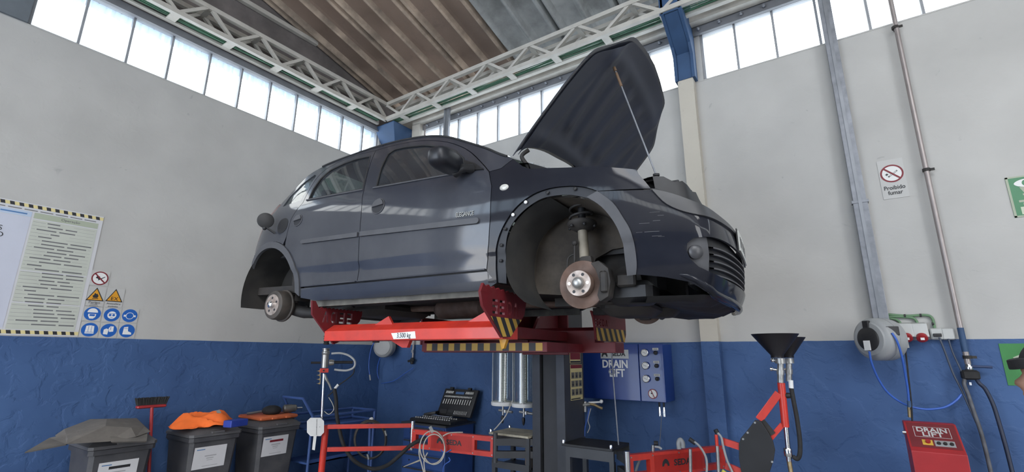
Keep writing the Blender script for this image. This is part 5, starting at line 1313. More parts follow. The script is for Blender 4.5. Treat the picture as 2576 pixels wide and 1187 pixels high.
MB().tube(sm3([h(280, 1190, .1), h(420, 1175, .1), h(500, 1190, .1)]), .006, 8).tube(sm3([h(820, 1150, .1), h(860, 1180, .1), h(900, 1190, .1)]), .012, 8).build('yellow_hose', mat('yellow_hose', (.55, .50, .08), .5), label='thin yellow hose draped behind the right arm nozzles', cat='hose')
MB().tube(sm3([h(480, 1000), h(475, 950), h(490, 925), h(510, 950), h(512, 990)]), .018, 10).build('arm_hook', GREY, ap2)

# ---- funnel station
FXp, FYp = -.45, 4.35
k_ = lambda x, y, push=0.0: fp(1560+x*.3092, 820+y*.3092, FXp, FYp, push)
fs_ = empty('funnel_stand', (FXp+.02, FYp, 0), 0, 'red stand with two wide black funnels near the pilaster', 'funnel stand')
def funnel(xc, yt, yb, rt_, rb_, push):
    a, b = k_(xc, yb, push), k_(xc, yt, push); H_ = (b-a).length
    f_ = MB().lathe([(rb_, 0), (rb_, .02), (rt_*.985, H_), (rt_, H_+.004), (rt_-.004, H_+.002), (rb_-.006, .02)], a, (0, 0, 1), 40, cap=False).build('funnel', mat('black_funnel', (.012, .011, .014), .5, var=.2), fs_)
funnel(1280, 70, 258, .170, .046, .0)
funnel(1375, 90, 258, .140, .040, -.22)
for xc, pu in ((1305, 0), (1378, -.2)):
    MB().tube([k_(xc-5, 262, pu), k_(xc, 305, pu)], .038, 16).tube([k_(xc, 305, pu), k_(xc, 460, pu)], .023, 14).tube([k_(xc, 355, pu), k_(xc, 395, pu)], .028, 14).build('outlet_pipe', STEEL, fs_)
    MB().lathe([(.010, 0), (.010, .03), (.016, .035), (.016, .05)], k_(xc-25, 358, pu), k_(xc-80, 350, pu)-k_(xc-25, 358, pu), 10).build('ball_valve', CHROME, fs_)
    MB().ball(k_(xc-62, 278, pu), .018).build('wing_nut', CHROME, fs_)
MB().tube([k_(1310, 462), k_(1345, 820)], .027, 16).build('mast', RED, fs_)
MB().tube([k_(1350, 822), k_(1375, 1100)], .018, 12).lathe([(.028, 0), (.03, .01), (.03, .05), (.026, .06)], k_(1370, 1060), (0, 0, 1), 14).build('mast_tube', CHROME, fs_)
b_ = k_(1390, 1187); MB().tube([k_(1375, 1100), b_, (b_.x, b_.y, .0)], .016, 12).build('mast_foot', BRASS, fs_)
MB().lathe([(.018, 0), (.022, .01), (.02, .03), (.008, .04)], k_(1345, 565), k_(1400, 565)-k_(1345, 565), 14).build('clamp_knob', BLACK, fs_)
MB().bar(k_(1290, 545), k_(1130, 760), .05, .055).build('mast_arm', RED, fs_, smooth=0, bevel=.004)
MB().bar(k_(1320, 800), k_(1225, 910), .03, .035).build('mast_strut', RED, fs_, smooth=0)
MB().bar(k_(1150, 770, .02), k_(1240, 880, .02), .02, .05).build('guard_link', DMET, fs_, smooth=0)
gpts = [(1100, 760), (1150, 770), (1215, 870), (1245, 930), (1262, 1000), (1250, 1080), (1215, 1187), (1180, 1260), (1010, 1260), (985, 1160), (970, 1060), (970, 950), (985, 905), (1040, 840)]
nn = Vector((FXp, FYp, 0)).normalized()
gu = MB().prism([k_(x, y, .05) for x, y in gpts], nn*.03).build('hose_guard', mat('black_guard', (.012, .012, .014), .55, var=.3), fs_, smooth=0, bevel=.005)
for (x, y) in ((1098, 780), (1040, 860), (1003, 912), (1237, 1095)): MB().lathe([(.009, 0), (.006, .006)], k_(x, y, .05), -nn, 8).build('guard_screw', GREY, gu)
MB().bar(k_(830, 930, .02), k_(985, 980, .02), .03, .05).build('link_bar', RED, fs_, smooth=0)
MB().bar(k_(860, 1130, .02), k_(1010, 1190, .02), .03, .05).build('link_bar', RED, fs_, smooth=0)
MB().tube(sm3([k_(1392, 500), k_(1410, 600), k_(1440, 760), k_(1462, 930), k_(1462, 1040), k_(1440, 1080), k_(1405, 1060)]), .016, 10).build('drain_hose', RUBBER, fs_)
MB().tube([k_(1388, 440), k_(1392, 505)], .017, 10).build('hose_ferrule', WHITE, fs_)

# ================================================================== blue control box on the back wall
bx0, bx1, by, bz0, bz1 = -2.40, -1.485, 4.80, 1.262, 1.812
cbx = empty('control_box', ((bx0+bx1)/2, 4.95, bz0), 0, 'blue wall control box with three gauges and white lettering', 'control box')
MB().box((bx0, by, bz0), (-1.735, YB-.005, bz1)).build('box_cover', BOXBLUE, cbx, smooth=0, bevel=.004)
MB().box((-1.731, by+.004, bz0), (bx1, YB-.005, bz1)).build('gauge_panel', BOXBLUE, cbx, smooth=0, bevel=.004)
bf = flat((bx0, by, bz0), (1, 0, 0), (0, 0, 1))            # u right, v up on the box front
def bpx(x, y): p = onY(1200+x*.2923, 840+y*.2923, by); return p.x-bx0, p.z-bz0
u0, v0 = bpx(1065, 210); u1, v1 = bpx(1302, 135)
lg = quads('logo_field', [rect(u0, v0, u1, v1)], bf, -.0012, LGREY, cbx)
text('logo', 'SEDA', .060, bf(u0+(u1-u0)*.64, (v0+v1)/2, -.0016), (1, 0, 0), (0, 0, 1), INK, lg, bold=.002, xs=1.05)
quads('logo_mark', [[(u0+.045+math.cos(t)*.034, v0+.018+math.sin(t)*.05) for t in [PI*k/10 for k in range(11)]]+[(u0+.045+math.cos(t)*.018, v0+.018+math.sin(t)*.022) for t in [PI*k/10 for k in range(10, -1, -1)]]], bf, -.0018, INK, lg)
u_, v_ = bpx(1187, 261); text('lettering', 'DRAIN', .108, bf(u_, v_, -.0016), (1, 0, 0), (0, 0, 1), WHITE, cbx, bold=.003, xs=.86)
u_, v_ = bpx(1205, 338); text('lettering', 'LIFT', .108, bf(u_, v_, -.0016), (1, 0, 0), (0, 0, 1), WHITE, cbx, bold=.003, xs=.86)
for (gx, gy) in ((1447, 162), (1453, 272), (1459, 385)):
    u_, v_ = bpx(gx, gy); c_ = bf(u_, v_, -.001)
    gg = MB().lathe([(.034, 0), (.036, .004), (.036, .022), (.031, .026)], c_, (0, -1, 0), 26).build('gauge', CHROME, cbx)
    MB().lathe([(.030, .0255), (.030, .0265)], c_, (0, -1, 0), 26).build('gauge_dial', WHITE, gg)
    MB().bar(c_+Vector((-.016, -.0275, .008)), c_+Vector((.014, -.0275, -.006)), .003, .002).build('gauge_needle', INK, gg)
for (kx, ky) in ((1538, 162), (1546, 274), (1552, 386)):
    u_, v_ = bpx(kx, ky); c_ = bf(u_, v_, -.001)
    kk = MB().lathe([(.020, 0), (.020, .010), (.013, .012), (.013, .032), (.010, .034)], c_, (0, -1, 0), 18).build('valve_knob', BLACK, cbx)
    u2, v2 = bpx(kx-3, ky-32)
    quads('valve_label', [rect(u2-.030, v2-.012, u2+.030, v2+.012)], bf, -.0012, LGREY, cbx)
    quads('valve_print', [rect(u2-.020, v2-.003, u2+.020, v2+.004)], bf, -.0018, GINK, cbx)
def no_sign(fm, cu, cv, r, w, parent, kind):
    """round white disc with red ring and bar and a black pictogram"""
    d = plate('sign_disc', circ(cu, cv, r, 32), lambda u, v, ww: fm(u, v, w+ww), WHITE, parent, thick=.001)
    quads('ring', [[(cu+r*math.cos(t), cv+r*math.sin(t)) for t in (a, b)]+[(cu+r*.84*math.cos(t), cv+r*.84*math.sin(t)) for t in (b, a)] for a, b in [(2*PI*k/32, 2*PI*(k+1)/32) for k in range(32)]], fm, w-.0010, REDINK, d)
    if kind == 'hand':
        quads('pictogram', [[(cu-r*.45, cv+r*.10), (cu-r*.20, cv+r*.30), (cu+r*.0, cv+r*.20), (cu+r*.05, cv-r*.05), (cu-r*.10, cv+r*.02), (cu-r*.25, cv-r*.10)], [(cu-r*.2, cv-r*.45), (cu+.0*r, cv-r*.35), (cu-r*.05, cv-r*.5)]], fm, w-.0014, INK, d)
    elif kind == 'cig':
        quads('pictogram', [[(cu-r*.30, cv-r*.42), (cu+r*.52, cv+r*.20), (cu+r*.45, cv+r*.32), (cu-r*.38, cv-r*.30)], [(cu-r*.58, cv-r*.05), (cu-r*.45, cv-r*.2), (cu-r*.30, cv-r*.05), (cu-r*.42, cv+r*.08)]], fm, w-.0014, INK, d)
        quads('pictogram_white', [[(cu-r*.22, cv-r*.31), (cu+r*.44, cv+r*.19), (cu+r*.41, cv+r*.25), (cu-r*.26, cv-r*.25)]], fm, w-.0018, WHITE, d)
    else:
        quads('pictogram', [[(cu-r*.5, cv+r*.02), (cu-r*.35, cv+r*.35), (cu-r*.05, cv+r*.25), (cu+r*.05, cv-r*.10), (cu-r*.15, cv-r*.35), (cu-r*.2, cv-r*.1)], [(cu-r*.05, cv-r*.25), (cu+r*.6, cv+r*.22), (cu+r*.55, cv+r*.30), (cu-r*.1, cv-r*.15)]], fm, w-.0014, INK, d)
    q = r*.90; s = .085*r; c45, s45 = math.cos(math.radians(-45 if kind != 'hand' else -65)), math.sin(math.radians(-45 if kind != 'hand' else -65))
    quads('bar', [[(cu-q*c45-s*s45*-1, cv-q*s45-s*c45), (cu+q*c45+s*s45, cv+q*s45-s*c45), (cu+q*c45-s*s45, cv+q*s45+s*c45), (cu-q*c45-s*s45, cv-q*s45+s*c45)]], fm, w-.0022, REDINK, d)
    return d
u_, v_ = bpx(1513, 515); no_sign(bf, u_, v_, .046, -.002, cbx, 'hand')
for dx in (-.022, .022):
    p = onY(1200+1588*.2923, 840+600*.2923, 4.88)
    MB().tube([(p.x+dx, 4.88, bz0), (p.x+dx, 4.88, bz0-.05)], .009, 10).build('hose_plug', BLACK, cbx)
    MB().lathe([(.010, 0), (.013, .02), (.016, .085), (.010, .09)], (p.x+dx, 4.88, bz0-.05), (0, 0, -1), 12).build('coupling', CHROME, cbx)
MB().tube(sm3([onY(1664, 1045, 4.86), onY(1662, 1085, 4.84), onY(1658, 1130, 4.80)]), .003, 6).build('thin_cord', GINK, cbx)
# valve cluster and hoses right of the column
e = empty('valve_cluster', (-2.08, 4.50, 1.10), 0, 'brass and steel valve cluster on the right of the column', 'valve')
q_ = lambda x, y, push=0.0: fp(1200+x*.2923, 840+y*.2923, -2.12, 4.52, push)
MB().tube([q_(900, 610), q_(970, 605)], .020, 10).tube([q_(930, 580), q_(930, 670)], .016, 10).build('valve_body', STEEL, e)
MB().tube(sm3([q_(960, 600), q_(1010, 610), q_(1050, 630), q_(1080, 640)]), .014, 10).build('valve_elbow', BRASS, e)
MB().tube([q_(960, 590), q_(1060, 585)], .009, 8).ball(q_(1070, 580), .018).build('valve_lever', WHITE, e)
MB().tube(sm3([q_(965, 640), q_(950, 720), q_(930, 800), q_(925, 880)]), .007, 8).build('valve_hose', BHOSE, e)
MB().tube(sm3([q_(980, 640), q_(955, 740), q_(970, 800), q_(950, 850)]), .004, 8).build('valve_hose', CHOSE, e)
# slim hanging cord with a hook
e = empty('hanging_cord', tuple(onY(1555, 1119, 4.1)), 0, 'thin grey cord with a hook hanging in front of the control box', 'cord')
MB().tube(sm3([onY(1537, 860, 4.1), onY(1542, 940, 4.1), onY(1549, 1030, 4.1), onY(1556, 1119, 4.1)]), .006, 8).build('cord', GALV, e)
MB().tube([onY(1539, 935, 4.08)+Vector((.026*math.cos(t), 0, .02*math.sin(t))) for t in [2*PI*k/16 for k in range(16)]], .005, 6, closed=True).build('cord_ring', GALV, e)

# ================================================================== signs on the back wall
STICK = mat('sign_backing', (.515, .51, .495), .5, var=.03)
def wall_back_f(x, z, off=.0): return flat((x, YB-.0045-off, z), (1, 0, 0), (0, 0, 1))
fm = wall_back_f(.447, 3.03)
sg = plate('no_smoking_sign', rect(0, 0, .178, .355), fm, STICK, thick=.004, label='white no smoking sign with red ring beside the cable duct', cat='sign')
WM_fix = sg
no_sign(fm, .089, .225, .081, -.0012, sg, 'cig')
text('sign_text', 'Proibido', .050, fm(.089, .095, -.0016), (1, 0, 0), (0, 0, 1), INK, sg, xs=.86, bold=.0006)
text('sign_text', 'fumar', .050, fm(.089, .050, -.0016), (1, 0, 0), (0, 0, 1), INK, sg, xs=.86, bold=.0006)
fm = wall_back_f(1.212, 2.745)
sg = plate('eye_wash_sign', rect(0, 0, .30, .325), fm, SIGNGREEN, thick=.004, label='green eye wash sign on the white back wall', cat='sign')
quads('border', [rect(0, 0, .30, .012), rect(0, .313, .30, .325), rect(0, 0, .014, .325), rect(.286, 0, .30, .325)], fm, -.0012, PALEGREEN, sg)
quads('pictogram', [[(.06+.07*math.cos(t)+.05, .265+.032*math.sin(t)*abs(math.sin(t))**.2) for t in [2*PI*k/24 for k in range(24)]]], fm, -.0012, WHITE, sg)
quads('pictogram_iris', [circ(.11, .265, .026, 18)], fm, -.0016, SIGNGREEN, sg); quads('pictogram_pupil', [circ(.11, .265, .013, 14)], fm, -.0020, WHITE, sg)
quads('pictogram', [[(.065, .235), (.155, .235), (.135, .185), (.085, .185)], rect(.075, .168, .150, .182), rect(.100, .140, .120, .168)], fm, -.0012, PALEGREEN, sg)
quads('print_bars', [rect(.045, .115, .25, .132), rect(.065, .090, .25, .108)], fm, -.0012, PALEGREEN, sg)
quads('print_field', [rect(.045, .020, .26, .078)], fm, -.0012, mat('pale_field', (.62, .68, .52), .6), sg); quads('print_bars', [rect(.065, .050, .24, .064), rect(.075, .030, .22, .044)], fm, -.0016, PALEGREEN, sg)
fm = wall_back_f(.955, 1.50)
sg = plate('green_sign', rect(0, 0, .30, .30), fm, mat('bright_sign_green', (.045, .22, .06), .5), thick=.004, label='plain green sign on the blue wall behind the person', cat='sign')
quads('pictogram', [[(.06, .20), (.13, .235), (.13, .22), (.07, .185)]], fm, -.0012, PALEGREEN, sg)
# sockets with green conduits
def bpt(x, y, Y=5.06): return onY(2080+x*.3597, 760+y*.3597, Y)
for (x, y, lab) in ((545, 200, 'grey angled box with a red socket right beside the hose reel'), (648, 200, 'grey angled box with a red socket between the conduits')):
    p = bpt(x, y); e = empty('power_socket', (p.x, 5.06, p.z-.06), 0, lab, 'socket')
    MB().prism([(p.x-.048, 5.095, p.z+.07), (p.x-.048, 5.02, p.z+.055), (p.x-.048, 4.985, p.z-.05), (p.x-.048, 5.095, p.z-.075)], (.096, 0, 0)).build('socket_box', LGREY, e, smooth=0, bevel=.006)
    MB().lathe([(.034, 0), (.036, .01), (.036, .03), (.028, .034)], (p.x, 5.0, p.z-.045), (0, -.75, -.66), 20).build('socket_cap', mat('socket_red', (.33, .02, .025), .4), e)
    MB().box((p.x-.012, 4.965, p.z-.075), (p.x+.012, 4.975, p.z-.055)).build('socket_label', WHITE, e, smooth=0)
p = bpt(545, 275); MB().box((p.x-.02, 5.03, p.z-.05), (p.x+.02, 5.095, p.z+.0)).build('junction_box', LGREY, label='small grey junction box under the first red socket', cat='junction box', smooth=0)
for (x, y, lab) in ((768, 222, 'small white double socket with a black plug'), (848, 222, 'small white blank socket plate')):
    p = bpt(x, y); e = empty('wall_socket', (p.x, 5.07, p.z-.04), 0, lab, 'socket')
    MB().rbox((p.x-.038, 5.05, p.z-.045), (p.x+.038, 5.096, p.z+.045), .008).build('socket_plate', LGREY, e)
    if x < 800:
        MB().obox((p.x+.0, 5.035, p.z-.010), (.05, 0, 0), (0, .03, 0), (0, 0, .026)).build('plug', BLACK, e, bevel=.005)
        MB().tube(sm3([bpt(785, 245, 5.03), bpt(820, 330, 5.03), bpt(880, 490, 5.03), bpt(940, 610, 5.02), bpt(990, 720, 5.0), bpt(1050, 850, 4.98)]), .007, 8).build('plug_cable', mat('grey_blue_cable', (.06, .075, .11), .5), e)
    else:
        MB().tube(sm3([bpt(850, 255, 5.05), bpt(880, 350, 5.05), bpt(940, 480, 5.04), bpt(975, 560, 5.03)]), .006, 8).build('cable', mat('grey_blue_cable', (.06, .075, .11), .5), e)
e = empty('green_conduit', (.45, 5.08, 1.90), 0, 'green conduits bending from the duct to the wall sockets', 'conduit')
for pts in ([(430, 85), (560, 95), (690, 90), (735, 110), (750, 160), (755, 195)], [(430, 100), (540, 103), (600, 110), (625, 130), (635, 155)], [(430, 112), (480, 120), (510, 140), (520, 160)]):
    MB().tube(sm3([bpt(x, y, 5.08) for x, y in pts]), .010, 8).build('conduit', mat('conduit_green', (.13, .24, .13), .5), e)
for (x, y) in ((545, 96), (655, 92), (742, 152)): MB().lathe([(.014, -.006), (.014, .006)], bpt(x, y, 5.08), (1, 0, 0), 10).build('conduit_clip', BLACK, e)
# valve block and hoses under the air pipe
e = empty('air_valve_block', (.76, 5.04, 1.52), 0, 'black air valve block with two hanging hoses at the foot of the pipe', 'valve')
MB().rbox((.70, 4.99, 1.535), (.80, 5.08, 1.605), .012).build('valve_block', RUBBER, e)
MB().lathe([(.022, 0), (.026, .01), (.026, .03), (.018, .05)], (.752, 5.04, 1.60), (0, 0, 1), 14).build('pipe_union', CHROME, e)
MB().tube([(.76, 5.03, 1.634), (.88, 5.03, 1.628)], .010, 8).build('valve_lever', mat('lever_blue', (.03, .05, .12), .5), e)
MB().lathe([(.012, 0), (.012, .02)], bpt(1005, 580, 4.99), (0, 0, 1), 10).build('drain_plug', CHROME, e)
MB().tube(sm3([Vector((.722, 5.03, 1.56)), bpt(960, 570, 5.0), bpt(990, 650, 5.0), bpt(1030, 770, 4.98), bpt(1075, 900, 4.96), bpt(1110, 1030, 4.94), bpt(1150, 1200, 4.92)]), .013, 10).build('hose', mat('worn_grey_hose', (.10, .105, .12), .55, var=.3, scale=20), e)
MB().tube(sm3([Vector((.775, 5.03, 1.56)), bpt(1065, 565, 5.0), bpt(1110, 610, 5.0), bpt(1165, 720, 4.99), bpt(1215, 880, 4.97), bpt(1260, 1040, 4.95), bpt(1300, 1200, 4.93)]), .013, 10).build('hose', mat('dark_blue_hose', (.018, .026, .055), .5), e)

# ================================================================== hose reels
def reel(cx, cy, cz, axis, R, depth, label, cap):
    e = empty('hose_reel', (cx, cy, cz-R), 0, label, 'hose reel')
    ax = Vector(axis).normalized(); o = Vector((cx, cy, cz))-ax*depth/2
    MB().lathe([(R*.80, 0), (R*.97, depth*.10), (R, depth*.2), (R, depth*.47), (R*.985, depth*.475), (R*.985, depth*.525), (R, depth*.53), (R, depth*.80), (R*.95, depth*.90), (R*.82, depth*.96), (R*.80, depth*.97), (R*.76, depth*1.02), (R*.60, depth*1.04)], o, ax, 44).build('reel_shell', GREY, e)
    if cap:
        MB().lathe([(R*.56, 0), (R*.54, .012), (R*.42, .020), (R*.05, .022)], o+ax*depth*1.035, ax, 36).build('reel_cap', BLACK, e)
        u, w = perp(ax); up = Vector((0, 0, 1)); sdv = up.cross(ax).normalized()
        MB().obox(o+ax*(depth*1.04+.022)-up*R*.30, sdv*.055, up*.075, ax*.004).build('reel_label', WHITE, e, smooth=0)
        MB().obox(o+ax*(depth*1.02)+up*R*.62, sdv*.05, up*R*.5, ax*.03).build('cap_tab', BLACK, e, smooth=0, bevel=.006)
    return e, o, ax
rl, o_, ax_ = reel(.235, 4.86, 1.835, (-.70, -.71, 0), .165, .20, 'round grey hose reel with a black centre cap under the cable duct', True)
po = bpt(445, 200, 4.72); MB().obox(po+Vector((0, .05, 0)), (.085, .03, 0), (-.03, .085, 0), (0, 0, .07)).build('hose_outlet', BLACK, rl, smooth=0, bevel=.008)
MB().box((.20, 5.0, 1.80), (.30, YB, 1.87)).build('wall_bracket', DMET, rl, smooth=0)
MB().tube(sm3([bpt(455, 215, 4.70), bpt(490, 270, 4.70), bpt(525, 380, 4.74), bpt(548, 500, 4.80), bpt(565, 600, 4.84), bpt(574, 690, 4.86)]), .008, 8).build('blue_hose', BHOSE, rl)
MB().tube([bpt(574, 690, 4.86), bpt(578, 735, 4.86)], .013, 10).build('hose_sleeve', BSTEEL, rl)
MB().tube([bpt(577, 735, 4.86), bpt(580, 805, 4.86)], [.014, .011], 10).build('hose_coupling', BRASS, rl)
MB().tube(sm3([bpt(297, 345, 4.68), bpt(315, 430, 4.72), bpt(365, 545, 4.80), bpt(440, 645, 4.86), bpt(560, 720, 4.92), bpt(690, 748, 4.96), bpt(820, 735, 4.98), bpt(900, 690, 5.0), bpt(940, 645, 5.02)]), .008, 8).build('blue_hose', BHOSE, rl)
MB().tube(sm3([bpt(548, 325, 5.04), bpt(560, 420, 5.02), bpt(575, 560, 4.98), bpt(590, 700, 4.9), bpt(598, 840, 4.7)]), .006, 8).build('feed_cable', RUBBER, rl)
rl2, o2_, a2_ = reel(-5.62, 4.90, 1.80, (.45, -.89, 0), .15, .17, 'round grey hose reel in the room corner behind the lift', False)
MB().box((-5.66, 4.97, 1.78), (-5.58, YB, 1.86)).build('wall_bracket', DMET, rl2, smooth=0)
z6p = lambda x, y, Y=4.85: onY(740+x*.2923, 840+y*.2923, Y)
MB().tube(sm3([z6p(690, 70), z6p(665, 120), z6p(648, 200), z6p(643, 290), z6p(650, 350)]), .007, 8).build('blue_hose', BHOSE, rl2)
MB().tube([z6p(650, 350), z6p(656, 398)], .011, 8).build('hose_coupling', GREY, rl2)
MB().tube(sm3([z6p(740, 205, 4.95), z6p(720, 270, 4.98), z6p(715, 330, 5.0), z6p(728, 385, 5.02)]), .007, 8).build('blue_hose', BHOSE, rl2)
MB().box(tuple(z6p(695, 62, 4.78)-Vector((.03, .02, .02))), tuple(z6p(715, 62, 4.78)+Vector((.03, .05, .02)))).build('hose_outlet', BLACK, rl2, smooth=0)

# ================================================================== red control pedestal
rc = empty('control_pedestal', (.42, 4.55, 0), 0, 'red control pedestal with a sloping lettered top at the blue wall', 'control pedestal')
pf = [(4.40, 0), (4.40, 1.085), (4.43, 1.10), (4.64, 1.245), (4.74, 1.245), (4.74, 0)]
MB().prism([(.275, y, z) for y, z in pf], (.285, 0, 0)).build('pedestal_body', mat('pedestal_red', (.36, .018, .022), .45, var=.1), rc, smooth=0, bevel=.006)
tfm = flat((.275, 4.43, 1.10), (1, 0, 0), (0, .21, .145))
Lt = math.hypot(.21, .145)
pn_ = quads('top_panel', [rect(.012, .010, .273, Lt-.008)], tfm, -.0012, mat('panel_dark_red', (.17, .02, .025), .45), rc)
quads('lettering_frame', [rect(.045, .110, .240, .113), rect(.045, .208, .240, .211), rect(.045, .110, .048, .211), rect(.237, .110, .240, .211)], tfm, -.0016, LGREY, pn_)
text('lettering', 'DRAIN', .058, tfm(.143, .180, -.0018), (1, 0, 0), (0, .21, .145), LGREY, pn_, bold=.0012, xs=.95)
text('lettering', 'LIFT', .058, tfm(.143, .137, -.0018), (1, 0, 0), (0, .21, .145), LGREY, pn_, bold=.0012, xs=1.1)
quads('switch_field', [rect(.075, .035, .130, .085)], tfm, -.0016, mat('switch_yellow', (.66, .42, .06), .5), pn_)
MB().lathe([(.014, 0), (.014, .016)], tfm(.105, .062, 0), tfm(.105, .062, -1)-tfm(.105, .062, 0), 14).build('main_switch', mat('socket_red', (.33, .02, .025), .4), pn_)
quads('key_field', [rect(.140, .030, .245, .085)], tfm, -.0016, GREY, pn_)
for i in range(3): MB().lathe([(.012, 0), (.010, .012)], tfm(.160+.033*i, .056, 0), tfm(.1, .1, -1)-tfm(.1, .1, 0), 12).build('push_button', DMET, pn_)
MB().lathe([(.012, 0), (.012, .02)], (.275, 4.55, 1.18), (-1, 0, 0), 12).build('side_screw', CHROME, rc)

# ================================================================== left wall: poster and safety signs
def wlf(y, z): return flat((XL+.0045, y, z), (0, 1, 0), (0, 0, 1))      # u towards the corner, v up
fm = wlf(-.10, 1.842)
PWd, PHt = 1.565, 1.165
po_ = plate('instruction_board', rect(0, 0, PWd, PHt), fm, mat('board_white', (.60, .60, .62), .5, var=.02), thick=.004, label='large printed instruction board with hazard striped top and bottom edges', cat='board')
for vb in (PHt-.040, .012):
    quads('hazard_band', [rect(.0, vb, PWd, vb+.030)], fm, -.0012, PYELLOW, po_)
    for k in range(26):
        u = .01+k*.06
        quads('hazard_stripe', [[(u, vb), (u+.030, vb), (u+.022, vb+.030), (u-.008, vb+.030)]], fm, -.0016, INK, po_)
quads('title_print', [rect(.06+.105*k, PHt-.066-.0, .06+.105*k+.088, PHt-.058) for k in range(14)], fm, -.0014, GINK, po_)
quads('side_field', [rect(.04, .06, 1.06, 1.035)], fm, -.0012, mat('board_bluish', (.55, .57, .66), .6, var=.02), po_)
quads('side_head', [rect(.04, 1.040, 1.06, 1.088)], fm, -.0012, PALEBLUE, po_)
quads('head_print', [rect(.86, 1.058, 1.03, 1.070)], fm, -.0018, mat('blue_ink', (.08, .20, .42), .6), po_)
quads('table_head', [rect(1.075, 1.035, 1.535, 1.088)], fm, -.0012, PALEGREEN, po_)
text('head_text', 'Operação', .034, fm(1.33, 1.062, -.0016), (0, 1, 0), (0, 0, 1), GINK, po_)
quads('table_field', [rect(1.075, .565, 1.535, 1.025), rect(1.075, .285, 1.535, .555), rect(1.075, .05, 1.535, .275)], fm, -.0012, TABLEGREY, po_)
rnd = random.Random(3); lines = []; thin = []
v = 1.000
while v > .07:
    w0 = rnd.uniform(.12, .36); x0 = 1.075+rnd.uniform(.03, .16)
    lines.append(rect(x0, v, min(1.52, x0+w0*.5), v+.011))
    if w0 > .2: lines.append(rect(x0+w0*.5+.02, v, min(1.52, x0+w0), v+.011))
    thin.append(rect(1.08, v+.003, x0-.01, v+.006)); thin.append(rect(min(1.5, x0+w0+.01), v+.003, 1.52, v+.005))
    v -= .0325
quads('text_lines', lines, fm, -.0018, GINK, po_, kind='stuff'); quads('text_rules', thin, fm, -.0018, mat('grey_rule', (.30, .30, .30), .6), po_, kind='stuff')
for i, ch in enumerate(('S', 'O')):
    text('large_letter', ch, .062, fm(.888+.006*i, .905-.058*i, -.0018), (0, 1, 0), (0, 0, 1), INK, po_)
# signs
def spt(x, y): p = onX(x, y, XL); return p.y, p.z
y_, z_ = spt(251, 700); fm = wlf(y_-.075, z_-.075)
s = plate('no_flame_sign', rect(.004, .004, .146, .146), fm, STICK, thick=.004, label='round red barred sign over the two warning triangles', cat='sign'); no_sign(fm, .075, .075, .066, -.0012, s, 'match')
def warn(x, y, kind, label):
    y_, z_ = spt(x, y); fm = wlf(y_-.074, z_-.125)
    s = plate('warning_sign', rect(.012, .006, .147, .194), fm, STICK, thick=.004, label=label, cat='sign')
    quads('triangle_edge', [[(.004, .062), (.144, .062), (.074, .190)]], fm, -.0012, INK, s); quads('triangle', [[(.017, .070), (.131, .070), (.074, .175)]], fm, -.0016, SIGNOR, s)
    if kind == 'EX':
        text('sign_text', 'EX', .050, fm(.074, .090, -.0020), (0, 1, 0), (0, 0, 1), INK, s)
        for w_, b_, sz in (('Atmosfera', .042, .026), ('explosiva', .016, .022)): text('sign_text', w_, sz, fm(.074, b_, -.0014), (0, 1, 0), (0, 0, 1), GINK, s)
    else:
        quads('flame', [[(.058, .090), (.050, .108), (.060, .118), (.066, .138), (.078, .126), (.084, .132), (.096, .110), (.090, .090)], rect(.050, .080, .098, .086)], fm, -.0020, INK, s)
        text('sign_text', 'Perigo', .034, fm(.074, .046, -.0014), (0, 1, 0), (0, 0, 1), GINK, s)
        quads('fine_print', [rect(.045, .026, .100, .031), rect(.040, .012, .108, .017)], fm, -.0014, GINK, s)
warn(241, 740, 'fire', 'orange flame warning triangle beside the instruction board')
warn(289, 743, 'EX', 'orange warning triangle with the letters EX')
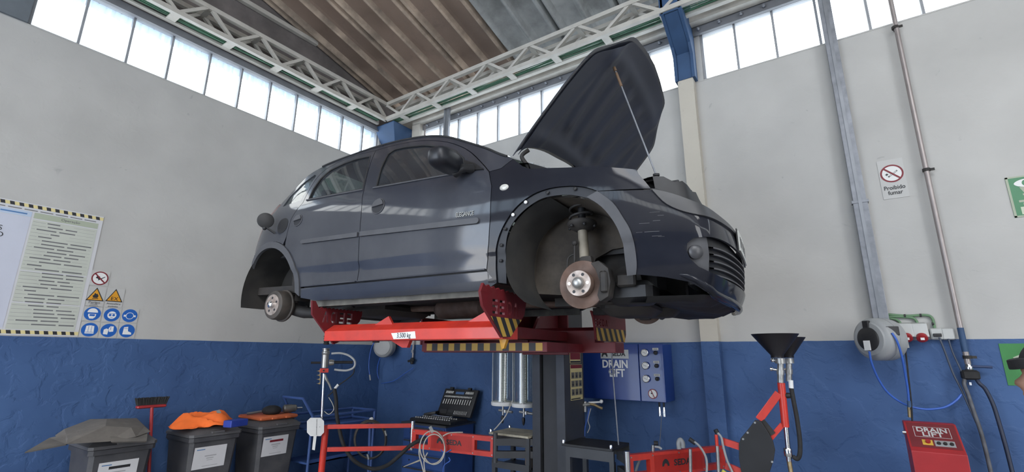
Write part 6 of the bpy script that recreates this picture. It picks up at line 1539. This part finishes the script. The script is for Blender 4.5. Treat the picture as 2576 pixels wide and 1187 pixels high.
def blue(x, y, kind, label):
    y_, z_ = spt(x, y); fm = wlf(y_-.074, z_-.074); c = .074
    s = plate('mandatory_sign', rect(.004, .004, .144, .144), fm, STICK, thick=.004, label=label, cat='sign', group='blue mandatory signs')
    quads('blue_disc', [circ(c, c, .064, 30)], fm, -.0012, SIGNBLUE, s)
    P = []
    if kind == 'helmet': P = [arcpts(c, c+.012, .040, 0, 180, 12), [(c-.030, c-.002), (c+.030, c-.002), (c+.026, c-.030), (c+.010, c-.046), (c-.016, c-.046), (c-.030, c-.020)]]
    if kind == 'goggles': P = [circ(c, c-.002, .036, 20), ]
    if kind == 'ears': P = [circ(c, c-.002, .034, 20), rect(c-.050, c-.012, c-.034, c+.006), rect(c+.034, c-.012, c+.050, c+.006)]
    if kind == 'vest': P = [[(c-.034, c-.036), (c+.034, c-.036), (c+.030, c+.034), (c+.008, c+.040), (c-.008, c+.040), (c-.030, c+.034)]]
    if kind == 'gloves': P = [[(c-.040, c-.036), (c-.006, c-.040), (c-.002, c+.010), (c-.020, c+.018), (c-.040, c+.006)], [(c+.004, c-.014), (c+.036, c-.010), (c+.034, c+.040), (c+.008, c+.040), (c-.004, c+.020)]]
    if kind == 'boot': P = [[(c-.034, c-.036), (c+.040, c-.036), (c+.036, c-.016), (c+.008, c-.004), (c+.004, c+.040), (c-.030, c+.034)]]
    quads('pictogram', P, fm, -.0016, WHITE, s)
    D = []
    if kind == 'helmet': D = [rect(c-.020, c-.022, c+.020, c-.005)]
    if kind == 'goggles': D = [rect(c-.034, c+.012, c+.034, c+.016), circ(c-.014, c-.002, .011, 12), circ(c+.014, c-.002, .011, 12), rect(c-.010, c-.026, c+.010, c-.022)]
    if kind == 'ears': D = [circ(c, c-.002, .029, 18)]
    if kind == 'vest': D = [rect(c-.013, c-.020, c-.010, c+.036), rect(c+.010, c-.020, c+.013, c+.036), rect(c-.030, c-.026, c+.030, c-.022)]
    if kind == 'gloves': D = [rect(c+.010, c+.004, c+.014, c+.034)]
    if kind == 'boot': D = [rect(c-.028, c+.020, c+.002, c+.023)]
    quads('pictogram_line', D, fm, -.0020, SIGNBLUE, s)
blue(232, 789, 'helmet', 'round blue sign showing a head with a helmet'); blue(281, 792, 'goggles', 'round blue sign showing a head with goggles'); blue(326, 794, 'ears', 'round blue sign showing a head with ear muffs')
blue(225, 829, 'vest', 'round blue sign showing a safety vest'); blue(273, 831, 'gloves', 'round blue sign showing gloves'); blue(319, 832, 'boot', 'round blue sign showing a boot')

# ================================================================== bins along the left wall
def wheelie_bin(yc, xf, lid_mat, label, open_rim=False):
    e = empty('wheelie_bin', (xf-.27, yc, 0), 0, label, 'bin', 'wheelie bins along the left wall')
    def ring(x0, x1, hw, z, r=.03): return [(x1-r, yc-hw, z), (x1, yc-hw+r, z), (x1, yc+hw-r, z), (x1-r, yc+hw, z), (x0+r, yc+hw, z), (x0, yc+hw-r, z), (x0, yc-hw+r, z), (x0+r, yc-hw, z)]
    R = [ring(xf-.44, xf-.07, .17, .05), ring(xf-.47, xf-.045, .190, .30), ring(xf-.52, xf-.005, .222, .85), ring(xf-.52, xf-.005, .222, .862), ring(xf-.545, xf+.018, .240, .868), ring(xf-.545, xf+.018, .240, .905), ring(xf-.52, xf-.005, .222, .908)]
    mb = MB()
    for r_ in R: mb.v += r_
    for k in range(len(R)-1): mb.f += [(k*8+i, k*8+(i+1) % 8, k*8+8+(i+1) % 8, k*8+8+i) for i in range(8)]
    mb.f.append(tuple(range(7, -1, -1)))
    mb.build('bin_body', BINGREY, e, smooth=.4)
    L = [ring(xf-.55, xf+.024, .246, .910), ring(xf-.55, xf+.024, .246, .935), ring(xf-.53, xf+.0, .226, .950), ring(xf-.50, xf-.05, .19, .985), ring(xf-.47, xf-.09, .16, .990)]
    mb = MB()
    for r_ in L: mb.v += r_
    for k in range(len(L)-1): mb.f += [(k*8+i, k*8+(i+1) % 8, k*8+8+(i+1) % 8, k*8+8+i) for i in range(8)]
    mb.f += [tuple(range(7, -1, -1)), tuple(range(32, 40))]
    ld = mb.build('bin_lid', lid_mat, e, smooth=.4)
    MB().box((xf-.02, yc-.06, .935), (xf+.035, yc+.06, .955)).build('lid_grip', lid_mat, ld, smooth=0, bevel=.005)
    MB().tube([(xf-.58, yc-.20, .86), (xf-.58, yc+.20, .86)], .016, 10).box((xf-.58, yc-.20, .84), (xf-.52, yc-.18, .88)).box((xf-.58, yc+.18, .84), (xf-.52, yc+.20, .88)).build('handle', BINGREY, e)
    for sg in (-1, 1): MB().lathe([(.10, -.022), (.10, .022), (.05, .024)], (xf-.40, yc+sg*.20, .10), (0, sg, 0), 20).build('wheel', RUBBER, e)
    return e
def bin_label(e, yc, xf, y0, y1, z0, z1, bar):
    # the front of the bin leans out towards the top
    sl = (.045-.005)/(.85-.30); zc = (z0+z1)/2
    fm = flat((xf-.045+sl*(z0-.30)+.003, y0, z0), (0, 1, 0), (sl, 0, 1))
    W_, H_ = y1-y0, z1-z0
    s = plate('paper_label', rect(0, 0, W_, H_), fm, PAPER, e, thick=.001)
    quads('print', [rect(.02, H_-.028, W_*.32, H_-.020)], fm, -.0008, mat('blue_ink', (.08, .20, .42), .6), s)
    if bar: quads('print_bar', [rect(W_*.26, H_*.70, W_*.80, H_*.81)], fm, -.0008, bar, s)
    quads('print_lines', [rect(W_*.34, H_*.54, W_*.70, H_*.59), rect(W_*.40, H_*.44, W_*.62, H_*.48), rect(W_*.42, H_*.36, W_*.60, H_*.385), rect(W_*.3, H_*.10, W_*.78, H_*.125)], fm, -.0008, mat('pale_grey_ink', (.40, .40, .42), .6), s)
b1 = wheelie_bin(1.775, -5.27, BINLID, 'grey wheelie bin under a crumpled card box'); bin_label(b1, 1.775, -5.27, 1.625, 1.905, .60, .800, INK)
b2 = wheelie_bin(2.530, -5.27, BINLID, 'grey wheelie bin with an orange vest on its lid'); bin_label(b2, 2.53, -5.27, 2.352, 2.648, .615, .815, None)
b3 = wheelie_bin(3.195, -5.27, BINLID, 'grey wheelie bin with an orange plastic frame on its lid'); bin_label(b3, 3.195, -5.27, 3.022, 3.305, .628, .825, REDINK)
# crumpled card on the first bin
mb = MB()
pts = [(-5.12, 1.34, 1.005), (-5.14, 1.62, .985), (-5.13, 1.80, 1.00), (-5.20, 1.93, 1.02), (-5.66, 1.98, 1.02), (-5.74, 1.60, 1.01), (-5.60, 1.38, 1.02)]
top = [(-5.18, 1.36, 1.035), (-5.22, 1.60, 1.10), (-5.21, 1.78, 1.07), (-5.27, 1.90, 1.06), (-5.62, 1.95, 1.10), (-5.68, 1.62, 1.12), (-5.55, 1.42, 1.07)]
n = len(pts); mb.v = pts+top+[(-5.42, 1.66, 1.135), (-5.40, 1.66, .995)]
for i in range(n):
    j = (i+1) % n; mb.f += [(i, j, n+j, n+i), (n+i, n+j, 2*n), (j, i, 2*n+1)]
e = empty('crumpled_card', (-5.42, 1.66, .992), 0, 'crumpled grey-brown card box lying on the first bin', 'card box')
cd = mb.build('card_sheet', CARDB, e, smooth=0)
MB().add([(-5.10, 1.62, .985), (-5.06, 1.86, .965), (-5.24, 1.92, 1.03), (-5.22, 1.64, 1.05), (-5.12, 1.64, .972), (-5.08, 1.86, .952), (-5.24, 1.92, 1.015), (-5.22, 1.64, 1.03)], [(0, 1, 2, 3), (7, 6, 5, 4), (0, 4, 5, 1), (1, 5, 6, 2), (2, 6, 7, 3), (3, 7, 4, 0)]).build('card_flap', CARDB, e, smooth=0)
MB().add([(-5.12, 1.34, 1.006), (-5.06, 1.10, .99), (-5.40, 1.30, 1.03), (-5.30, 1.45, 1.07), (-5.12, 1.34, .996), (-5.06, 1.10, .982), (-5.40, 1.30, 1.02), (-5.30, 1.45, 1.03)], [(0, 1, 2, 3), (7, 6, 5, 4), (0, 4, 5, 1), (1, 5, 6, 2), (2, 6, 7, 3), (3, 7, 4, 0)]).build('card_flap', CARDB, e, smooth=0)
# vest and blue box on the second bin
mb = MB(); NU, NV = 30, 22; rnd = random.Random(8)
ph = [(rnd.uniform(5, 14), rnd.uniform(5, 14), rnd.uniform(0, 6)) for _ in range(6)]
for i in range(NU+1):
    for j in range(NV+1):
        u = -1+2*i/NU; v = -1+2*j/NV; r = math.sqrt(min(1, u*u*.9+v*v*.9))
        h_ = .995+.115*max(0, 1-r**2.4)*(1-.25*math.cos(u*5.0+.4))+sum(.010*math.sin(a*u+b*v+c_) for a, b, c_ in ph)*(.35+.65*max(0, 1-r))
        us, vs2 = u*math.sqrt(1-v*v/2), v*math.sqrt(1-u*u/2); mb.v.append((-5.46-.23*vs2+.03*math.sin(4*u), 2.47+.30*us+.02*math.sin(5*v), max(.994, h_)))
for i in range(NU):
    for j in range(NV): a = i*(NV+1)+j; mb.f.append((a, a+1, a+NV+2, a+NV+1))
ov = mb.build('safety_vest', ORANGE, label='crumpled bright orange safety vest on the second bin', cat='vest', smooth=.5)
md = ov.modifiers.new('cloth', 'SOLIDIFY'); md.thickness = .006
rs_ = mat('reflective_tape', (.42, .42, .40), .4, .3); ov.data.materials.append(rs_)
for p in ov.data.polygons:
    i = p.index//NV
    if i in (20, 21) and 6 < p.index % NV < 16: p.material_index = 1
MB().obox((-5.15, 2.64, 1.022), (.10, .03, 0), (-.05, .19, 0), (0, 0, .065)).build('blue_case', BLUEBOX, label='small blue plastic case on the second bin beside the vest', cat='case', smooth=0, bevel=.008)
# orange frame, cap, cup on the third bin
e = empty('orange_lid_frame', (-5.52, 3.19, .990), 0, 'faded orange plastic frame lying on the third bin', 'plastic frame')
MB().rbox((-5.77, 2.97, .990), (-5.29, 3.41, 1.030), .012).build('frame_body', ORLID, e)
for yy in (3.12, 3.28): MB().rbox((-5.31, yy-.03, .996), (-5.27, yy+.03, 1.022), .006).build('frame_catch', ORLID, e)
mb = MB().ball((-5.50, 3.205, 1.07), 1.0, (.11, .10, .055), 18, 10)
e = empty('black_cap', (-5.50, 3.205, 1.032), 0, 'black fabric cap lying on the orange frame', 'cap')
mb.v = [(x, y, max(1.031, z)) for x, y, z in mb.v]; mb.build('cap_crown', HAIR, e)
MB().lathe([(.035, 0), (.045, .01), (.045, .09), (.040, .10), (.040, .135), (.02, .15)], (-5.47, 3.325, 1.078), (.25, .95, 0), 18).build('metal_cup', mat('dull_cup', (.22, .21, .19), .45, .6), label='dull metal spray cup lying beside the black cap', cat='cup')
MB().tube([(-5.435, 3.475, 1.078), (-5.42, 3.53, 1.076)], .012, 10).build('silver_cap', CHROME, label='small silver screw cap at the end of the spray cup', cat='cap')
MB().tube([(-5.62, 2.99, 1.045), (-5.60, 3.10, 1.055), (-5.58, 3.14, 1.06)], .013, 8).build('grey_rag', mat('grey_rag', (.12, .12, .13), .9), label='rolled grey rag on the orange frame', cat='rag')
# broom standing bristles up
e = empty('push_broom', (-5.42, 2.13, 0), 0, 'red handled broom leaning on the blue wall, bristles up', 'broom')
MB().tube([(-5.42, 2.13, .0), (-5.58, 2.045, 1.19)], .014, 12).build('broom_handle', mat('broom_red', (.36, .03, .035), .45), e)
MB().rbox((-5.63, 1.925, 1.185), (-5.57, 2.165, 1.215), .008).build('broom_head', mat('broom_red', (.36, .03, .035), .45), e)
mb = MB()
for i in range(40):
    for j in range(5):
        y0 = 1.93+.23*i/39; x0 = -5.622+.044*j/4; sp = (y0-2.045)*.18
        mb.tube([(x0, y0, 1.214), (x0+random.uniform(-.006, .006), y0+sp+random.uniform(-.004, .004), 1.280+random.uniform(-.004, .004))], .0035, 4)
mb.build('bristles', RUBBER, e, kind='stuff')

# ================================================================== blue trolley in the corner
tr = empty('workshop_trolley', (-5.35, 3.95, 0), 0, 'empty blue tubular workshop trolley in the dark corner', 'trolley')
T = lambda pts, nm: MB().tube(pts, .016, 10).build(nm, CARTBLUE, tr)
x0, x1, y0, y1 = -5.62, -5.18, 3.52, 4.42
for y in (y0, y1):
    for x in (x0, x1): T([(x, y, .10), (x, y, 1.0)], 'post')
T([(x0, y0, 1.0), (x0+.02, y0-.13, 1.20), (x1-.02, y0-.13, 1.20), (x1, y0, 1.0)], 'push_handle')
for z in (.99, .88):
    T([(x0, y0, z), (x0, y1, z)], 'side_rail'); T([(x1, y0, z), (x1, y1, z)], 'side_rail'); T([(x0, y1, z), (x1, y1, z)], 'end_rail')
for z in (.84, .48, .16): MB().box((x0, y0, z), (x1, y1, z+.02)).box((x1-.012, y0, z), (x1, y1, z+.05)).build('shelf', CARTBLUE, tr, smooth=0)
for y in (y0, y1):
    for x in (x0, x1): MB().lathe([(.05, -.014), (.05, .014)], (x, y, .05), (1, 0, 0), 16).build('castor', RUBBER, tr)

# ================================================================== tool cabinet with the open socket case
tc_ = empty('tool_cabinet', (-4.38, 4.80, 0), 0, 'blue steel tool cabinet under the open socket case', 'cabinet')
MB().box((-4.74, 4.53, .06), (-4.03, 5.05, .855)).build('cabinet_body', TOOLBLUE, tc_, smooth=0, bevel=.005)
MB().box((-4.76, 4.50, .855), (-4.01, 5.06, .875)).build('cabinet_top', DGREY, tc_, smooth=0)
for k in range(5):
    z1 = .835-.155*k; d = MB().box((-4.72, 4.515, z1-.145), (-4.05, 4.53, z1)).build('drawer', TOOLBLUE, tc_, smooth=0, bevel=.004)
    MB().box((-4.70, 4.502, z1-.022), (-4.07, 4.515, z1-.008)).build('drawer_pull', DGREY, d, smooth=0)
    for x in (-4.60, -4.17): MB().lathe([(.010, 0), (.010, .004)], (x, 4.515, z1-.08), (0, -1, 0), 10).build('drawer_lock', INK, d)
for x in (-4.66, -4.11):
    for y in (4.60, 4.98): MB().lathe([(.035, -.012), (.035, .012)], (x, y, .035), (1, 0, 0), 14).build('castor', RUBBER, tc_)
sc_ = empty('socket_case', (-4.28, 4.74, .876), 0, 'open black socket set case with rows of steel sockets on the tool cabinet', 'tool case')
MB().rbox((-4.66, 4.54, .876), (-3.98, 4.88, .925), .012).build('case_base', BLACK, sc_)
la = Vector((-4.245, 4.89, .93)); ldz = Vector((.05, .10, .325)); lx = Vector((.56, 0, 0)); 
lid = MB().obox(la+ldz*.5+Vector((0, .02, 0)), lx, (0, .045, -.012), ldz).build('case_lid', BLACK, sc_, bevel=.010)
lf = flat(la-lx*.5+Vector((0, -.006, 0)), lx, ldz); LW, LH = .56, ldz.length
fn = (lf(0, 0, -1)-lf(0, 0, 0))
for x in (.13, .43): MB().obox(lf(x, LH+.008, -.01), (.05, 0, 0), fn*.03, ldz.normalized()*.03).build('latch', BLACK, lid, smooth=0)
quads('handle_slot', [rect(.21, LH-.060, .35, LH-.030)], lf, -.003, mat('slot_blue', (.06, .13, .28), .5), lid)
def sockets(row, xs, ln, r):
    for x in xs: MB().tube([lf(x, row, -.007), lf(x+.004, row+ln, -.007)], r, 8).build('socket', STEEL if r > .006 else mat('satin_socket', (.30, .30, .30), .35, .8), lid)
sockets(LH-.055, [.05+.019*k for k in range(7)]+[.385+.019*k for k in range(7)], .030, .007)
sockets(LH-.105, [.05+.0235*k for k in range(20)], .020, .008)
sockets(LH-.190, [.055+.040*k for k in range(12)], .062, .0085)
sockets(.030, [.29+.022*k for k in range(10)], .045, .005)
quads('insert', [rect(.04, .03, .16, .085), rect(.17, .05, .27, .085)], lf, -.003, mat('insert_black', (.030, .030, .032), .4), lid)
for i in range(16):
    for j in range(2):
        x = -4.60+.037*i; y = 4.60+.13*j
        MB().lathe([(.013, 0), (.013, .012), (.008, .014)], (x, y, .925), (0, 0, 1), 10).build('socket', STEEL, sc_)
MB().tube([(-4.55, 4.80, .935), (-4.20, 4.79, .935)], .010, 8).lathe([(.022, 0), (.022, .022)], (-4.18, 4.79, .926), (0, 0, 1), 12).build('ratchet', CHROME, sc_)
MB().obox((-4.56, 4.83, .955), (.16, .05, .03), (-.03, .10, 0), (0, 0, .035)).build('inner_tray', BLACK, sc_, bevel=.008)

# ================================================================== person at the right edge of the view
def person():
    px_, py_ = .62, 2.5
    e = empty('person', (px_+.16, py_, 0), 0, 'person in dark work clothes and a dark cap leaning forward', 'person')
    me = bpy.data.meshes.new('body')
    P = {'pelvis': (.22, 0, .95, .15, .12), 'belly': (.21, 0, 1.10, .15, .11), 'chest': (.17, 0, 1.30, .17, .12), 'neckb': (.10, 0, 1.46, .075, .075), 'neck': (.04, 0, 1.535, .056, .056)}
    names = list(P); ed = [('pelvis', 'belly'), ('belly', 'chest'), ('chest', 'neckb'), ('neckb', 'neck')]
    for s_, nm in ((-1, 'r'), (1, 'l')):
        P['sh'+nm] = (.15, s_*.185, 1.40, .065, .065); P['el'+nm] = (.20, s_*.235, 1.12, .045, .045); P['wr'+nm] = (.05, s_*.20, .95, .032, .032); P['pa'+nm] = (-.01, s_*.19, .92, .038, .018); P['fi'+nm] = (-.09, s_*.18, .88, .018, .012)
        P['th'+nm] = (-.02, s_*.15, .90, .013, .012); P['hi'+nm] = (.22, s_*.09, .90, .10, .10); P['kn'+nm] = (.20, s_*.11, .50, .065, .065); P['an'+nm] = (.24, s_*.12, .09, .045, .045); P['to'+nm] = (.10, s_*.13, .045, .040, .032)
        ed += [('chest', 'sh'+nm), ('sh'+nm, 'el'+nm), ('el'+nm, 'wr'+nm), ('wr'+nm, 'pa'+nm), ('pa'+nm, 'fi'+nm), ('pa'+nm, 'th'+nm), ('pelvis', 'hi'+nm), ('hi'+nm, 'kn'+nm), ('kn'+nm, 'an'+nm), ('an'+nm, 'to'+nm)]
    ks = list(P)
    me.from_pydata([(px_+P[k][0], py_+P[k][1], P[k][2]) for k in ks], [(ks.index(a), ks.index(b)) for a, b in ed], [])
    o = bpy.data.objects.new('body', me); COL.objects.link(o)
    sk = o.modifiers.new('skin', 'SKIN'); o.modifiers.new('sub', 'SUBSURF').levels = 2
    o.modifiers['sub'].render_levels = 2
    for i, k in enumerate(ks):
        d = me.skin_vertices[0].data[i]; d.radius = (P[k][3], P[k][4]); d.use_root = (k == 'pelvis')
    dg = bpy.context.evaluated_depsgraph_get(); m2 = bpy.data.meshes.new_from_object(o.evaluated_get(dg))
    bpy.data.objects.remove(o); m2.name = 'body'
    m2.materials.clear(); m2.materials.append(CLOTH); m2.materials.append(SKIN)
    for p in m2.polygons:
        c_ = p.center; p.use_smooth = True
        p.material_index = 1 if ((c_.z > 1.475 and abs(c_.y-py_) < .075) or (c_.x < px_+.05 and .80 < c_.z < .97)) else 0
    link_mesh('body', m2, None, e)
    # head: shaped from a ball, looking to -x
    hc = Vector((px_-.008, py_, 1.632)); mb = MB().ball((0, 0, 0), 1.0, (1, 1, 1), 40, 30)
    vs = []
    for (x, y, z) in mb.v:
        X, Y, Z = x*.098, y*.076, z*.122
        if x < 0:
            t = z; f = -x
            X -= .030*f*math.exp(-((t+.16)/.16)**2)*math.exp(-(y/.16)**2)*1.0      # nose
            X -= .010*f*math.exp(-((t+.50)/.10)**2)*math.exp(-(y/.36)**2)          # lips
            X -= .016*f*math.exp(-((t+.82)/.16)**2)*math.exp(-(y/.40)**2)          # chin
            X += .012*f*math.exp(-((t-.06)/.10)**2)*(math.exp(-((y-.40)/.18)**2)+math.exp(-((y+.40)/.18)**2))   # eye sockets
            X -= .006*f*math.exp(-((t-.22)/.08)**2)                                # brow
        if x < 0: X *= 1+.30*min(1, max(0, (-z-.15)/.55))*f**.3
        if z < -.3: Y *= 1-.30*(-z-.3)/.7
        vs.append((hc.x+X, hc.y+Y, hc.z+Z))
    mb.v = vs; hd = mb.build('head', SKIN, e, smooth=3.0)
    for s_ in (-1, 1):
        MB().ball(hc+Vector((-.078, s_*.031, .010)), .0125).build('eye', WHITE, hd); MB().ball(hc+Vector((-.0885, s_*.031, .010)), .0055).build('pupil', INK, hd)
        MB().ball(hc+Vector((.008, s_*.078, -.005)), 1.0, (.018, .008, .032), 12, 9).build('ear', SKIN, hd)
        MB().bar(hc+Vector((-.096, s_*.048, .036)), hc+Vector((-.100, s_*.016, .038)), .010, .008).build('eyebrow', HAIR, hd)
    MB().bar(hc+Vector((-.098, -.020, -.063)), hc+Vector((-.098, .020, -.063)), .016, .005).build('mouth', mat('lips', (.30, .12, .10), .6), hd)
    MB().ball(hc+Vector((-.062, 0, -.098)), 1.0, (.042, .046, .030), 14, 9).build('beard', HAIR, hd)
    # cap and short hair
    mb = MB().ball((0, 0, 0), 1.0, (1, 1, 1), 36, 24); mb.v = [(hc.x+x*.106+.004, hc.y+y*.083, hc.z+.042+max(z, -.12)*.098) for x, y, z in mb.v]
    cp = mb.build('cap', HAIR, hd, smooth=1.0)
    MB().prism([(hc.x-.075+(-.055)*math.cos(t)*1.0-.0, hc.y+.072*math.sin(t), hc.z+.036-.012*math.cos(t)) for t in [(-PI/2)+PI*k/14 for k in range(15)]], (-.002, 0, .034)).build('cap_peak', HAIR, cp, bevel=.004)
    MB().tube([(hc.x-.03+.10*math.cos(t)*.3, hc.y-.0+.086*math.cos(t), hc.z+.060+.082*math.sin(t)) for t in [PI*.05+PI*.9*k/16 for k in range(17)]], .007, 8).build('headset_band', LGREY, hd)
    mb = MB().ball((0, 0, 0), 1.0, (1, 1, 1), 24, 18); mb.v = [(hc.x+.030+max(x, -.25)*.074, hc.y+y*.080, hc.z+.0+z*.085) for x, y, z in mb.v]; mb.build('hair', HAIR, hd)
person()
